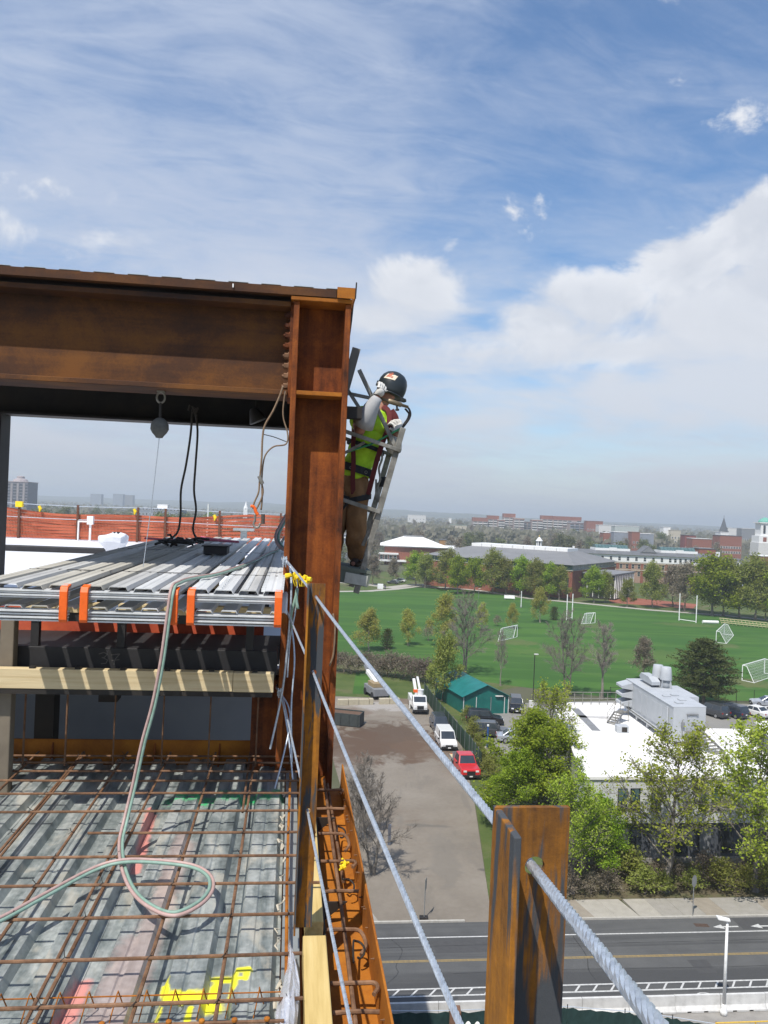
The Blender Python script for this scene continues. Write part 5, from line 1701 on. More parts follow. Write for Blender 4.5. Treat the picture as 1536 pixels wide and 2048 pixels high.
stain(GRASS_FIELD, [(at(1495, 1366), 5, 5, (0.15, 0.13, 0.06), .55), (at(1440, 1290), 5, 5, (0.14, 0.13, 0.06), .5), (at(1020, 1284), 6, 5, (0.14, 0.13, 0.06), .45), (at(1182, 1252), 5, 5, (0.13, 0.13, 0.06), .45), (at(1376, 1250), 9, 4, (0.12, 0.13, 0.05), .4),
                    (at(1250, 1310), 26, 9, (0.095, 0.14, 0.035), .5), (at(820, 1215), 40, 12, (0.035, 0.095, 0.018), .5), (at(1330, 1280), 20, 8, (0.035, 0.10, 0.02), .4)], (-160, 150))
ground_sheet('sports_field', [(-160, 150), (-30, 146), (-5, 141.5), (10, 129), (22, 123), (36, 117.5), (55, 119.5), (130, 135), (230, 150), (230, 190), (112, 222), (98, 231), (80, 237), (60, 250), (47, 256), (34, 277), (22, 280), (12.5, 281), (5, 268), (-14, 253), (-160, 230)], 0.018, GRASS_FIELD, 'large green playing field')
ground_sheet('field_edge', [(-160, 253), (-14, 256), (5, 272), (12, 287), (35, 281.5), (49, 260), (62, 253), (82, 240.5), (100, 234.5), (112, 226), (230, 194), (260, 330), (-160, 360)], 0.016, GRASS_ROUGH, 'grass strip under the trees beyond the field')
def path_along(pts, wd, label):
    pts = [Vector((p[0], p[1], 0)) for p in pts]
    m = MB(); rows = []
    for i, p in enumerate(pts):
        d = (pts[min(i + 1, len(pts) - 1)] - pts[max(0, i - 1)]).normalized()
        n_ = Vector((-d.y, d.x, 0)) * wd / 2
        rows.append([(*(p + n_).xy, 0.03), (*(p - n_).xy, 0.03)])
    m.sheet(rows)
    wput('path', m, PATHM, (*pts[0].xy, 0.03), label=label, kind='structure')
path_along([(-160, 232), (-14.6, 255), (-4, 261), (4.8, 271.5), (12.2, 284), (22, 285), (33, 280), (48.3, 258.6), (61.2, 251.8), (80.6, 239), (99.2, 233), (109.5, 225.7), (140, 214), (230, 186)], 3.2, 'pale path curving along the far edge of the field')
path_along([(-60, 300), (-20, 292), (-4, 284), (3, 276), (12, 290), (30, 300), (60, 312)], 6, 'pale forecourt road beyond the field')
ground_sheet('courts', [at(1225, 1206).xy, at(1385, 1218).xy, (104, 262), (78, 282)], 0.034, M('red_court', [(0.22, 0.07, 0.04), (0.30, 0.10, 0.06)], 0.2, 0.9), 'red clay courts beyond the field')

# concrete barriers along the site, all alike
proto = None
BL = 2.56
def barrier_mesh():
    m = MB()
    prof = [(0.0, 0.02), (0.58, 0.02), (0.58, 0.10), (0.40, 0.30), (0.36, 0.82), (0.22, 0.82), (0.18, 0.30), (0.0, 0.10)]
    def run(x0, x1, pr):
        m.prism(pr, x0, x1, lambda u, v, d: (d, u, v))
    up = [(u, max(v, 0.10)) for u, v in prof]
    run(0.012, BL - 0.012, [(0, 0.101), (0.58, 0.101), (0.40, 0.30), (0.36, 0.82), (0.22, 0.82), (0.18, 0.30)])
    for x0, x1 in ((0.012, 0.62), (0.86, 1.56), (1.80, BL - 0.012)):
        m.box(x0, x1, 0.0, 0.58, 0.012, 0.100)
    return m.mesh('concrete_barrier', BARRIER)
bm = barrier_mesh()
for k in range(-6, 13):
    a = 18.74 + (k - 1) * BL
    o = bpy.data.objects.new('concrete_barrier', bm)
    COL.objects.link(o)
    o.location = (*fr(a, 40.32 + rng.uniform(-.015, .015)), 0.014)
    o.rotation_euler = (0, 0, PSI + rng.uniform(-.004, .004))
    where = 'behind the lamp post' if k == 1 else 'one of the row along the street'
    tag(o, 'white concrete barrier segment ' + ('behind the white lamp post' if k == 1 else 'in the row between the hatched strip and the site'), 'barrier', 'concrete barriers along the street')

# site fence with green screen: panels with their own posts
SCREEN = M('green_screen_cloth', [(0.008, 0.028, 0.026), (0.014, 0.042, 0.038)], 3, 0.85)
def fence_panel(p0, p1, h, label):
    p0, p1 = Vector((*p0, 0)), Vector((*p1, 0))
    t = wthing('fence_panel', label, 'fence', tuple((p0 + p1) / 2), 'green screened fence panels along the site')
    d = (p1 - p0).normalized(); n_ = Vector((d.y, -d.x, 0))
    m = MB()
    rows = []
    k = 10
    for j in range(4):
        rows.append([p0.lerp(p1, i / k) + n_ * (0.03 + 0.04 * math.sin(i * 1.7 + j)) + Vector((0, 0, 0.06 + (h - 0.14) * j / 3 + (0.05 * math.sin(i * 2.2) if j == 3 else 0))) for i in range(k + 1)])
    m.sheet(rows)
    put('screen', m, SCREEN, t)
    for q in (p0, p1):
        put('post', MB().tube([q + Vector((0, 0, 0)), q + Vector((0, 0, h + 0.1))], 0.03, 6), WIRE, t)
    for z in (0.12, h):
        put('rail', MB().tube([p0 + Vector((0, 0, z)), p1 + Vector((0, 0, z))], 0.022, 6), WIRE, t)
Z = 1.85
fA = [at(760, 2022, Z), at(905, 2021, Z), at(1060, 2015, Z), at(1135, 2013, Z), at(1250, 2022, Z), at(1345, 2034, Z), at(1432, 2048, Z), at(1500, 2070, Z)]
fl = ['by the orange edge channel', 'between the upper cable and the near post', 'behind the near post', 'just beyond the near post', 'where the row bends towards the site', 'in front of the barriers', 'at the bottom of the photo by the yellow railing']
for i in range(len(fA) - 1):
    fence_panel(fA[i].xy, fA[i + 1].xy, Z, 'green screened site fence panel ' + fl[i])
# yellow and green lift railing in the lower corner, small site boxes
p = at(1432, 2046, 2.4)
t = wthing('lift_railing', 'yellow and green railing of a work lift at the bottom corner of the photo', 'work lift', (p.x + 2, p.y - 1, 0))
GREENP = M('green_paint', (0.10, 0.42, 0.08), 10, 0.5); YP = M('yellow_paint', (0.62, 0.40, 0.06), 10, 0.5)
d = Vector((CP, SP, 0))
for z in (2.4, 1.9):
    put('rail', MB().tube([Vector((p.x, p.y, z)), Vector((p.x, p.y, z)) + d * 6], 0.035, 6), YP, t)
for k in range(4):
    q = Vector((p.x, p.y, 0)) + d * 2 * k
    put('post', MB().tube([q + Vector((0, 0, 1.4)), q + Vector((0, 0, 2.42))], 0.035, 6), YP, t)
put('brace', MB().tube([Vector((p.x, p.y, 2.4)), Vector((p.x, p.y, 1.4)) + d * 1.1], 0.03, 6), GREENP, t)
m = MB(); m.prism([fr(23.0, 35.6), fr(29, 35.6), fr(29, 36.5), fr(23.0, 36.5)], 1.0, 1.35, lambda u, v, dd: (u, v, dd))
put('platform', m, M('pale_green_deck', (0.16, 0.36, 0.22), 3, 0.6), t)
for q in ((23.3, 35.6), (28.6, 35.6), (23.3, 36.4), (28.6, 36.4)):
    put('wheel', MB().tube([Vector((*fr(q[0], q[1]), 0.5)), Vector((*fr(q[0], q[1] + 0.2), 0.5))], 0.5, 12), TYRE, t)
p = at(912, 2046, 1.2)
t = wthing('site_heater', 'brown site cabinet with pale tanks near the fence', 'site cabinet', (p.x, p.y, 0))
put('cabinet', MB().box(p.x - 0.35, p.x + 0.2, p.y - 0.3, p.y + 0.3, 0, 1.9), M('brown_cabinet', (0.17, 0.09, 0.055), 5, 0.7), t, bevel=0.02)
for k in range(2):
    put('tank', MB().lathe([(0.05, 0), (0.18, 0.03), (0.18, 0.9), (0.1, 1.05), (0.04, 1.1)], 10, Matrix.Translation((p.x + 0.6 + 0.45 * k, p.y, 0.2))), WHITE, t, smooth=True)
put('tank_rack', MB().box(p.x + 0.3, p.x + 1.4, p.y - 0.3, p.y + 0.3, 0, 0.19), DARKSTEEL, t)

# lamp post
p = at(1447, 2030)
t = wthing('street_lamp', 'white street lamp with a flat head behind the concrete barriers', 'street lamp', tuple(p))
top = dist_at(1456, 1846, p.y).z
put('base', MB().lathe([(0.19, 0), (0.19, 0.25), (0.12, 0.34), (0.10, 0.6)], 12, Matrix.Translation(p)), WHITE, t, smooth=True)
put('pole', MB().tube([p + Vector((0, 0, 0.6)), p + Vector((0, 0, top))], [0.095, 0.065], 12), WHITE, t, smooth=True)
hd_ = p + Vector((0, 0, top))
m = MB()
m.prism([(-0.52, -0.10), (0.10, -0.16), (0.16, 0.12), (-0.50, 0.30)], 0.0, 0.10, lambda u, v, d_: hd_ + Vector((u, v, d_ + 0.12 - 0.2 * u * 0.5)))
put('lamp_head', m, WHITE, t, bevel=0.02)
put('arm', MB().tube([hd_ + Vector((0, 0, -0.02)), hd_ + Vector((-0.05, 0.02, 0.13))], 0.05, 8), WHITE, t)

# street signs seen from behind
SIGNB = M('sign_back_metal', (0.28, 0.285, 0.28), 10, 0.5, 0.3)
for (px, py, ht, lab, oct_) in ((1385, 1835, 2.75, 'grey octagonal sign seen from behind on the far pavement', True), (848, 1838, 2.55, 'grey edge-on sign at the driveway corner', False)):
    p = at(px, py)
    t = wthing('street_sign', lab, 'sign', tuple(p))
    put('post', MB().tube([p, p + Vector((0, 0, ht))], 0.032, 6), SIGNB, t)
    c = p + Vector((0, 0, ht - 0.32))
    m = MB()
    if oct_:
        nx = Vector((0.42, -0.9, 0)); sx = Vector((0.9, 0.42, 0))
        m.prism([(0.38 * math.cos(R(22.5 + 45 * k)), 0.38 * math.sin(R(22.5 + 45 * k))) for k in range(8)], 0.034, 0.042, lambda u, v, d_: c + sx * u * 0.6 + Vector((0, 0, v * 1.1)) + nx * d_)
    else:
        sx = Vector((0.22, 0.97, 0)); nx = Vector((0.97, -0.22, 0))
        m.prism([(-0.30, -0.38), (0.30, -0.38), (0.30, 0.38), (-0.30, 0.38)], 0.034, 0.042, lambda u, v, d_: c + sx * u + Vector((0, 0, v)) + nx * d_)
    put('plate', m, SIGNB, t)
    if not oct_:
        put('foot_block', MB().box(p.x - .3, p.x + .25, p.y - .2, p.y + .2, 0.01, 0.16), DARKSTEEL, t, bevel=.02)
p = at(778, 1690)
m = MB().box(p.x - 0.12, p.x + 0.12, p.y - 0.10, p.y + 0.10, 0, 1.6)
wput('meter_cabinet', m, M('slate_grey_box', (0.12, 0.13, 0.16), 8, 0.6), (p.x, p.y, 0), bevel=0.015, label='narrow slate grey cabinet standing on the driveway by the bare tree', cat='cabinet')

# ================================================================== WHITE-ROOFED BUILDING
t = wthing('white_building', 'two storey building with a big white flat roof behind the street trees', 'building', (17, 61, 0))
FA = Vector((16.0, 60.6, 0)); FB = Vector((47.0, 64.2, 0)); FC = Vector((47, 77.5, 0)); FD = Vector((30.5, 76.2, 0)); FE = Vector((30.5, 86.2, 0)); FF = Vector((18.8, 84.6, 0))
ZR = 6.4
outl = [FA, FB, FC, FD, FE, FF]
ctr = sum(outl, Vector()) / 6
up_ = [(p.x, p.y) for p in outl]
METALP = M('white_metal_panel', [(0.50, 0.51, 0.52), (0.60, 0.61, 0.62), (0.66, 0.67, 0.67)], 0.6, 0.5)
low = [(p.x + (ctr.x - p.x) * 0.012, p.y + (ctr.y - p.y) * 0.02) for p in outl]
put('upper_wall', MB().prism(up_, 3.05, ZR - 0.002, lambda u, v, d: (u, v, d)), METALP, t)
put('lower_wall', MB().prism(low, 0.35, 3.048, lambda u, v, d: (u, v, d)), M('dark_slate_panel', [(0.065, 0.072, 0.085), (0.095, 0.103, 0.12)], 1.5, 0.6), t)
put('plinth', MB().prism([(p.x + (ctr.x - p.x) * -0.002, p.y + (ctr.y - p.y) * -0.004) for p in outl], 0, 0.348, lambda u, v, d: (u, v, d)), CONC, t)
put('roof', MB().prism([(p.x + (ctr.x - p.x) * 0.012, p.y + (ctr.y - p.y) * 0.012) for p in outl], ZR, ZR + 0.05, lambda u, v, d: (u, v, d)), WROOF, t)
for k in range(9):
    y = .1 + .1 * k
    p, q = FA.lerp(FF, y), FB.lerp(FC, y)
    q = p.lerp(q, .97 if y < .6 else .42)
    p = p.lerp(q, .02)
    put('roof_seam', MB().bar(p + Vector((0, 0, ZR + .053)), q + Vector((0, 0, ZR + .053)), .10, .006), M('seam_grey', (0.56, 0.55, 0.53), 3, .8) if k == 0 else bpy.data.materials['seam_grey'], t)
for i in range(6):
    p, q = outl[i], outl[(i + 1) % 6]
    put('parapet', MB().bar(p + Vector((0, 0, ZR + 0.11)), q + Vector((0, 0, ZR + 0.11)), 0.24, 0.22), WROOF, t)
fd = (FB - FA).normalized(); fn = Vector((fd.y, -fd.x, 0))
# panel joints, upper floor
m = MB()
for k in range(1, 15):
    q = FA + fd * (k * 2.05) + fn * 0.012
    m.bar(q + Vector((0, 0, 3.1)), q + Vector((0, 0, ZR - 0.05)), 0.03, 0.02, fn)
put('wall_batten', m, UNIT, t)
WFR = M('dark_window_frame', (0.03, 0.032, 0.035), 10, 0.5)
for x in (3.05, 4.05, 5.75, 9.6, 10.6, 14.4, 15.4, 19.0, 20.0):
    q = FA + fd * x + fn * 0.02
    f = put('window', MB().prism([(-0.38, 3.95), (0.38, 3.95), (0.38, 5.72), (-0.38, 5.72)], 0.0, 0.05, lambda u, v, d: q + fd * u + Vector((0, 0, v)) + fn * d), WFR, t)
    put('pane', MB().prism([(-0.31, 4.78), (0.31, 4.78), (0.31, 5.66), (-0.31, 5.66)], 0.051, 0.06, lambda u, v, d: q + fd * u + Vector((0, 0, v)) + fn * d), GLASS_BLUE, f)
    put('pane', MB().prism([(-0.31, 4.01), (0.31, 4.01), (0.31, 4.74), (-0.31, 4.74)], 0.051, 0.06, lambda u, v, d: q + fd * u + Vector((0, 0, v)) + fn * d), GLASS, f)
for x in (4.2, 8.0, 11.7, 15.5):
    q = FA + fd * x - fn * 0.1
    put('ground_window', MB().prism([(-0.5, 0.7), (0.5, 0.7), (0.5, 2.6), (-0.5, 2.6)], 0.0, 0.06, lambda u, v, d: q + fd * u + Vector((0, 0, v)) + fn * (d + 0.02)), GLASS, t)
for x in (5.9, 9.9):
    q = FA + fd * x - fn * 0.1
    put('door', MB().prism([(-0.45, 0.36), (0.45, 0.36), (0.45, 2.5), (-0.45, 2.5)], 0.0, 0.05, lambda u, v, d: q + fd * u + Vector((0, 0, v)) + fn * (d + 0.02)), GREYWALL, t)
# roof rails at the back corner
m_ = [FF + Vector((0.3, -0.3, ZR)), FF + Vector((7.6, 0.75, ZR))]
for z in (0.75, 1.4):
    put('roof_rail', MB().tube([m_[0] + Vector((0, 0, z)), m_[1] + Vector((0, 0, z))], 0.04, 6), ALU, t)
for k in range(9):
    q = m_[0].lerp(m_[1], k / 8)
    put('roof_post', MB().tube([q, q + Vector((0, 0, 1.42))], 0.035, 6), ALU, t)
q0 = m_[0]; q1 = q0 + Vector((-0.05, -3.4, 0))
for z in (0.75, 1.4):
    put('roof_rail', MB().tube([q0 + Vector((0, 0, z)), q1 + Vector((0, 0, z))], 0.04, 6), ALU, t)
# walk pads
for (x0, x1, y0, y1) in ((20.2, 21.0, 74.5, 83), (20.2, 24.5, 79.2, 80.1)):
    put('walk_pad', MB().box(x0, x1, y0, y1, ZR + 0.052, ZR + 0.075), GREYWALL if x1 - x0 < 2 else M('grey_pad', (0.45, 0.44, 0.43), 3, 0.9), t)
p = at(1242, 1465, ZR)
m = MB().box(p.x - 0.5, p.x + 0.6, p.y - 0.4, p.y + 0.4, ZR + 0.051, ZR + 0.7)
put('roof_hatch', m, UNIT, t, bevel=0.03)
put('hatch_opening', MB().box(p.x - 0.05, p.x + 0.45, p.y - 0.41, p.y - 0.401, ZR + 0.15, ZR + 0.6), DARKSTEEL, t)
# raised neighbour block at the edge of the photo
t = wthing('white_building', 'grey-walled block with a white roof beside the parked cars at the photo edge', 'building', (40, 71, 0))
m = MB().prism([(33.5, 67.8), (60, 71), (60, 77), (34.6, 72.8)], 0, 8.2, lambda u, v, d: (u, v, d))
put('wall', m, M('slate_blue_wall', (0.13, 0.14, 0.17), 1, 0.8), t)
m = MB().prism([(33.4, 67.7), (60.1, 70.9), (60.1, 77.1), (34.5, 72.9)], 8.202, 8.35, lambda u, v, d: (u, v, d))
put('roof', m, WROOF, t)

# rooftop air handling unit
ux = Vector((0.985, 0.17, 0)).normalized(); uy = Vector((-0.045, 1, 0)).normalized()
uo = at(1345, 1482, ZR + 0.5); uo.z = ZR
def U(x, y, z): return uo + ux * x + uy * y + Vector((0, 0, z))
t = wthing('roof_unit', 'long pale grey rooftop air unit with three angled hoods at its far end', 'roof unit', tuple(uo))
UL, UW, UH = 12.0, 3.1, 3.45
put('casing', MB().prism([(0, 0), (UW, 0), (UW, UL), (0, UL)], 0.75, UH, lambda u, v, d: U(u, v, d)), UNIT, t)
for k in range(12):
    m = MB().prism([(-0.06, k * 1.0 + 0.02), (UW + 0.06, k * 1.0 + 0.02), (UW + 0.06, k + 0.98), (-0.06, k + 0.98)], UH + 0.002, UH + 0.06, lambda u, v, d: U(u, v, d))
    put('roof_panel', m, UNIT, t, bevel=0.015)
put('base_frame', MB().prism([(-0.1, -0.1), (UW + 0.1, -0.1), (UW + 0.1, UL + 0.1), (-0.1, UL + 0.1)], 0.45, 0.748, lambda u, v, d: U(u, v, d)), GREYWALL if False else M('unit_base', (0.46, 0.48, 0.50), 3, 0.6), t)
for y in (0.3, 3.2, 6.0, 8.8, 11.6):
    for x in (0.1, UW - 0.1):
        put('leg', MB().prism([(x - 0.12, y - 0.12), (x + 0.12, y - 0.12), (x + 0.12, y + 0.12), (x - 0.12, y + 0.12)], 0.051, 0.448, lambda u, v, d: U(u, v, d)), WHITE, t)
for k in range(3):
    z = 1.0 + k * 0.85
    m = MB().prism([(0.0, z), (0.0, z + 0.72), (-1.15, z + 0.42), (-1.15, z + 0.20)], UL - 1.9, UL - 0.1, lambda u, v, d: U(u - 0.002, d, v))
    put('hood', m, UNIT, t)
    put('hood_mouth', MB().prism([(-1.05, z + 0.16), (-0.1, z - 0.01), (-0.1, z - 0.03), (-1.05, z + 0.13)], UL - 1.8, UL - 0.2, lambda u, v, d: U(u - 0.002, d, v)), GREYWALL, t)
for y0, y1 in ((1.2, 2.0), (2.6, 5.0), (6.2, 7.0), (7.6, 8.4)):
    put('service_door', MB().prism([(y0, 1.0), (y1, 1.0), (y1, 3.0), (y0, 3.0)], 0.0, 0.035, lambda u, v, d: U(-0.002 - d, u, v)), UNIT, t, bevel=0.01)
put('door', MB().prism([(1.35, 0.95), (2.25, 0.95), (2.25, 2.75), (1.35, 2.75)], 0.0, 0.04, lambda u, v, d: U(u, -0.002 - d, v)), UNIT, t, bevel=0.01)
put('door_hood', MB().prism([(1.25, 2.8), (2.35, 2.8), (2.35, 2.9), (1.25, 2.9)], 0.0, 0.14, lambda u, v, d: U(u, -0.002 - d, v)), GREYWALL, t)
put('meter_box', MB().prism([(0.75, 1.7), (1.05, 1.7), (1.05, 2.15), (0.75, 2.15)], 0.0, 0.16, lambda u, v, d: U(u, -0.002 - d, v)), GREYWALL, t)
put('downpipe', MB().tube([U(-0.1, 1.05, 0.8), U(-0.1, 1.05, 3.3)], 0.06, 8), UNIT, t)
put('gas_pipe', MB().tube([U(-0.22, 0.3, 0.7), U(-0.22, 11, 0.75)], 0.05, 8), BLOCKM, t)
for k in range(4):
    c = (1.1, 1.9, 1.0, 2.0)[k], (1.4, 2.5, 4.0, 4.4)[k]
    put('roof_cap', MB().prism([(c[0] - .35, c[1] - .3), (c[0] + .35, c[1] - .3), (c[0] + .35, c[1] + .3), (c[0] - .35, c[1] + .3)], UH + 0.062, UH + 0.18, lambda u, v, d: U(u, v, d)), UNIT, t, bevel=.02)
m = MB().prism([(7.6, UH + 0.30), (7.6, UH + 0.62), (8.6, UH + 0.95), (10.6, UH + 0.95), (11.0, UH + 0.55), (10.6, UH + 0.30)], 1.0, 1.9, lambda u, v, d: U(d, u, v))
put('exhaust_hood', m, UNIT, t)
put('exhaust_base', MB().prism([(8.2, UH + 0.061), (10.2, UH + 0.061), (10.2, UH + 0.299), (8.2, UH + 0.299)], 1.1, 1.8, lambda u, v, d: U(d, u, v)), GREYWALL, t)
for k, (x, y) in enumerate(((1.75, 8.9), (2.15, 7.8))):
    s_ = put('exhaust_stack', MB().lathe([(0.5, 0.06), (0.45, 0.4), (0.42, 0.62), (0.42, 0.80)], 14, Matrix.Translation(U(x + .4, y, UH))), M('stack_grey', (0.30, 0.32, 0.34), 5, 0.5) if k == 0 else bpy.data.materials['stack_grey'], t, smooth=True)
    put('stack_cone', MB().lathe([(0.58, 0.801), (0.58, 0.86), (0.53, 1.5), (0.46, 2.05), (0.44, 2.07)], 18, Matrix.Translation(U(x + .4, y, UH))), UNIT, s_, smooth=True)
    for q in range(4):
        an = q * 1.57 + 0.6
        put('stack_fin', MB().bar(U(x + .4, y, UH + .5) + Vector((.62 * math.cos(an), .62 * math.sin(an), -.42)), U(x + .4, y, UH + .5) + Vector((.44 * math.cos(an), .44 * math.sin(an), .3)), .05, .25), UNIT, s_)
put('rear_box', MB().prism([(UW + 0.02, 4.6), (UW + 1.5, 4.6), (UW + 1.5, 9.6), (UW + 0.02, 9.6)], 0.6, UH - 0.15, lambda u, v, d: U(u, v, d)), UNIT, t)
# metal stairs on the roof
def stairs(name, base, dirv, side, n, rise, run, wd, label):
    t = wthing('roof_stairs', label, 'stairs', tuple(base))
    for k in range(n):
        c = base + dirv * (run * (k + 0.5)) + Vector((0, 0, rise * (k + 1)))
        put('step', MB().bar(c - side * wd / 2, c + side * wd / 2, run * 0.9, 0.06), ALU, t)
    for s_ in (-1, 1):
        p0 = base + side * (s_ * wd / 2); p1 = p0 + dirv * (run * n) + Vector((0, 0, rise * n))
        put('stringer', MB().bar(p0 + Vector((0, 0, .05)), p1, 0.05, 0.2), GREYWALL, t)
        put('handrail', MB().tube([p0, p0 + Vector((0, 0, 1)), p1 + Vector((0, 0, 1)), p1], 0.028, 6), ALU, t)
        put('mid_rail', MB().tube([p0 + Vector((0, 0, .5)), p1 + Vector((0, 0, .5))], 0.022, 6), ALU, t)
    p1 = base + dirv * (run * n) + Vector((0, 0, rise * n))
    put('landing', MB().bar(p1, p1 + dirv * 1.1, wd, 0.06), ALU, t)
    for s_ in (-1, 1):
        q = p1 + dirv * 1.1 + side * (s_ * wd / 2)
        put('landing_leg', MB().tube([q - Vector((0, 0, rise * n)), q + Vector((0, 0, 1))], 0.03, 6), ALU, t)
b_ = at(1440, 1510, ZR); b_.z = ZR + 0.05
stairs('roof_stairs', b_, (-ux * .75 + uy).normalized(), (ux + uy * .2).normalized(), 7, 0.19, 0.27, 1.15, 'metal stairs with handrails on the white roof at the front of the air unit')
b_ = at(1222, 1450, ZR); b_.z = ZR + 0.05
stairs('roof_stairs', b_, (ux * .8 + uy * .6).normalized(), (uy * .8 - ux * .6).normalized(), 5, 0.19, 0.27, 0.9, 'small metal stairs on the white roof under the angled hoods')
# low green planting tray seen under the unit front

# ================================================================== VEHICLES
def paint(name, c, metal=0.0):
    return M(name, [tuple(x * 0.94 for x in c), c], 2, 0.32, metal, 0, spec=0.5, coat=0.6)


CARP = {'white': paint('white_car_paint', (0.72, 0.72, 0.71)), 'black': paint('black_car_paint', (0.012, 0.012, 0.014)), 'navy': paint('navy_car_paint', (0.022, 0.03, 0.05)),
        'red': paint('red_car_paint', (0.55, 0.018, 0.022)), 'silver': paint('silver_car_paint', (0.42, 0.45, 0.50), 0.3), 'grey': paint('dark_grey_car_paint', (0.045, 0.048, 0.053))}
PLASTIC = M('dark_bumper_plastic', (0.02, 0.02, 0.021), 10, 0.6)


def car(label, loc, rot, style, col, group=None):
    """x across, y forward"""
    Lc, Wc, Hc, zb, yb0, yb1, yt0, yt1 = {
        'sedan': (4.7, 1.82, 1.45, 0.92, -1.75, 1.15, -0.95, 0.30), 'suv': (4.7, 1.88, 1.75, 1.02, -2.2, 1.2, -1.95, 0.55),
        'minivan': (4.6, 1.85, 1.85, 1.02, -2.15, 1.55, -2.05, 0.75), 'pickup': (5.3, 1.95, 1.9, 1.12, -0.9, 1.25, -0.7, 0.65)}[style]
    t = thing({'sedan': 'car', 'suv': 'car', 'minivan': 'van', 'pickup': 'pickup_truck'}[style], label, {'sedan': 'car', 'suv': 'car', 'minivan': 'van', 'pickup': 'pickup truck'}[style], loc, rot, group)
    bm = CARP[col]
    h = Lc / 2
    hood = zb - 0.05
    nose = 0.78 if style != 'pickup' else 0.98
    if style == 'pickup':
        prof = [(-0.95, 0.35), (-0.95, zb), (yb1, zb), (h - 0.25, hood - .02), (h - 0.04, nose), (h, 0.55), (h - 0.06, 0.32)]
    else:
        prof = [(-h + .08, 0.28), (-h, 0.5), (-h + .04, zb - .02), (yb0, zb), (yb1, zb), (h - 0.35, hood - .06), (h - 0.06, nose - .02), (h, 0.52), (h - 0.08, 0.26)]
    put('body', MB().prism(prof, -Wc / 2, Wc / 2, lambda u, v, d: Vector((d, u, v))), bm, t, bevel=0.07)
    # cabin: frustum and its panes
    wb, wt = Wc / 2 - 0.05, Wc / 2 - (0.24 if style != 'minivan' else 0.14)
    B4 = [Vector((-wb, yb0, zb - .01)), Vector((wb, yb0, zb - .01)), Vector((wb, yb1, zb - .01)), Vector((-wb, yb1, zb - .01))]
    T4 = [Vector((-wt, yt0, Hc)), Vector((wt, yt0, Hc)), Vector((wt, yt1, Hc)), Vector((-wt, yt1, Hc))]
    m = MB(); m.add(B4 + T4, [(3, 2, 1, 0), (4, 5, 6, 7), (0, 1, 5, 4), (1, 2, 6, 5), (2, 3, 7, 6), (3, 0, 4, 7)])
    put('roof', m, bm, t, bevel=0.05)

    def pane(i, j, u0, u1, v0, v1, name):
        q = lambda u, v: (B4[i].lerp(B4[j], u)).lerp(T4[i].lerp(T4[j], u), v)
        p = [q(u0, v0), q(u1, v0), q(u1, v1), q(u0, v1)]
        n_ = (p[1] - p[0]).cross(p[3] - p[0]).normalized()
        m = MB(); m.add([x + n_ * 0.012 for x in p] + [x - n_ * 0.02 for x in p], [(0, 1, 2, 3), (0, 4, 5, 1), (1, 5, 6, 2), (2, 6, 7, 3), (3, 7, 4, 0)])
        put(name, m, GLASS, t)
    pane(2, 3, .05, .95, .12, .93, 'windscreen')
    pane(0, 1, .08, .92, .22, .9, 'rear_window')
    if style == 'minivan':
        for i, j, f in ((1, 2, 0), (3, 0, 1)):
            for u0, u1 in (((.70, .90),) if not f else ((.10, .30),)):
                pane(i, j, u0, u1, .18, .86, 'side_window')
    else:
        sp = ((.05, .46), (.50, .90)) if style != 'pickup' else ((.10, .85),)
        for u0, u1 in sp:
            pane(1, 2, u0, u1, .14, .9, 'side_window')
            pane(3, 0, 1 - u1, 1 - u0, .14, .9, 'side_window')
    wy = h - 0.9
    rw = 0.33 if style not in ('pickup',) else 0.39
    for sx in (-1, 1):
        for y in (wy, -wy + 0.1):
            m = MB().tube([(sx * (Wc / 2 - .20), y, rw), (sx * (Wc / 2 + .012), y, rw)], rw, 16)
            wh = put('wheel', m, TYRE, t, bevel=0.02)
            put('rim', MB().tube([(sx * (Wc / 2 + .0125), y, rw), (sx * (Wc / 2 + .02), y, rw)], rw * 0.62, 12), RIM, wh)
        put('headlight', MB().box(sx * (Wc / 2 - .36) - .16, sx * (Wc / 2 - .36) + .16, h - 0.10, h + .012, nose - .20, nose - .04), LAMPGLASS, t)
        yb = -h if style != 'pickup' else -2.65
        put('tail_light', MB().box(sx * (Wc / 2 - .14) - .1, sx * (Wc / 2 - .14) + .1, yb - .012, yb + .1, zb - .26, zb - .06), REDLAMP, t)
        put('mirror', MB().box(sx * (Wc / 2 + .10) - .10, sx * (Wc / 2 + .10) + .10, yb1 - .42, yb1 - .30, zb - .0, zb + .16), PLASTIC, t)
    put('bumper', MB().box(-Wc / 2 + .04, Wc / 2 - .04, h - .14, h + .05, .26, .50), PLASTIC, t, bevel=.03)
    put('grille', MB().box(-.42, .42, h - .05, h + .018, .52, nose - .12), PLASTIC, t)
    put('number_plate', MB().box(-.16, .16, h + .051, h + .06, .32, .44), WHITE, t)
    put('rear_plate', MB().box(-.16, .16, (-h if style != 'pickup' else -2.65) - .02, (-h if style != 'pickup' else -2.65) - .012, .62, .76), WHITE, t)
    if style == 'pickup':
        put('flatbed', MB().box(-1.05, 1.05, -2.65, -1.0, 0.82, 0.98), GREYWALL, t)
        for k in range(5):
            put('bed_plank', MB().box(-1.05 + k * .42, -.66 + k * .42, -2.65, -1.0, .982, 1.01), WOOD, t)
        put('headboard', MB().box(-1.08, 1.08, -1.0, -.955, .82, 1.75), GREYWALL, t)
        put('chassis', MB().box(-.5, .5, -2.6, -.955, .40, .80), PLASTIC, t)
    return t


fac = math.pi                       # facing the camera
def park(px, py, rot, style, col, lab, group=None):
    p = at(px, py)
    return car(lab, (p.x, p.y, 0.026), rot, style, col, group)


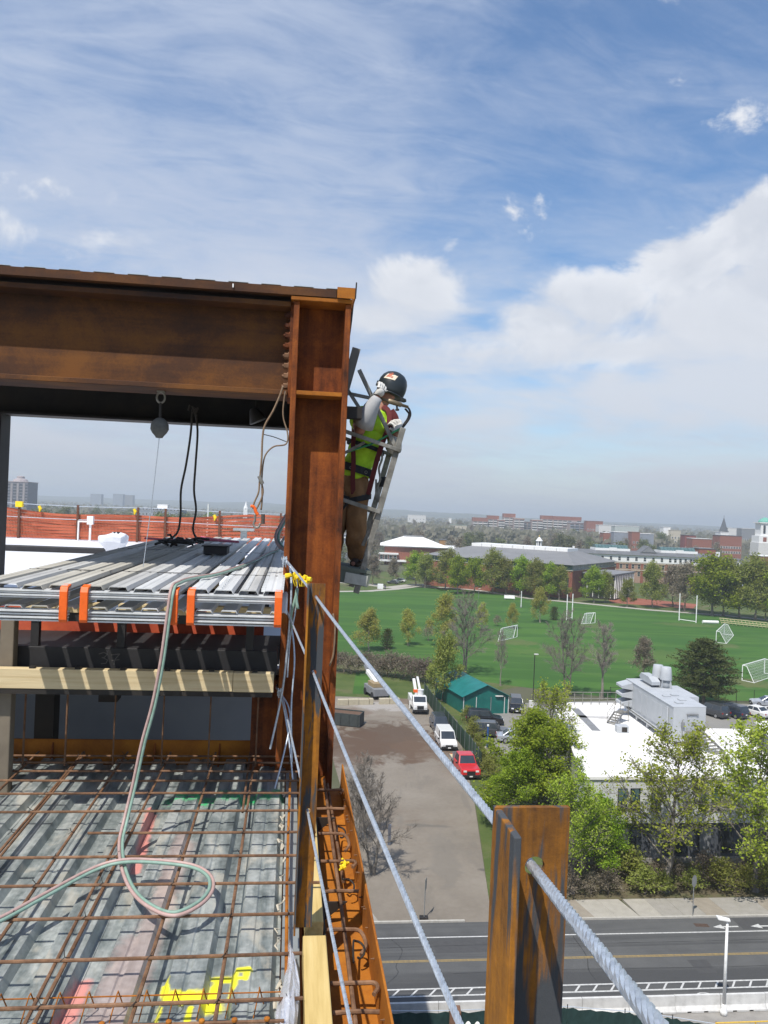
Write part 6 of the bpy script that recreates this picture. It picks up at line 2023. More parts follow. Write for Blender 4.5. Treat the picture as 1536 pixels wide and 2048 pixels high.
car('white delivery van facing the camera on the dirt driveway', (8.0, 90.2, 0.02), fac + R(6), 'minivan', 'white')
car('red flatbed pickup truck facing the camera beside the green fence', (9.25, 81.2, 0.02), fac + R(8), 'pickup', 'red')
car('dark navy car half hidden behind the white van', (7.75, 96.4, 0.02), fac + R(6), 'suv', 'navy')
park(968, 1447, R(-92), 'suv', 'black', 'black car parked broadside against the front of the green shed')
park(980, 1472, R(-96), 'suv', 'grey', 'dark grey car parked broadside behind the blue post')
car('silver car mostly hidden by the bright green tree', (16.4, 92.5, 0.026), R(-94), 'sedan', 'silver')
car('dark car at the side wall of the green shed', (18.9, 108.2, 0.026), fac + R(-6), 'suv', 'black')
car('dark suv parked under the pine, first of the parked row', (46.0, 109.5, 0.026), R(28), 'suv', 'grey', 'cars parked in the row by the field')
car('navy hatchback with a red tail lamp between the dark suv and a white saloon', (48.7, 109.6, 0.026), R(28), 'suv', 'navy', 'cars parked in the row by the field')
car('white saloon beside the navy hatchback in the parked row', (52.2, 110.4, 0.026), R(28), 'sedan', 'white', 'cars parked in the row by the field')
car('white saloon at the photo edge, last of the parked row', (55.6, 110.9, 0.026), R(28), 'sedan', 'white', 'cars parked in the row by the field')
car('silver car parked behind the white saloons at the photo edge', (57.0, 116.5, 0.026), R(80), 'sedan', 'silver')

# ---- bucket truck
t = thing('bucket_truck', 'white utility truck with a folded bucket boom and orange turret in the yard', 'truck', (5.5, 106.3, 0.02), fac + R(5))
t.scale = (.86, .86, .86)
WP = CARP['white']
put('chassis', MB().box(-0.5, 0.5, -3.6, 2.4, 0.45, 0.75), PLASTIC, t)
put('cab', MB().prism([(1.0, 0.7), (1.0, 2.45), (2.0, 2.45), (2.55, 1.65), (3.3, 1.45), (3.4, 0.7)], -1.05, 1.05, lambda u, v, d: Vector((d, u, v))), WP, t, bevel=0.06)
put('windscreen', MB().add([(-.9, 2.06, 2.40), (.9, 2.06, 2.40), (.9, 2.56, 1.70), (-.9, 2.56, 1.70), (-.9, 2.03, 2.40), (.9, 2.03, 2.40), (.9, 2.5, 1.68), (-.9, 2.5, 1.68)], [(3, 2, 1, 0), (0, 1, 5, 4), (2, 3, 7, 6), (1, 2, 6, 5), (3, 0, 4, 7)]), GLASS, t)
for s in (-1, 1):
    put('side_window', MB().box(s * 1.056 - .004, s * 1.056 + .004, 1.15, 1.95, 1.6, 2.3), GLASS, t)
    put('tool_locker', MB().box(s * 0.82 - .3, s * 0.82 + .3, -3.5, 0.85, 0.75, 1.75), WP, t, bevel=.03)
    put('outrigger', MB().box(s * 1.2 - .08, s * 1.2 + .08, -.3, .0, 0.05, 1.2), WP, t)
    put('headlight', MB().box(s * .75 - .18, s * .75 + .18, 3.36, 3.42, .95, 1.15), LAMPGLASS, t)
    for y in (2.6, -2.3):
        wh = put('wheel', MB().tube([(s * .74, y, .46), (s * 1.08, y, .46)], .46, 16), TYRE, t)
        put('rim', MB().tube([(s * 1.081, y, .46), (s * 1.09, y, .46)], .27, 12), RIM, wh)
put('bumper', MB().box(-1.1, 1.1, 3.38, 3.55, .45, .75), PLASTIC, t, bevel=.03)
put('grille', MB().box(-.5, .5, 3.36, 3.43, .8, 1.3), PLASTIC, t)
put('turret', MB().lathe([(0.5, 1.0), (0.5, 1.5), (0.36, 1.55), (0.36, 2.3)], 14, Matrix.Translation((0, -1.2, 0))), WP, t)
put('turret_guard', MB().box(-.55, .55, -1.6, -1.0, 2.3, 2.75), ORANGE, t, bevel=.05)
put('lower_boom', MB().bar((0.25, -1.2, 2.6), (0.33, -3.2, 3.9), .42, .5), WP, t, bevel=.03)
put('upper_boom', MB().bar((-0.25, -3.3, 4.2), (-0.25, 0.9, 2.75), .32, .38), WP, t, bevel=.03)
put('boom_cylinder', MB().tube([(.25, -1.5, 2.2), (.33, -2.6, 3.2)], .09, 8), DARKSTEEL, t)
put('bucket', MB().lathe([(.38, 0), (.42, .1), (.46, 1.0), (.5, 1.02), (.5, 1.08)], 12, Matrix.Translation((-.25, 1.1, 2.2))), WP, t)

# ---- boom lift behind the block wall, concrete blocks, dumpster
p = at(752, 1393)
t = thing('boom_lift', 'raised white lift boom rising from behind the pale block wall', 'boom lift', tuple(p), R(20))
put('carriage', MB().box(-1.1, 1.1, -2.2, 2.2, 0.5, 1.5), GREYWALL, t, bevel=.05)
for s in (-1, 1):
    for y in (-1.5, 1.5):
        put('wheel', MB().tube([(s * .8, y, .5), (s * 1.2, y, .5)], .5, 14), TYRE, t)
tip = dist_at(735, 1342, p.y + 4) - p
tip = Matrix.Rotation(-R(20), 3, 'Z') @ tip
put('turntable', MB().box(-.9, .9, -1.2, 1.2, 1.501, 2.1), M('turntable_tan', (0.30, 0.22, 0.12), 6, 0.6), t, bevel=.05)
put('boom', MB().bar((0, 0, 1.8), tip, .5, .55), WHITE, t, bevel=.03)
put('boom_tip', MB().bar(tip, tip + Vector((-.35, .4, .9)), .3, .3), GREYWALL, t, bevel=.02)
t = wthing('block_wall', 'low wall of pale concrete blocks at the far end of the yard', 'block wall', tuple(at(730, 1408)))
BLK = M('pale_yellow_block', [(0.40, 0.355, 0.255), (0.48, 0.43, 0.32)], 2, 0.9)
A_, B_ = at(676, 1411), at(800, 1408)
for k in range(6):
    p0, p1 = A_.lerp(B_, k / 6 + .004), A_.lerp(B_, (k + 1) / 6 - .004)
    d = (p1 - p0).normalized(); n_ = Vector((-d.y, d.x, 0))
    if k == 3: p1 = p0.lerp(p1, .4)
    put('concrete_block', MB().prism([p0.xy, p1.xy, (p1 + n_ * .7).xy, (p0 + n_ * .7).xy], 0, .75 + rng.uniform(-.03, .03), lambda u, v, dd: (u, v, dd)), BLK, t, bevel=.03)
p0, p1 = at(660, 1450), at(719, 1456)
d = (p1 - p0).normalized(); n_ = Vector((-d.y, d.x, 0))
t = wthing('dumpster', 'dark open-topped dumpster filled with brown earth at the side of the yard', 'dumpster', tuple(p1))
DMP = M('dark_green_grey_steel', [(0.035, 0.042, 0.042), (0.055, 0.063, 0.06)], 3, 0.7)
p0 -= d * 2.2
ln = (p1 - p0).length
Q = lambda u, v, z: p0 + d * u + n_ * v + Vector((0, 0, z))
for (u0, u1, v0, v1) in ((0, ln, 0, .08), (0, ln, 2.1, 2.18), (0, .08, .081, 2.099), (ln - .08, ln, .081, 2.099)):
    put('side', MB().prism([(u0, v0), (u1, v0), (u1, v1), (u0, v1)], 0.1, 1.55, lambda u, v, z: Q(u, v, z)), DMP, t)
put('earth_fill', MB().prism([(.081, .081), (ln - .081, .081), (ln - .081, 2.099), (.081, 2.099)], .11, 1.4, lambda u, v, z: Q(u, v, z)), M('brown_earth', (0.12, 0.07, 0.045), 2, 0.95), t)
for k in range(6):
    u = .3 + k * (ln - .6) / 5
    put('rib', MB().prism([(u - .05, -.08), (u + .05, -.08), (u + .05, -.001), (u - .05, -.001)], .1, 1.5, lambda a, b, z: Q(a, b, z)), DMP, t)
put('skid', MB().prism([(0, .2), (ln, .2), (ln, .4), (0, .4)], 0.0, .099, lambda u, v, z: Q(u, v, z)), DARKSTEEL, t)
p = at(974, 1508)
t = wthing('charging_post', 'tall blue post on a pale footing behind the green fence', 'post', tuple(p))
put('footing', MB().box(p.x - .28, p.x + .28, p.y - .28, p.y + .28, 0, .75), BLK, t, bevel=.03)
put('pole', MB().tube([p + Vector((0, 0, .75)), p + Vector((0, 0, 3.0))], .09, 8), M('blue_paint', (0.02, 0.09, 0.30), 8, 0.5), t)
put('lamp', MB().lathe([(.05, 3.0), (.12, 3.05), (.12, 3.2), (.03, 3.25)], 10, Matrix.Translation(p)), WHITE, t)
p = at(1062, 1414)
wput('utility_box', MB().box(p.x - .3, p.x + .3, p.y - .2, p.y + .2, 0, .9), OFFWHITE, tuple(p), bevel=.03, label='small pale utility box on the grass beside the dark parked car', cat='utility box')

# ---- green shed
S0, S1, S2 = at(925, 1428), at(1016, 1427), at(903, 1398)
dx = (S1 - S0); W_ = dx.length; dx.normalize()
dy = (S2 - S0).normalized(); dy = Vector((-dx.y * .97 + dx.x * (-.10), dx.x * .97 + dx.y * (-.1), 0)).normalized(); D_ = 10.0
S = lambda u, v, z: S0 + dx * u + dy * v + Vector((0, 0, z))
t = wthing('green_shed', 'teal green metal shed with a gabled roof beside the parked cars', 'shed', tuple(S0))
e_, pk = 2.35, 3.75
put('wall', MB().prism([(0, 0), (W_, 0), (W_, e_), (W_ / 2, pk), (0, e_)], 0, D_, lambda u, v, d: S(u, d, v)), SHED, t)
for s in (0, 1):
    a_, b_ = ((-.25, e_ - .10), (W_ / 2, pk + .06)) if s == 0 else ((W_ / 2, pk + .06), (W_ + .25, e_ - .10))
    n = 9
    for k in range(n):
        y0, y1 = -.35 + (D_ + .7) * k / n, -.35 + (D_ + .7) * (k + 1) / n - .02
        put('roof_sheet', MB().prism([a_, b_, (b_[0], b_[1] + .05), (a_[0], a_[1] + .05)], y0, y1, lambda u, v, d: S(u, d, v)), SHED_ROOF, t)
for u in (W_ * .30, W_ * .62):
    put('door', MB().prism([(u, .02), (u + 1.5, .02), (u + 1.5, 2.1), (u, 2.1)], 0, .04, lambda a, b, d: S(a, -.002 - d, b)), SHED, t)
for u in (0.02, W_ * .28, W_ * .60, W_ * .90, W_ - .08):
    put('trim', MB().prism([(u, 0), (u + .08, 0), (u + .08, 2.2), (u, 2.2)], 0, .06, lambda a, b, d: S(a, -.045 - d, b)), OFFWHITE if u != W_ * .60 else GREYWALL, t)
put('lamp', MB().prism([(W_ * .70, 2.3), (W_ * .86, 2.3), (W_ * .86, 2.4), (W_ * .70, 2.4)], 0, .3, lambda a, b, d: S(a, -.002 - d, b)), OFFWHITE, t)

# ---- dark green mesh fence along the yard
MESHF = M('green_mesh_cloth', [(0.012, 0.035, 0.018), (0.022, 0.06, 0.028)], 2, 0.85)
ff = [at(848, 1395), at(872, 1430), at(905, 1470), at(938, 1510), at(962, 1545)]
t = wthing('mesh_fence', 'dark green mesh fence between the yard and the car park', 'fence', tuple(ff[2]))
for i in range(4):
    p, q = ff[i], ff[i + 1]
    n = 4
    for k in range(n):
        a_, b_ = p.lerp(q, k / n), p.lerp(q, (k + 1) / n)
        put('post', MB().tube([a_, a_ + Vector((0, 0, 2.2))], .04, 6), GREYWALL, t)
        d = (b_ - a_).normalized(); n_ = Vector((-d.y, d.x, 0)) * .02
        m = MB(); m.add([a_ + n_ + Vector((0, 0, .08)), b_ + n_ + Vector((0, 0, .08)), b_ + n_ + Vector((0, 0, 2.0)), a_ + n_ + Vector((0, 0, 2.05)), a_ - n_ + Vector((0, 0, .08)), b_ - n_ + Vector((0, 0, .08)), b_ - n_ + Vector((0, 0, 2.0)), a_ - n_ + Vector((0, 0, 2.05))], [(0, 1, 2, 3), (7, 6, 5, 4), (3, 2, 6, 7), (0, 4, 5, 1)])
        put('mesh_panel', m, MESHF, t)
ff = [Vector((34, 116.5, 0)), Vector((56, 118.7, 0)), Vector((92, 126, 0))]
t = wthing('chain_fence', 'thin dark chain fence between the parked cars and the field', 'fence', tuple(ff[1]))
for i in range(2):
    n = 8
    for k in range(n):
        a_, b_ = ff[i].lerp(ff[i + 1], k / n), ff[i].lerp(ff[i + 1], (k + 1) / n)
        put('post', MB().tube([a_, a_ + Vector((0, 0, 1.9))], .045, 6), DARKSTEEL, t)
        for z in (.1, 1.85):
            put('rail', MB().tube([a_ + Vector((0, 0, z)), b_ + Vector((0, 0, z))], .025, 5), DARKSTEEL, t)

# ================================================================== ON THE FIELD
GW = M('goal_white', (0.80, 0.80, 0.80), 5, 0.5)
NETW = M('goal_net', (0.55, 0.57, 0.58), 5, 0.8)
def soccer_goal(label, pl, pr, h, back, grp='white soccer goals on the field'):
    """pl, pr: feet of the two front posts; back: direction of the net"""
    pl, pr = Vector(pl), Vector(pr)
    t = wthing('soccer_goal', label, 'goal', tuple((pl + pr) / 2), grp)
    U3 = Vector((0, 0, h)); bk = Vector((*back, 0)).normalized() * 2.2
    r = .075
    put('post', MB().tube([pl, pl + U3], r, 7), GW, t)
    put('post', MB().tube([pr, pr + U3], r, 7), GW, t)
    put('crossbar', MB().tube([pl + U3, pr + U3], r, 7), GW, t)
    for q in (pl, pr):
        put('stay', MB().tube([q + U3, q + U3 * .98 + bk * .35, q + bk], .055, 6), GW, t)
        put('side_bar', MB().tube([q + Vector((0, 0, .05)), q + bk + Vector((0, 0, .05))], .045, 6), GW, t)
    put('ground_bar', MB().tube([pl + bk + Vector((0, 0, .06)), pr + bk + Vector((0, 0, .06))], .05, 6), GW, t)
    m = MB()
    n = 26
    for k in range(n + 1):
        f = k / n
        a = pl.lerp(pr, f)
        m.tube([a + U3, a + U3 * .96 + bk * .35, a + bk + Vector((0, 0, .06))], .011, 3, False)
    for k in range(9):
        f = k / 8
        if f < .2: o = U3 * (1 - f * .2) + bk * (.35 * f / .2)
        else:
            g = (f - .2) / .8
            o = (U3 * .96 + bk * .35).lerp(bk, g)
        m.tube([pl + o, pr + o], .011, 3, False)
    o = put('net', m, NETW, t)
    o['kind'] = 'stuff'


soccer_goal('white soccer goal nearest the pine, turned towards the field', at(1484, 1361), at(1506, 1352) + Vector((3.4, 3.0, 0)), 2.6, (.55, -.85))
soccer_goal('white soccer goal in the open between the pine and the yellow bench', at(1432, 1285), at(1446, 1272) + Vector((1.5, 3, 0)), 2.5, (.8, -.6))
soccer_goal('white soccer goal seen end on behind the pale bare tree', at(1004, 1281), at(1034, 1274), 2.6, (-.5, -.85))
soccer_goal('white soccer goal behind the bare trees near the tall posts', at(1172, 1247), at(1190, 1246), 2.6, (-.75, -.7))
def h_posts(label, pl, pr, h):
    t = wthing('goal_posts', label, 'goal posts', tuple((pl + pr) / 2), 'tall white goal posts on the field')
    for q in (pl, pr):
        put('upright', MB().tube([q, q + Vector((0, 0, h))], .13, 7), GW, t)
    put('crossbar', MB().tube([pl + Vector((0, 0, .35)), pr + Vector((0, 0, .35))], .09, 7), GW, t)
h_posts('tall white goal posts standing apart near the far bench', at(1358, 1241), at(1392, 1246), 7.3)
h_posts('pair of tall white posts seen almost end on by the bare trees', at(1133, 1240), at(1144, 1238), 6.6)
p = at(1042, 1215)
t = wthing('flag_pole', 'single white pole at the near corner of the far path', 'pole', tuple(p))
put('mast', MB().tube([p, p + Vector((0, 0, 4.8))], .12, 7), GW, t)
put('mast_base', MB().lathe([(.3, 0), (.3, .15), (.15, .3)], 8, Matrix.Translation(p)), GREYWALL, t)
p, q = at(1405, 1247), at(1436, 1248)
m = MB().tube([p + Vector((0, 0, .45)), q + Vector((0, 0, .45))], .42, 12)
wput('field_roller', m, WHITE, tuple(p), smooth=False, label='white roll of matting lying beside the tall posts', cat='roll')
p, q = at(1444, 1248), at(1540, 1258)
t = wthing('bleachers', 'pale yellow bench stand along the far edge of the field', 'bench', tuple(p))
YB = M('pale_yellow_wood', (0.50, 0.44, 0.27), 4, 0.8)
for z, o in ((.45, 0), (.9, .5), (1.45, 1.0)):
    put('plank', MB().bar(p + Vector((-.3 * o, o, z)), q + Vector((-.3 * o, o, z)), .35, .12), YB, t)
for k in range(14):
    f = p.lerp(q, k / 13)
    put('leg', MB().bar(f, f + Vector((-.3, 1.0, 1.45)), .08, .08), YB, t)
p = at(1018, 1200)
t = wthing('field_bench', 'white trailer bench by the path under the trees', 'bench', tuple(p))
put('seat', MB().box(p.x - 1.5, p.x + 1.8, p.y - .4, p.y + .4, .5, .7), WHITE, t)
for x in (-1.3, 1.6):
    put('leg', MB().box(p.x + x - .08, p.x + x + .08, p.y - .35, p.y + .35, 0, .5), GREYWALL, t)
put('back_board', MB().box(p.x - 1.5, p.x + 1.8, p.y + .3, p.y + .4, .7, 1.5), WHITE, t)
p = at(762, 1178)
t = wthing('person', 'distant dark-clad person standing by the white cabinet on the path', 'person', tuple(at(770, 1179)))
q = at(770, 1179)
ORG[t.name] = tuple(q)
o = skin('body', [[(q + V((0, 0, .95)), .17), (q + V((0, 0, 1.4)), .2), (q + V((0, 0, 1.55)), .07), (q + V((0, 0, 1.72)), .12)],
                  [(q + V((0, 0, .95)), .17), (q + V((.1, 0, .5)), .10), (q + V((.12, 0, .03)), .08)], [(q + V((0, 0, .95)), .17), (q + V((-.1, 0, .5)), .10), (q + V((-.12, .1, .03)), .08)],
                  [(q + V((0, 0, 1.4)), .2), (q + V((.25, 0, 1.1)), .07), (q + V((.27, -.1, .85)), .06)], [(q + V((0, 0, 1.4)), .2), (q + V((-.25, 0, 1.1)), .07), (q + V((-.27, -.1, .85)), .06)]], M('dark_clothes', (0.04, 0.035, 0.08), 5, 0.9), t, 1)
m = MB().box(p.x - 1.2, p.x + .7, p.y - .6, p.y + .6, .02, 1.7)
wput('kiosk', m, WHITE, tuple(p), bevel=.05, label='small white kiosk on the path beyond the field', cat='kiosk')
for px, py, lab in ((957, 1198, 'thin grey lamp post by the path, the one nearer the white kiosk'), (1066, 1400, 'slim dark lamp post on the field edge behind the green shed'), (1410, 1400, 'slim dark lamp post beside the pine')):
    p = at(px, py)
    ht = 3.2 if py < 1300 else 6.5
    t = wthing('lamp_post', lab, 'lamp post', tuple(p))
    put('pole', MB().tube([p, p + V((0, 0, ht))], .06, 6), GREYWALL if py < 1300 else DARKSTEEL, t)
    put('lamp_head', MB().box(p.x - .1, p.x + .5, p.y - .12, p.y + .12, p.z + ht, p.z + ht + .12), OFFWHITE, t)

# ================================================================== TREES
def tree_mesh(seed, h, th, cr, cz0, n_limb, n_sub, n_twig, leaf_n, leaf_s, tr=None, droop=0.0, up=0.55, twig_r=0.014, kind='round', tsides=3, forks=1):
    """tapered trunk, limbs, branches and twigs inside a crown; leaves are small faces around the twigs"""
    rg = random.Random(seed)
    wood, leaf = MB(), MB()
    tr = tr or h * 0.022 + 0.05
    cc = Vector((0, 0, (h + cz0) / 2)); rz = (h - cz0) / 2

    def inside(p):
        q = p - cc
        w = cr * (1.0 if kind == 'round' else (1.0 - 0.5 * max(0, q.z / rz)))
        return (q.x / w) ** 2 + (q.y / w) ** 2 + (q.z / rz) ** 2
    tips = []
    stems = []
    for s in range(forks):
        lean = Vector((rg.uniform(-1, 1), rg.uniform(-1, 1), 0)) * (0.03 if forks == 1 else 0.13) * h
        pts = [Vector((0, 0, -0.1)) + lean * 0.05 * s, Vector((rg.uniform(-.1, .1), rg.uniform(-.1, .1), th * .5)) + lean * .25, Vector((rg.uniform(-.15, .15), rg.uniform(-.15, .15), th)) + lean * .5, Vector((0, 0, th + (h - th) * .5)) + lean, Vector((rg.uniform(-.3, .3), rg.uniform(-.3, .3), h * .95)) + lean * 1.4]
        path = smooth_path(pts, 3)
        n = len(path)
        rad = [tr * (1 - .93 * (i / (n - 1)) ** .8) * (1.35 if i == 0 else 1) for i in range(n)]
        wood.tube(path, rad, 7)
        stems.append((path, rad))
    for i in range(n_limb):
        path, rad = stems[i % forks]
        f = (i + rg.random()) / n_limb
        zt = th * .85 + (h * .9 - th * .85) * f ** 1.1
        k = min(range(len(path)), key=lambda j: abs(path[j].z - zt))
        base = path[k]
        az = i * 2.4 + rg.uniform(-.4, .4)
        e = up + (1.1 - up) * f + rg.uniform(-.2, .2)
        d = Vector((math.cos(az) * math.cos(e), math.sin(az) * math.cos(e), math.sin(e)))
        ln = cr * rg.uniform(.85, 1.15) * (1 - .45 * f)
        p1, p2 = base + d * ln * .5 + Vector((rg.uniform(-.1, .1), rg.uniform(-.1, .1), .05)) * ln, base + d * ln + Vector((0, 0, .12 - droop)) * ln
        lp = smooth_path([base, p1, p2], 3)
        r0 = max(rad[k] * .55, twig_r * 2.2)
        wood.tube(lp, [r0 * (1 - .8 * j / (len(lp) - 1)) for j in range(len(lp))], 5, False)
        for j in range(n_sub):
            g = .25 + .75 * (j + rg.random()) / n_sub
            q = lp[int(g * (len(lp) - 1))]
            d2 = (d + Vector((rg.gauss(0, .6), rg.gauss(0, .6), rg.gauss(.15, .45)))).normalized()
            l2 = ln * rg.uniform(.3, .55) * (1.15 - .5 * g)
            e2 = q + d2 * l2 + Vector((0, 0, -droop * l2))
            mid = (q + e2) / 2 + Vector((rg.uniform(-.08, .08), rg.uniform(-.08, .08), .06)) * l2
            wood.tube([q, mid, e2], [r0 * .4, r0 * .28, twig_r], 4, False)
            for k2 in range(n_twig):
                h_ = .3 + .7 * rg.random()
                q2 = q.lerp(mid, h_ * 2) if h_ < .5 else mid.lerp(e2, h_ * 2 - 1)
                d3 = (d2 + Vector((rg.gauss(0, .8), rg.gauss(0, .8), rg.gauss(.2, .6)))).normalized()
                l3 = l2 * rg.uniform(.35, .7)
                e3 = q2 + d3 * l3 + Vector((0, 0, -droop * 1.6 * l3))
                if inside(e3) > 1.25: e3 = q2.lerp(e3, .5)
                wood.tube([q2, e3], [twig_r, twig_r * .5], tsides, False)
                tips.append((q2, e3))
    if leaf_n and tips:
        per = leaf_n / len(tips)
        for q2, e3 in tips:
            dens = per * rg.choice((.3, .7, 1, 1.3, 1.7))
            for _ in range(int(dens + rg.random())):
                f = rg.uniform(.2, 1.1)
                c = q2.lerp(e3, f) + Vector((rg.gauss(0, 1), rg.gauss(0, 1), rg.gauss(-droop, 1))) * leaf_s * 1.3
                n_ = Vector((rg.gauss(0, 1), rg.gauss(0, 1), rg.gauss(.5, 1)))
                if n_.length < .1: continue
                n_.normalize()
                x = n_.orthogonal().normalized()
                x = (Matrix.Rotation(rg.uniform(0, 6.28), 3, n_) @ x)
                y = n_.cross(x)
                s = leaf_s * rg.uniform(.55, 1.25)
                leaf.quad(c - x * s * .6, c - y * s * .36, c + x * s * .6, c + y * s * .36)
    return wood, leaf


class Species:
    def __init__(s, name, wood_mat, leaf_mat, **kw):
        w, l = tree_mesh(**kw)
        s.h = kw['h']
        s.w = w.mesh(name + '_trunk', wood_mat)
        s.l = l.mesh(name + '_crown', leaf_mat) if l.f else None

    def plant(s, name, label, p, h, rot, group=None, sx=1.0, cat='tree'):
        k = h / s.h
        t = thing(name, label, cat, p, rot, group)
        t.scale = (k * sx, k * sx, k)
        o = bpy.data.objects.new('trunk', s.w); COL.objects.link(o); o.parent = t
        if s.l:
            o = bpy.data.objects.new('crown', s.l); COL.objects.link(o); o.parent = t
        return t


# near street trees: fresh leaves, branches showing
SPA = Species('street_tree', BARK, LEAF_FRESH, seed=11, h=10.5, th=2.4, cr=4.3, cz0=2.2, n_limb=17, n_sub=7, n_twig=8, leaf_n=8500, leaf_s=.19, up=.55, twig_r=.018)
SPB = Species('leafy_tree', BARK, LEAF, seed=23, h=9.5, th=1.6, cr=4.2, cz0=.7, n_limb=18, n_sub=7, n_twig=8, leaf_n=19000, leaf_s=.2, up=.35, twig_r=.016)
SPC = Species('sparse_tree', BARK, LEAF_FRESH, seed=31, h=11, th=2.6, cr=4.6, cz0=3.0, n_limb=18, n_sub=8, n_twig=9, leaf_n=6500, leaf_s=.18, up=.6, twig_r=.018)
SPD = Species('birch_tree', BARK_PALE, LEAF_YEL, seed=42, h=8, th=1.5, cr=3.3, cz0=1.2, n_limb=16, n_sub=6, n_twig=7, leaf_n=7000, leaf_s=.24, up=.5, droop=.12, twig_r=.018)
SPE = Species('bare_tree', BARK, LEAF_BROWN, seed=51, h=12, th=2.5, cr=5.2, cz0=3, n_limb=20, n_sub=9, n_twig=12, leaf_n=1600, leaf_s=.12, up=.6, twig_r=.022, forks=2)
SPF = Species('bare_tree', BARK_PALE, LEAF_BROWN, seed=57, h=12, th=3.5, cr=3.6, cz0=3.5, n_limb=18, n_sub=8, n_twig=11, leaf_n=1400, leaf_s=.12, up=.8, twig_r=.022)
SPG = Species('green_tree', BARK, LEAF_DULL, seed=66, h=13, th=2.4, cr=5.5, cz0=2.0, n_limb=17, n_sub=6, n_twig=6, leaf_n=7500, leaf_s=.42, up=.45, twig_r=.03)
SPH = Species('bud_tree', TWIG, LEAF_BROWN, seed=71, h=12, th=2.5, cr=4.8, cz0=2.2, n_limb=15, n_sub=6, n_twig=6, leaf_n=4600, leaf_s=.4, up=.6, twig_r=.04)
SPI = Species('bright_tree', BARK, LEAF, seed=83, h=12, th=2.2, cr=5.2, cz0=1.6, n_limb=15, n_sub=5, n_twig=6, leaf_n=7500, leaf_s=.42, up=.45, twig_r=.03)


def conifer(seed, h, r, z0, layers, per, n_leaf, ls):
    rg = random.Random(seed)
    wood, leaf = MB(), MB()
    wood.tube([(0, 0, -.1), (0, 0, h * .5), (0, 0, h * .97)], [h * .028, h * .018, .03], 7)
    for i in range(layers):
        f = i / (layers - 1)
        z = z0 + (h - z0) * f ** .9
        rr = r * (math.sin(min(1, (1 - f) * 1.35 + .12) * 1.57)) * rg.uniform(.85, 1.1)
        for k in range(per):
            az = 2 * math.pi * (k + rg.random()) / per
            ln = rr * rg.uniform(.7, 1.1)
            p0 = Vector((0, 0, z)); p1 = p0 + Vector((math.cos(az) * ln, math.sin(az) * ln, ln * rg.uniform(-.05, .22)))
            mid = (p0 + p1) / 2 + Vector((0, 0, -.04 * ln))
            wood.tube([p0, mid, p1], [.07, .045, .015], 4, False)
            for _ in range(n_leaf):
                g = rg.uniform(.25, 1.05)
                c = p0.lerp(p1, g) + Vector((rg.gauss(0, .34), rg.gauss(0, .34), rg.gauss(.06, .15)))
                x = Vector((rg.gauss(0, 1), rg.gauss(0, 1), rg.gauss(.25, .6))).normalized()
                y = x.cross(Vector((rg.gauss(0, 1), rg.gauss(0, 1), rg.gauss(0, 1)))).normalized()
                s = ls * rg.uniform(.6, 1.3)
                leaf.quad(c - x * s * .7, c - y * s * .22, c + x * s * .7, c + y * s * .22)
    return wood, leaf


class Conifer(Species):
    def __init__(s, name, **kw):
        w, l = conifer(**kw)
        s.h = kw['h']
        s.w = w.mesh(name + '_trunk', BARK); s.l = l.mesh(name + '_crown', LEAF_PINE)


PINE = Conifer('pine_tree', seed=5, h=10.5, r=5.4, z0=2.0, layers=13, per=11, n_leaf=105, ls=.38)
FIR = Conifer('fir_tree', seed=9, h=4.2, r=1.6, z0=.3, layers=9, per=8, n_leaf=26, ls=.26)


def hgt(px, py_top, p):
    return dist_at(px, py_top, p.y).z


def plant(sp, name, label, px, py, ptop, group=None, sx=1.0, rot=None):
    p = at(px, py)
    h = hgt(px, ptop, p)
    return sp.plant(name, label, (p.x, p.y, 0), max(h, 1.5), rng.uniform(0, 6.28) if rot is None else rot, group, sx)


# street side
plant(SPA, 'street_tree', 'leafy tree with a thick dark trunk just beside the near rusty post', 1143, 1787, 1560, 'street trees in front of the white building', .95, 0.6)
plant(SPC, 'street_tree', 'sparse tree with many bare twigs in front of the white building windows', 1328, 1782, 1478, 'street trees in front of the white building', 1.15, 2.2)
plant(SPA, 'street_tree', 'fresh green tree at the photo edge in front of the white building', 1508, 1782, 1488, 'street trees in front of the white building', 1.12, 4.0)
SPB.plant('leafy_tree', 'dense bright green tree above the top of the near rusty post', (14.3, 68.6, 0), 8.3, 1.0, None, 1.40)
SPB.plant('leafy_tree', 'dense green tree between the white roof and the driveway, the shorter one', (12.3, 66.6, 0), 6.0, 3.1, None, 1.25)
SPC.plant('sparse_tree', 'thin-leaved tree rising against the white roof at its near corner', (15.6, 73.5, 0), 10.0, 2.0, None, 1.0)
SPB.plant('leafy_tree', 'dark shaded tree under the street trees beside the slate wall', (16.6, 58.8, 0), 5.2, 5.0, None, 1.1)
SPA.plant('street_tree', 'green tree beyond the photo edge along the pavement', (35.5, 58.6, 0), 10, 1.4, 'street trees in front of the white building', .95)
plant(SPF, 'bare_tree', 'grey bare tree on the driveway side, half hidden by the building edge', 712, 1690, 1560, None, .9, .4)
SPE.plant('bare_tree', 'spreading bare tree by the driveway corner casting a branching shadow', (0.3, 57.3, 0), 6.6, 2.3, None, 1.1)
SPF.plant('bare_tree', 'low bare tree on the driveway edge behind the spreading one', (-0.9, 63.5, 0), 6.5, 4.4, None, 1.1)

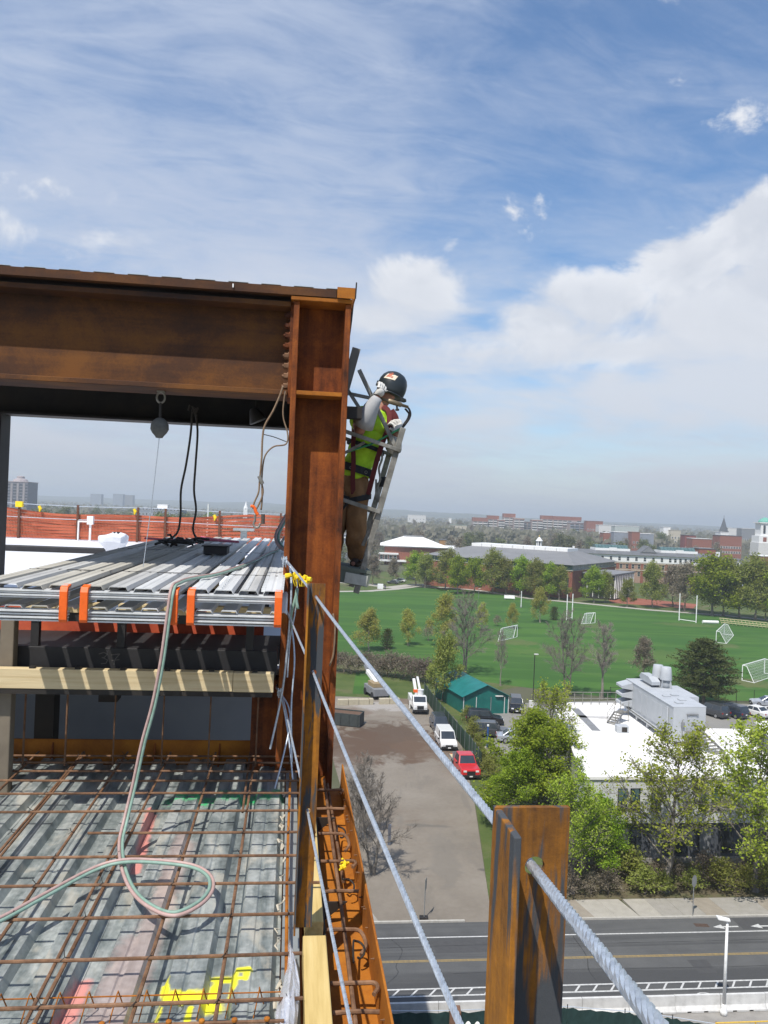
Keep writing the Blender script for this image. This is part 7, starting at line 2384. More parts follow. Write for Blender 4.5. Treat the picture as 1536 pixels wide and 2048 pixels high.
# yard and field side
plant(SPE, 'bare_tree', 'big grey bare tree behind the bucket truck', 930, 1352, 1200, None, .95, .9)
plant(SPG, 'green_tree', 'greenish budding tree at the corner of the yard fence', 884, 1402, 1285, None, .85, 2.6)
plant(SPF, 'bare_tree', 'pale slender bare tree standing in front of a soccer goal', 1001, 1372, 1262, None, .6, .2)
plant(SPE, 'bare_tree', 'twin-stemmed bare tree in the middle of the field edge', 1134, 1392, 1236, None, .85, 3.3)
plant(SPF, 'bare_tree', 'bare tree with a single pale trunk beside the twin-stemmed tree', 1203, 1398, 1246, None, .95, 1.9)
plant(SPH, 'bud_tree', 'brown budding tree between the bare trees and the pine', 1287, 1362, 1284, None, .9, 1.2)
plant(PINE, 'pine_tree', 'broad dark pine between the rooftop unit and the parked cars', 1406, 1412, 1284, None, 1.0, .5)
for px, py, pt, lab, k in ((737, 1302, 1226, 'yellow-green birch nearest the ironworker\'s scaffold', 1.05), (816, 1291, 1226, 'yellow-green birch with a forked white trunk beside the small fir', .9),
                        (884, 1296, 1198, 'yellow-green birch partly behind the big bare tree', .85), (964, 1262, 1211, 'small yellow-green birch right of the big bare tree top'.replace('right of', 'beyond'), .8),
                        (1025, 1258, 1212, 'thin pale birch behind the end-on soccer goal', .8), (1080, 1245, 1182, 'yellow-green birch near the single white pole', .85)):
    plant(SPD, 'birch_tree', lab, px, py, pt, 'young birches on the field', k)
plant(FIR, 'fir_tree', 'small dark fir between two birches on the field', 774, 1298, 1260, None, 1.0)
plant(FIR, 'fir_tree', 'small dark fir at the edge of the bare trees by the field', 1108, 1240, 1215, None, 1.1)
SHR = Species('shrub', TWIG, LEAF_BROWN, seed=91, h=2.2, th=.3, cr=1.6, cz0=.1, n_limb=12, n_sub=4, n_twig=4, leaf_n=900, leaf_s=.16, up=.5, twig_r=.014)
SHG = Species('shrub', TWIG, LEAF_DULL, seed=93, h=1.6, th=.25, cr=1.4, cz0=.05, n_limb=12, n_sub=4, n_twig=4, leaf_n=1500, leaf_s=.15, up=.5, twig_r=.012)
plant(SHR, 'shrub', 'reddish round shrub beside the birches on the field', 857, 1282, 1254, None, .8)
plant(SHR, 'shrub', 'reddish shrub next to the thin pale birch', 994, 1252, 1235, None, .9)
for k in range(13):
    px = 672 + k * 15
    py = 1326 + k * 1.9 + rng.uniform(-3, 3)
    p = at(px, py + 16)
    SHR.plant('shrub', 'brown leafless shrub in the hedge line between the field and the yard', (p.x, p.y, 0), rng.uniform(2.4, 3.2), rng.uniform(0, 6), 'brown hedge shrubs along the field edge', 1.2, 'shrub')
for k in range(30):
    a = 19.6 + (k % 15) * 1.9 + rng.uniform(-.5, .5)
    b = 53.4 + (k // 15) * 2.0 + rng.uniform(-.4, .4)
    x, y = fr(a, b)
    sp = SHR if rng.random() < .74 else SHG
    sp.plant('shrub', ('brown twiggy' if sp is SHR else 'low green') + ' shrub in the planting bed behind the pavement', (x, y, .03), rng.uniform(.9, 1.7), rng.uniform(0, 6), 'shrubs in the bed behind the pavement', rng.uniform(1.0, 1.4), 'shrub')
for k in range(10):
    p = at(962 - k * 5, 1558 - k * 13)
    SHG.plant('shrub', 'green weeds along the foot of the yard fence', (p.x + rng.uniform(.5, 1.4), p.y, .02), rng.uniform(.7, 1.4), rng.uniform(0, 6), 'weeds along the yard fence', 1.2, 'shrub')
for k in range(5):
    SHG.plant('shrub', 'low green shrub growing at the corner of the building site', (*fr(0.6 + rng.uniform(0, 1.5), 53 + 3 * k), .02), rng.uniform(.8, 1.6), k, 'shrubs at the driveway corner', 1.2, 'shrub')

# trees beyond the field: one row in front of the sports hall, more behind
row = [(700, 1172, 1125, SPH), (745, 1170, 1118, SPH), (785, 1166, 1122, SPH), (832, 1172, 1112, SPI), (850, 1176, 1116, SPG), (890, 1180, 1108, SPG), (915, 1188, 1120, SPI), (948, 1186, 1124, SPI), (985, 1188, 1110, SPG), (1012, 1190, 1126, SPG), (1040, 1192, 1122, SPI),
       (1070, 1196, 1128, SPG), (1098, 1198, 1134, SPI), (1118, 1200, 1140, SPG), (1188, 1206, 1142, SPI), (1210, 1206, 1150, SPG), (1254, 1214, 1164, SPG), (1305, 1216, 1136, SPG), (1345, 1214, 1140, SPH), (1368, 1222, 1136, SPH),
       (1425, 1232, 1124, SPI), (1446, 1232, 1130, SPG), (1478, 1236, 1140, SPG), (1510, 1240, 1128, SPG), (1532, 1242, 1150, SPG), (1560, 1244, 1130, SPI)]
wh = {id(SPH): 'brown budding', id(SPI): 'fresh green', id(SPG): 'dull green'}
near_to = ['behind the worker\'s feet', 'by the pale hip-roofed rink', 'beside the white kiosk', 'at the corner of the far path', 'in front of the rink', 'in front of the glazed hall corner', 'before the brick hall end', 'before the middle of the brick hall', 'taller than its row before the hall', 'before the hall windows', 'over the single white pole',
           'before the long brick wall', 'beside the end-on posts', 'touching the brick tower', 'beside the ribbed annex', 'before the ribbed annex', 'beside the red courts', 'in front of the white mansard block', 'before the mansard block end', 'greyish and behind the tall posts', 'very broad, between the tall posts and the bench',
           'just beside the broad one', 'in front of the slate-roofed house', 'before the bell tower', 'at the photo edge behind the bench', 'beyond the photo edge']
for (px, py, pt, sp), w_ in zip(row, near_to):
    plant(sp, 'tree', wh[id(sp)] + ' tree beyond the field, ' + w_, px, py, pt, 'trees along the far side of the field', rng.uniform(.95, 1.2) if px != 1425 else 1.35)

# the wood and the town trees behind, standing one by one
SPJ = Species('grey_tree', TWIG, LEAF_BROWN, seed=101, h=15, th=3, cr=5.0, cz0=4, n_limb=12, n_sub=5, n_twig=5, leaf_n=900, leaf_s=.7, up=.7, twig_r=.06)
SPK = Species('far_green_tree', TWIG, LEAF_FAR, seed=103, h=14, th=2.5, cr=5.5, cz0=2, n_limb=10, n_sub=4, n_twig=4, leaf_n=1800, leaf_s=.9, up=.5, twig_r=.06)
FARROT = random.Random(77)
def clear_of(x, y):
    for (x0, x1, y0, y1) in KEEP:
        if x0 < x < x1 and y0 < y < y1: return False
    return True
KEEP = [(-40, 130, 0, 340), (10, 160, 255, 372), (-40, 60, 380, 450), (-300, -20, 0, 300)]
n = 0
tries = 0
while n < 250 and tries < 5000:
    tries += 1
    y = 345 + 900 * FARROT.random() ** 1.5
    x = y * FARROT.uniform(-.52, .56)
    if not clear_of(x, y): continue
    u = x / y
    if u < -.06 and u > -.14: continue
    if .24 < u < .50 and y < 560 and FARROT.random() < .4: continue
    brown = FARROT.random() < (.8 if -.06 < u < .22 else .45 if u > .2 else .25)
    sp = SPJ if brown else SPK
    h = FARROT.uniform(9, 15) if y < 900 else FARROT.uniform(11, 17)
    sp.plant('tree', ('greyish leafless' if brown else 'green leafy') + ' tree among the town trees beyond the field', (x, y, 0), h, FARROT.uniform(0, 6), 'town trees far beyond the field', FARROT.uniform(.9, 1.25))
    n += 1

# the far-off tree cover that reads as one mass, and the hills
m1 = MB()
rg = random.Random(8)
for k in range(5200):
    y = 700 + 6500 * rg.random() ** 2.2
    x = y * rg.uniform(-.62, .66)
    h = rg.uniform(8, 15)
    s = 1 + y / 2600
    c0 = Vector((x, y, 0))
    for j in range(9):
        c = c0 + Vector((rg.gauss(0, 3.2), rg.gauss(0, 3), h * rg.uniform(.35, 1.0)))
        n_ = Vector((rg.gauss(0, .7), -1 + rg.gauss(0, .5), rg.gauss(.5, .5))).normalized()
        xx = n_.orthogonal().normalized(); yy = n_.cross(xx)
        q = rg.uniform(1.3, 2.6) * s
        m1.quad(c - xx * q, c - yy * q * .8, c + xx * q, c + yy * q * .8)
WOODS = leafmat('distant_tree_cover', (0.15, 0.145, 0.095), (0.21, 0.195, 0.145), (0.27, 0.25, 0.19), .006)
wput('woods', m1, WOODS, (0, 700, 0), label='distant tree cover across the town', kind='stuff')
m = MB()
rows = []
for j in range(9):
    y = 3400 + j * 620
    row = []
    for i in range(121):
        x = (i - 60) * 140.0
        hh = (14 + 34 * (0.5 + 0.5 * math.sin(x * .00075 + 1.2 + j * .4)) * (0.55 + 0.45 * math.sin(x * .0021 + j)) + 5 * math.sin(x * .012 + j * 2) + 3 * math.sin(x * .031 + j)) * (.25 + .75 * math.sin(math.pi * min(1, j / 5)))
        hh += 26 * math.exp(-((x + 2300) / 900) ** 2) * (j > 2) + 14 * math.exp(-((x - 300) / 1200) ** 2) * (j > 2)
        row.append((x, y, max(-.5, hh if j else -.5)))
    rows.append(row)
m.sheet(rows)
wput('hills', m, ground_mat('wooded_hills', [(0.06, 0.075, 0.045), (0.09, 0.10, 0.065), (0.12, 0.122, 0.085)], 0.004, bump=0), (0, 3400, 0), smooth=True, label='low wooded hills on the horizon', kind='structure')

# ================================================================== BUILDINGS BEYOND
WINM = {}
def window_mesh(w, h, frame, glass):
    k = (round(w, 2), round(h, 2), frame.name, glass.name)
    if k not in WINM:
        m = MB()
        m.box(-w / 2, w / 2, -.06, .02, 0, h)
        m.cur = 1
        m.box(-w / 2 + w * .1, w / 2 - w * .1, -.075, -.061, h * .07, h * .47)
        m.box(-w / 2 + w * .1, w / 2 - w * .1, -.075, -.061, h * .52, h * .93)
        WINM[k] = m.mesh('window', [frame, glass])
    return WINM[k]


def wins(t, x0, x1, y, zs, n, w, h, frame=WHITE, glass=GLASS, name='window'):
    me = window_mesh(w, h, frame, glass)
    ox, oy, oz = ORG[t.name]
    for z in zs:
        for i in range(n):
            o = bpy.data.objects.new(name, me); COL.objects.link(o); o.parent = t
            o.location = (x0 + (x1 - x0) * (i + .5) / n - ox, y - oy, z - oz)


def span(px0, px1, py, Y):
    """across and top height of something seen between two columns at distance Y"""
    a, b = dist_at(px0, py, Y), dist_at(px1, py, Y)
    return a.x, b.x, (a.z + b.z) / 2


def block(name, label, px0, px1, ptop, Y, depth, wall, roof=None, cat='building', group=None, zs=(), n=0, w=1.4, h=1.8, over=.25, frame=WHITE, glass=GLASS):
    x0, x1, zt = span(px0, px1, ptop, Y)
    t = wthing(name, label, cat, ((x0 + x1) / 2, Y, 0), group)
    put('wall', MB().box(x0, x1, Y, Y + depth, 0, zt - .35), wall, t)
    put('roof', MB().box(x0 - over, x1 + over, Y - over, Y + depth + over, zt - .349, zt), roof or WROOF, t)
    if n: wins(t, x0 + .5, x1 - .5, Y, zs, n, w, h, frame, glass)
    return t, x0, x1, zt


# ---- brick sports hall with a band of glazing and a grey roof
PG = Vector((62.5, 262.0, 0)); g1 = Vector((-46, 30, 0)).normalized(); g2 = Vector((30, 46, 0)).normalized()
G = lambda u, v, z: PG + g1 * u + g2 * v + Vector((0, 0, z))
t = wthing('sports_hall', 'long brick sports hall with a glazed band under a broad grey roof', 'building', tuple(PG))
LN, DP = 56, 46
put('wall', MB().prism([(0, 0), (LN, 0), (LN, DP), (0, DP)], 0, 9.2, lambda u, v, z: G(u, v, z)), BRICK, t)
for k in range(14):
    u0, u1 = LN * k / 14, LN * (k + 1) / 14
    put('band_window', MB().prism([(u0 + .12, .25), (u1 - .12, .25), (u1 - .12, .6), (u0 + .12, .6)], 9.35, 11.0, lambda u, v, z: G(u, v, z)), GLASS_BLUE, t)
for k in range(11):
    u0, u1 = DP * k / 11, DP * (k + 1) / 11
    put('band_window', MB().prism([(.25, u0 + .12), (.6, u0 + .12), (.6, u1 - .12), (.25, u1 - .12)], 9.35, 11.0, lambda u, v, z: G(u, v, z)), GLASS_BLUE, t)
put('band_frame', MB().prism([(.35, .35), (LN - .3, .35), (LN - .3, DP - .3), (.35, DP - .3)], 9.2005, 11.1, lambda u, v, z: G(u, v, z)), WHITE, t)
put('sill_band', MB().prism([(-.25, -.25), (LN + .2, -.25), (LN + .2, DP + .2), (-.25, DP + .2)], 9.2, 9.349, lambda u, v, z: G(u, v, z)), STONE, t)
m = MB()
ev, rz_ = 11.11, 14.6
b4 = [G(-.7, -.7, ev), G(LN + .7, -.7, ev), G(LN + .7, DP + .7, ev), G(-.7, DP + .7, ev)]
t4 = [G(9, 19, rz_), G(LN - 9, 19, rz_), G(LN - 9, 30, rz_), G(9, 30, rz_)]
m.add(b4 + t4, [(0, 1, 5, 4), (1, 2, 6, 5), (2, 3, 7, 6), (3, 0, 4, 7), (4, 5, 6, 7), (3, 2, 1, 0)])
put('roof', m, M('grey_roof_sheet', [(0.17, 0.17, 0.175), (0.215, 0.215, 0.22)], .15, .7), t)
for k in range(9):
    u0, u1 = 9 + (LN - 18) * k / 9, 9 + (LN - 18) * (k + 1) / 9 - .15
    put('roof_monitor', MB().prism([(u0, 19.2), (u1, 19.2), (u1, 29.8), (u0, 29.8)], rz_ + .002, rz_ + 1.1, lambda u, v, z: G(u, v, z)), WHITE, t)
for u in (1.2, 6.5):
    put('wall_slot', MB().prism([(u, -.02), (u + .9, -.02), (u + .9, .0), (u, .0)], 1.5, 7.0, lambda a, b, z: G(a, b - .01, z)), GLASS, t)
for k in range(6):
    u = 10 + k * 7.5
    put('wall_window', MB().prism([(u, -.05), (u + 2.6, -.05), (u + 2.6, -.002), (u, -.002)], 1.2, 3.6, lambda a, b, z: G(a, b, z)), GLASS, t)
# ribbed annex on its flank
t = wthing('hall_annex', 'dark annex with white upright fins at the flank of the brick hall', 'building', tuple(G(-9, 20, 0)))
put('wall', MB().prism([(-.3, 9), (-11, 9), (-11, 32), (-.3, 32)], 0, 8.2, lambda u, v, z: G(u, v, z)), DARKSTEEL, t)
put('roof', MB().prism([(-.3, 8.6), (-11.4, 8.6), (-11.4, 32.4), (-.3, 32.4)], 8.201, 8.6, lambda u, v, z: G(u, v, z)), GREYWALL, t)
for k in range(12):
    v = 9.6 + k * 1.9
    put('fin', MB().prism([(-11.01, v), (-11.4, v), (-11.4, v + .22), (-11.01, v + .22)], .5, 8.1, lambda a, b, z: G(a, b, z)), WHITE, t)
for k in range(5):
    u = -2.0 - k * 2
    put('fin', MB().prism([(u, 8.99), (u - .22, 8.99), (u - .22, 8.7), (u, 8.7)], .5, 8.1, lambda a, b, z: G(a, b, z)), WHITE, t)

# ---- rink with white hipped roof
Y = 398
x0, x1, ze = span(760, 897, 1093, Y)
t = wthing('rink', 'brick rink under a bright white hipped roof', 'building', ((x0 + x1) / 2, Y, 0))
put('wall', MB().box(x0 + 2.4, x1 - .5, Y, Y + 30, 0, ze - .5), BRICK, t)
put('eave', MB().box(x0 + 1.6, x1 + 6, Y - 1, Y + 31, ze - .499, ze), WHITE, t)
ax0, ax1, za = span(808, 845, 1073, Y + 15)
m = MB()
m.add([(x0, Y - 1.6, ze + .001), (x1, Y - 1.6, ze + .001), (x1, Y + 31.5, ze + .001), (x0, Y + 31.5, ze + .001), (ax0, Y + 13, za), (ax1, Y + 13, za), (ax1, Y + 17, za), (ax0, Y + 17, za)],
      [(0, 1, 5, 4), (1, 2, 6, 5), (2, 3, 7, 6), (3, 0, 4, 7), (4, 5, 6, 7), (3, 2, 1, 0)])
put('roof', m, WROOF, t)
put('ridge_vent', MB().box(ax0 - .3, ax1 + .3, Y + 12.6, Y + 17.4, za + .002, za + .5), GREYWALL, t)
cx0, cx1, cz = span(757, 797, 1106, Y - 4)
put('canopy', MB().box(cx0, cx1, Y - 4.5, Y - .002, cz - .7, cz), WHITE, t)
put('canopy_base', MB().box(cx0 - .1, cx1 + 4, Y - 4.6, Y - .003, cz - 4.1, cz - 3.3), WHITE, t)
wins(t, cx0 + .4, cx1 - .4, Y - 2.6, (cz - 3.2,), 4, 1.7, 2.2)
put('porch_wall', MB().box(cx0 + .3, cx1 - .3, Y - 2.5, Y - .004, cz - 3.29, cz - .71), BRICK, t)
put('link_block', MB().box(x1 - .49, x1 + 20, Y + 2, Y + 24, 0, ze - 1.2), BRICK, t)
put('link_roof', MB().box(x1 + 6.01, x1 + 20.4, Y + 1.6, Y + 24.4, ze - 1.199, ze - .75), WROOF, t)

# ---- blue-grey hall behind the worker
t, x0, x1, zt = block('grey_hall', 'pale blue grey hall with arched windows behind the ironworker\'s legs', 668, 742, 1070, 425, 25, BLUEGREY, GREYWALL, zs=(3.0, 8.0), n=7, w=1.6, h=2.6)
put('cornice', MB().box(x0 - .6, x1 + .6, 424.3, 424.99, zt - 1.8, zt - 1.2), WHITE, t)
put('tower', MB().box(x1 - 5, x1 - .5, 424.6, 432, zt + .001, zt + 2.6), BLUEGREY, t)

# ---- mansard dormitory
Y = 345
x0, x1, zt = span(1150, 1444, 1109, Y)
t = wthing('dormitory', 'long brick residence with a white top storey and glazed roof lights', 'building', ((x0 + x1) / 2, Y, 0))
put('wall', MB().box(x0, x1, Y, Y + 16, 0, zt - 3.6), BRICK_PALE, t)
put('top_storey', MB().box(x0 - .3, x1 + .3, Y - .3, Y + 16.3, zt - 3.599, zt - .5), WHITE, t)
m = MB()
m.add([(x0 - 1, Y - 1, zt - .499), (x1 + 1, Y - 1, zt - .499), (x1 + 1, Y + 17, zt - .499), (x0 - 1, Y + 17, zt - .499), (x0 + 3, Y + 3, zt + .9), (x1 - 3, Y + 3, zt + .9), (x1 - 3, Y + 13, zt + .9), (x0 + 3, Y + 13, zt + .9)],
      [(0, 1, 5, 4), (1, 2, 6, 5), (2, 3, 7, 6), (3, 0, 4, 7), (4, 5, 6, 7), (3, 2, 1, 0)])
put('roof', m, SLATE, t)
wd_ = x1 - x0
for f0, f1, n in ((.03, .10, 4), (.10, .62, 9), (.63, .77, 4), (.78, .90, 6)):
    wins(t, x0 + wd_ * f0, x0 + wd_ * f1, Y - .3, (zt - 3.1,), n, 1.3, 1.9, WHITE, GLASS)
for f0, f1, n in ((.05, .95, 22),):
    wins(t, x0 + wd_ * f0, x0 + wd_ * f1, Y, (zt - 6.4, zt - 9.6), n, 1.25, 2.0, STONE, GLASS)
for k in range(12):
    x = x0 + wd_ * (k + .5) / 12
    put('brick_pier', MB().box(x - .55, x + .55, Y - .35, Y - .001, 0, zt - 3.7), BRICK, t)
for z in (zt - 4.1, zt - 7.1):
    put('string_course', MB().box(x0 - .1, x1 + .1, Y - .42, Y - .352, z, z + .35), STONE, t)
for f0, f1 in ((.15, .39), (.60, .855)):
    a, b = x0 + wd_ * f0, x0 + wd_ * f1
    put('roof_curb', MB().box(a, b, Y + 3.2, Y + 12, zt + .901, zt + 1.9), WHITE, t)
    for k in range(10):
        u0, u1 = a + .5 + (b - a - 1) * k / 10, a + .5 + (b - a - 1) * (k + 1) / 10 - .12
        put('roof_light', MB().prism([(Y + 4, zt + 1.905), (Y + 11, zt + 1.905), (Y + 9, zt + 3.3), (Y + 6, zt + 3.3)], u0, u1, lambda u, v, d: Vector((d, u, v))), GLASS_BLUE, t)
    put('dormer', MB().box((a + b) / 2 - 1.6, (a + b) / 2 + 1.6, Y + 2.4, Y + 3.19, zt + .9, zt + 2.3), WHITE, t)
a, b = x0 + wd_ * .45, x0 + wd_ * .57
put('pediment', MB().prism([(a, zt + .5), (b, zt + .5), ((a + b) / 2, zt + 3.6)], Y + 1.5, Y + 9, lambda u, v, d: Vector((u, d, v))), SLATE, t)
put('pediment_face', MB().prism([(a + 1, zt + .9), (b - 1, zt + .9), ((a + b) / 2, zt + 3.1)], Y + 1.4, Y + 1.49, lambda u, v, d: Vector((u, d, v))), GREYWALL, t)
for x in (x0 + .3, x1 - .3, x1 + .4):
    put('chimney', MB().box(x - .4, x + .4, Y + 4, Y + 5, zt, zt + 2.2), WHITE, t)

# ---- clustered brick towers with white balconies
def tower(label, px0, px1, ptop, Y, floors, brick_top=True, wall=BRICK, band=OFFWHITE):
    x0, x1, zt = span(px0, px1, ptop, Y)
    t = wthing('apartment_block', label, 'apartment block', ((x0 + x1) / 2, Y, 0), 'brick apartment blocks with white balconies')
    fl = 3.1
    top = zt - (4.5 if brick_top else 1.2)
    put('wall', MB().box(x0, x1, Y, Y + 14, 0, top + .2), M('pinkish_concrete', (0.34, 0.27, 0.25), 1, .9) if 'pinkish_concrete' not in bpy.data.materials else bpy.data.materials['pinkish_concrete'], t)
    put('top_storey', MB().box(x0 - .1, x1 + .1, Y - .1, Y + 14.1, top + .201, zt), wall, t)
    for k in range(floors):
        z = top - fl * (k + 1)
        if z < 2: break
        f0, f1 = (.04, .96)
        n = max(1, int((x1 - x0) / 5.5))
        for i in range(n):
            a, b = x0 + (x1 - x0) * (i + .06) / n, x0 + (x1 - x0) * (i + .94) / n
            if (i + k) % 5 == 4: continue
            put('balcony', MB().box(a, b, Y - 1.3, Y - .001, z, z + 1.25), band, t)
            put('window', MB().box(a + .3, b - .3, Y - .1, Y - .002, z + 1.4, z + 2.75), GLASS, t)
    put('parapet', MB().box(x0 - .2, x1 + .2, Y - .2, Y + 14.2, zt + .001, zt + .5), BRICK if brick_top else band, t)
    return t


YT = 1050
tower('lowest brick and white balcony block at the near end of the first cluster', 946, 976, 1036, YT, 5)
tower('brick topped block second from the end of the first cluster', 976, 998, 1032, YT + 6, 6)
tower('white banded low block between two brick towers in the first cluster', 996, 1010, 1040, YT - 4, 5, False)
tower('tallest brick tower of the first cluster', 1008, 1031, 1028, YT + 10, 7)
tower('white and dark stepped block beside the tallest tower', 1028, 1049, 1037, YT, 5, False)
tower('dark low block closing the first cluster', 1046, 1063, 1044, YT + 8, 3, False, M('dark_brown_brick', (0.09, 0.05, 0.045), 1, .9), GREYWALL)
tower('white banded block at the start of the second cluster', 1064, 1086, 1040, YT, 5, False)
tower('slim brick tower of the second cluster', 1084, 1106, 1032, YT + 8, 7)
tower('wide brick topped block of the second cluster', 1107, 1163, 1034, YT + 4, 6)
tower('dark stepped block below the wide brick topped block', 1140, 1169, 1046, YT - 10, 4, False, M('purple_brick', (0.10, 0.065, 0.075), 1, .9), BLUEGREY)

# ---- other town buildings, one by one
PLAIN = [
    ('red brick block behind the second tower cluster', 1173, 1206, 1042, 980, 12, BRICK, BRICK, (8, 14), 6),
    ('white stepped low block beyond the residence', 1198, 1232, 1050, 900, 14, OFFWHITE, WROOF, (6, 10), 6),
    ('long pale grey block with a green tinge beyond the residence', 1230, 1278, 1052, 860, 14, M('pale_green_grey_wall', (0.42, 0.46, 0.44), 1, .8), WROOF, (5, 9), 8),
    ('brick end block below the pale grey block', 1207, 1228, 1065, 700, 12, BRICK, WROOF, (4, 8), 3),
    ('grey blue panel block among the brick blocks', 1228, 1267, 1064, 690, 14, BLUEGREY, WROOF, (4,), 8),
    ('narrow brick block between two grey blue blocks', 1264, 1280, 1064, 680, 12, BRICK, BRICK, (4, 8), 2),
    ('second grey blue block with a white flat roof', 1279, 1308, 1067, 690, 12, BLUEGREY, WROOF, (4,), 6),
    ('tall white house wall catching the sun', 1327, 1341, 1054, 760, 10, WHITE, WROOF, (), 0),
    ('cream house attached to the white sunlit wall', 1341, 1362, 1060, 755, 10, STONE, STONE, (8, 12), 3),
    ('low brick row with white cornices beyond the bright green tree', 1385, 1424, 1077, 610, 12, BRICK, OFFWHITE, (3, 7), 7),
    ('dark red block behind the brick row', 1370, 1392, 1070, 650, 10, M('dark_red_wall', (0.20, 0.05, 0.04), 1, .9), SLATE, (6,), 4),
    ('long brick block with a white penthouse near the spire', 1440, 1484, 1071, 640, 14, BRICK, SLATE, (4, 8), 8),
    ('white penthouse block behind the long brick block', 1441, 1458, 1064, 665, 10, WHITE, WROOF, (), 0),
    ('pale office block beside the spire', 1456, 1486, 1056, 1000, 14, OFFWHITE, WROOF, (8, 12), 6),
    ('grey office block between the spire and the bell tower', 1484, 1512, 1057, 930, 14, GREYWALL, WROOF, (6, 10), 6),
    ('red brick block behind the glazed roof lights of the residence', 1398, 1432, 1097, 430, 12, BRICK, SLATE, (4, 8), 5),
    ('cream block among far trees at the skyline by the scaffold', 816, 852, 1030, 1500, 14, OFFWHITE, WROOF, (14,), 5),
    ('low greenish roofed block among bare trees behind the rink', 901, 934, 1050, 900, 18, STONE, M('pale_green_roof', (0.26, 0.31, 0.26), 1, .8), (3,), 7),
    ('small white house gable far behind the rink', 898, 903, 1036, 1300, 8, WHITE, WROOF, (), 0),
    ('ochre house among bare trees behind the rink', 880, 893, 1079, 520, 9, M('ochre_wall', (0.36, 0.19, 0.07), 1, .9), SLATE, (3,), 3),
    ('dark flat-roofed store behind the ochre house', 893, 920, 1085, 520, 10, GREYWALL, SLATE, (), 0),
    ('pale flat block with white band beyond the orange netting', 275, 361, 1017, 620, 20, BLUEGREY, WHITE, (16, 20), 12),
    ('white roof house on top of the pale flat block', 315, 335, 1009, 640, 6, WHITE, WROOF, (), 0),
    ('far grey tower block on the hazy skyline, the single one', 181, 203, 988, 2600, 20, BLUEGREY, GREYWALL, (), 0),
    ('far grey slab block on the hazy skyline, first of a pair', 226, 246, 988, 2600, 20, BLUEGREY, GREYWALL, (), 0),
    ('far grey slab block on the hazy skyline, second of a pair', 246, 266, 990, 2650, 20, GREYWALL, BLUEGREY, (), 0),
    ('reddish low store beyond the orange netting near the pole', 362, 402, 1038, 560, 12, BRICK_PALE, SLATE, (3,), 6),
    ('white shop beyond the netting under the sling hook', 452, 470, 1042, 520, 9, WHITE, WROOF, (), 0),
]
for (lab, a, b, tp, Y, dp, wall, roof, zs, n) in PLAIN:
    block('building', lab, a, b, tp, Y, dp, wall, roof, 'building', None, zs, n, 1.7, 1.9)

# slate-roofed house at the end of the residence
Y = 330
x0, x1, zt = span(1446, 1494, 1118, Y)
t = wthing('house', 'buff house with a grey mansard roof and white dormers by the residence', 'house', ((x0 + x1) / 2, Y, 0))
put('wall', MB().box(x0, x1, Y, Y + 10, 0, zt - 4), STONE, t)
put('roof', MB().add([(x0 - .5, Y - .5, zt - 3.99), (x1 + .5, Y - .5, zt - 3.99), (x1 + .5, Y + 10.5, zt - 3.99), (x0 - .5, Y + 10.5, zt - 3.99), (x0 + 1, Y + 1, zt), (x1 - 1, Y + 1, zt), (x1 - 1, Y + 9, zt), (x0 + 1, Y + 9, zt)], [(0, 1, 5, 4), (1, 2, 6, 5), (2, 3, 7, 6), (3, 0, 4, 7), (4, 5, 6, 7), (3, 2, 1, 0)]), SLATE, t)
for f in (.3, .62):
    x = x0 + (x1 - x0) * f
    d_ = put('dormer', MB().box(x - .8, x + .8, Y - .3, Y + 2, zt - 3.3, zt - 1.2), WHITE, t)
    put('dormer_window', MB().box(x - .4, x + .4, Y - .34, Y - .302, zt - 3.0, zt - 1.6), GLASS, d_)
wins(t, x0, x1, Y, (zt - 7.5,), 5, 1.2, 2)
t, x0, x1, zt = block('house', 'dark red house with a white gable at the photo edge', 1522, 1560, 1112, 400, 12, BRICK, WHITE, 'house', None, (4,), 4)
t, x0, x1, zt = block('glass_house', 'blue grey glazed pavilion behind the trees by the bench', 1462, 1545, 1176, 268, 14, M('pale_blue_panel', (0.30, 0.36, 0.46), 1, .5), BLUEGREY, 'pavilion', None, (1.0,), 9, 2.2, 3.0)

# spire, bell tower, cupola, steeple
def spire(name, label, px, py_top, py_base, Y, wbase, mat, cat='church spire'):
    p = dist_at(px, py_base, Y); q = dist_at(px, py_top, Y)
    t = wthing(name, label, cat, (p.x, Y, 0))
    put('tower', MB().box(p.x - wbase / 2, p.x + wbase / 2, Y, Y + wbase, 0, p.z), mat, t)
    h_ = q.z - p.z
    m = MB().lathe([(wbase * .62, 0.002), (wbase * .38, h_ * .35), (wbase * .05, h_)], 8, Matrix.Translation((p.x, Y + wbase / 2, p.z)))
    put('spire', m, mat, t)
    put('finial', MB().tube([(p.x, Y + wbase / 2, q.z), (p.x, Y + wbase / 2, q.z + wbase * .35)], wbase * .03, 5), mat, t)
    return t
spire('church', 'slim dark church spire on the skyline', 1450, 1036, 1062, 1000, 9, M('dark_spire_slate', (0.07, 0.075, 0.085), 1, .9))
spire('church', 'small white steeple beyond the orange sling hook', 491, 1003, 1017, 900, 4.5, WHITE)
Y = 560
x0, x1, zt = span(1521, 1552, 1047, Y)
cx = (x0 + x1) / 2
t = wthing('bell_tower', 'white bell tower with a green dome cut by the photo edge', 'bell tower', (cx, Y, 0))
z1 = dist_at(1536, 1072, Y).z; z2 = dist_at(1536, 1086, Y).z
put('brick_base', MB().box(x0 - 1.2, x1 + 1.2, Y - 1, Y + 12, 0, z2), OFFWHITE, t)
put('lower_stage', MB().box(x0 - .8, x1 + .8, Y - .5, Y + 11, z2 + .001, z1), WHITE, t)
put('upper_stage', MB().box(x0 + .8, x1 - .8, Y + .6, Y + 9.5, z1 + .001, zt), WHITE, t)
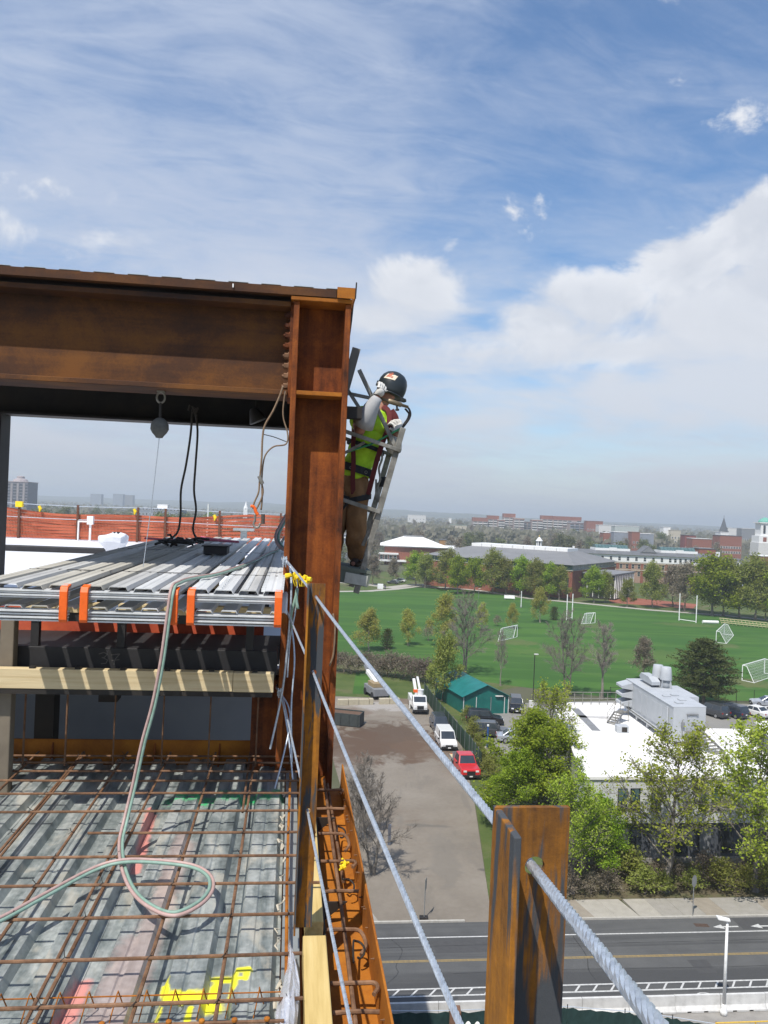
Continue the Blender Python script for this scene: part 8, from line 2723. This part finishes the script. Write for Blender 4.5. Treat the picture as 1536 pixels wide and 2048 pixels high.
put('cornice', MB().box(x0 - .4, x1 + .4, Y - .2, Y + 10.5, zt + .001, zt + .7), WHITE, t)
r_ = (x1 - x0) / 2
put('dome', MB().lathe([(r_ * .85, .701), (r_ * .8, 1.5), (r_ * .55, 3.0), (r_ * .2, 4.0), (.1, 4.3)], 16, Matrix.Translation((cx, Y + 5, zt))), COPPER, t, smooth=True)
for f in (.3, .7):
    x = x0 + (x1 - x0) * f
    put('louvre', MB().box(x - .8, x + .8, Y + .5, Y + .598, z1 + 1.5, zt - 1.5), GLASS, t)
    put('arch', MB().box(x - 1.2, x + 1.2, Y - .6, Y - .502, z2 + .8, z1 - 1.0), BRICK, t)
p = dist_at(1078, 1092, 330)
t = wthing('cupola', 'white cupola with a gold tip behind the sports hall roof', 'cupola', (p.x, 330, 0))
put('base', MB().box(p.x - 1.8, p.x + 1.8, 328.5, 331.5, 0, p.z - 1.0), BRICK, t)
put('plinth', MB().box(p.x - 1.5, p.x + 1.5, 328.6, 331.4, p.z - .999, p.z - .3), WHITE, t)
for k in range(6):
    an = k * math.pi / 3
    put('column', MB().tube([(p.x + .95 * math.cos(an), 330 + .95 * math.sin(an), p.z - .3), (p.x + .95 * math.cos(an), 330 + .95 * math.sin(an), p.z + 2.0)], .22, 6), WHITE, t)
put('core', MB().tube([(p.x, 330, p.z - .29), (p.x, 330, p.z + 1.99)], .55, 8), GREYWALL, t)
put('cap', MB().lathe([(1.45, 2.001), (1.45, 2.25), (1.0, 2.7), (.5, 3.4), (.15, 3.7)], 12, Matrix.Translation((p.x, 330, p.z))), WHITE, t)
put('gold_tip', MB().lathe([(.14, 3.701), (.24, 3.95), (.05, 4.6)], 8, Matrix.Translation((p.x, 330, p.z))), M('gold_leaf', (0.62, 0.42, 0.10), 5, .4, .4), t)

# dark tower block at the far side of the site
Y = 900
x0, x1, zt = span(7, 56, 964, Y)
t = wthing('tower_block', 'grey violet residential tower with a stepped round top beyond the netting', 'tower block', ((x0 + x1) / 2, Y, 0))
TB = M('violet_grey_wall', [(0.14, 0.135, 0.165), (0.185, 0.18, 0.21)], .3, .85)
put('wall', MB().box(x0, x1, Y, Y + 26, 0, zt), TB, t)
for k in range(4):
    a = x0 + (x1 - x0) * (.06 + .25 * k)
    put('fin', MB().box(a, a + 2.2, Y - .6, Y - .001, 0, zt - 1), M('pale_fin', (0.30, 0.27, 0.27), .5, .85) if k == 0 else bpy.data.materials['pale_fin'], t)
    for j in range(12):
        z = zt - 4 - j * 3.4
        if z > 2: put('window_strip', MB().box(a + 2.6, min(a + 6.2, x1 - .2), Y - .1, Y - .001, z, z + 1.7), GLASS, t)
cxx = (x0 + x1) / 2
put('roof_edge', MB().box(x0 - .5, x1 + .5, Y - .5, Y + 26.5, zt + .001, zt + .8), M('pink_grey_stone', (0.36, 0.31, 0.31), .5, .85), t)
put('crown_drum', MB().lathe([(8.5, .801), (7.2, 3.2), (4.2, 4.6), (4.2, 6.6), (2.0, 7.4)], 16, Matrix.Translation((cxx, Y + 12, zt))), bpy.data.materials['pink_grey_stone'], t)
p = at(417, 1075)
q = dist_at(417, 1008, 300)
wput('flag_pole', MB().tube([(q.x, 300, 0), (q.x, 300, q.z)], .28, 7), WHITE, (q.x, 300, 0), label='pale pole standing up beyond the orange netting', cat='pole')
# trees beyond the netting
for k in range(16):
    y = rng.uniform(380, 700)
    u = rng.uniform(-.47, -.13)
    (SPK if k % 4 else SPI).plant('tree', 'rounded green tree seen over the orange netting', (u * y, y, 0), rng.uniform(13, 19), rng.uniform(0, 6), 'green trees beyond the netting fence', rng.uniform(1, 1.3))

# parked cars far off on the forecourt (a few pixels each)
cm = MB()
cm.box(-.9, .9, -2.2, 2.2, .3, .85); cm.box(-.75, .75, -1.3, 1.0, .851, 1.4)
for k, (px, py, c) in enumerate(((800, 1164, 'white'), (822, 1160, 'grey'), (700, 1166, 'silver'), (716, 1168, 'navy'), (786, 1168, 'grey'))):
    p = at(px, py)
    t = thing('car', ('white car', 'grey car beside the white one', 'silver car', 'navy car beside the silver one', 'dark car nearest the kiosk')[k] + ' parked far off on the forecourt beyond the field', 'car', (p.x, p.y, .03), R(70), 'cars far off on the forecourt')
    put('body', MB().box(-.9, .9, -2.2, 2.2, .32, .85), CARP[c], t, bevel=.08)
    put('cabin', MB().add([(-.85, -1.5, .851), (.85, -1.5, .851), (.85, 1.1, .851), (-.85, 1.1, .851), (-.65, -1.0, 1.42), (.65, -1.0, 1.42), (.65, .5, 1.42), (-.65, .5, 1.42)], [(0, 1, 5, 4), (1, 2, 6, 5), (2, 3, 7, 6), (3, 0, 4, 7), (4, 5, 6, 7)]), GLASS, t)
    for sx in (-1, 1):
        for y_ in (1.4, -1.35):
            put('wheel', MB().tube([(sx * .72, y_, .32), (sx * .92, y_, .32)], .32, 10), TYRE, t)

# ================================================================== AIR
hm, ht_, hb_ = newmat('haze_air')
ht_.t.nodes.remove(hb_)
pv = ht_.n('ShaderNodeVolumePrincipled')
pv.inputs['Color'].default_value = (0.80, 0.86, 0.95, 1)
pv.inputs['Density'].default_value = 0.00032
pv.inputs['Anisotropy'].default_value = 0.25
ht_.t.links.new(pv.outputs[0], ht_.t.nodes['Material Output'].inputs['Volume'])
m = MB().box(-12500, 12500, -400, 12500, -1, 110)
wput('haze', m, hm, (0, 0, -1), label='thin blue air between the site and the far hills', kind='stuff')
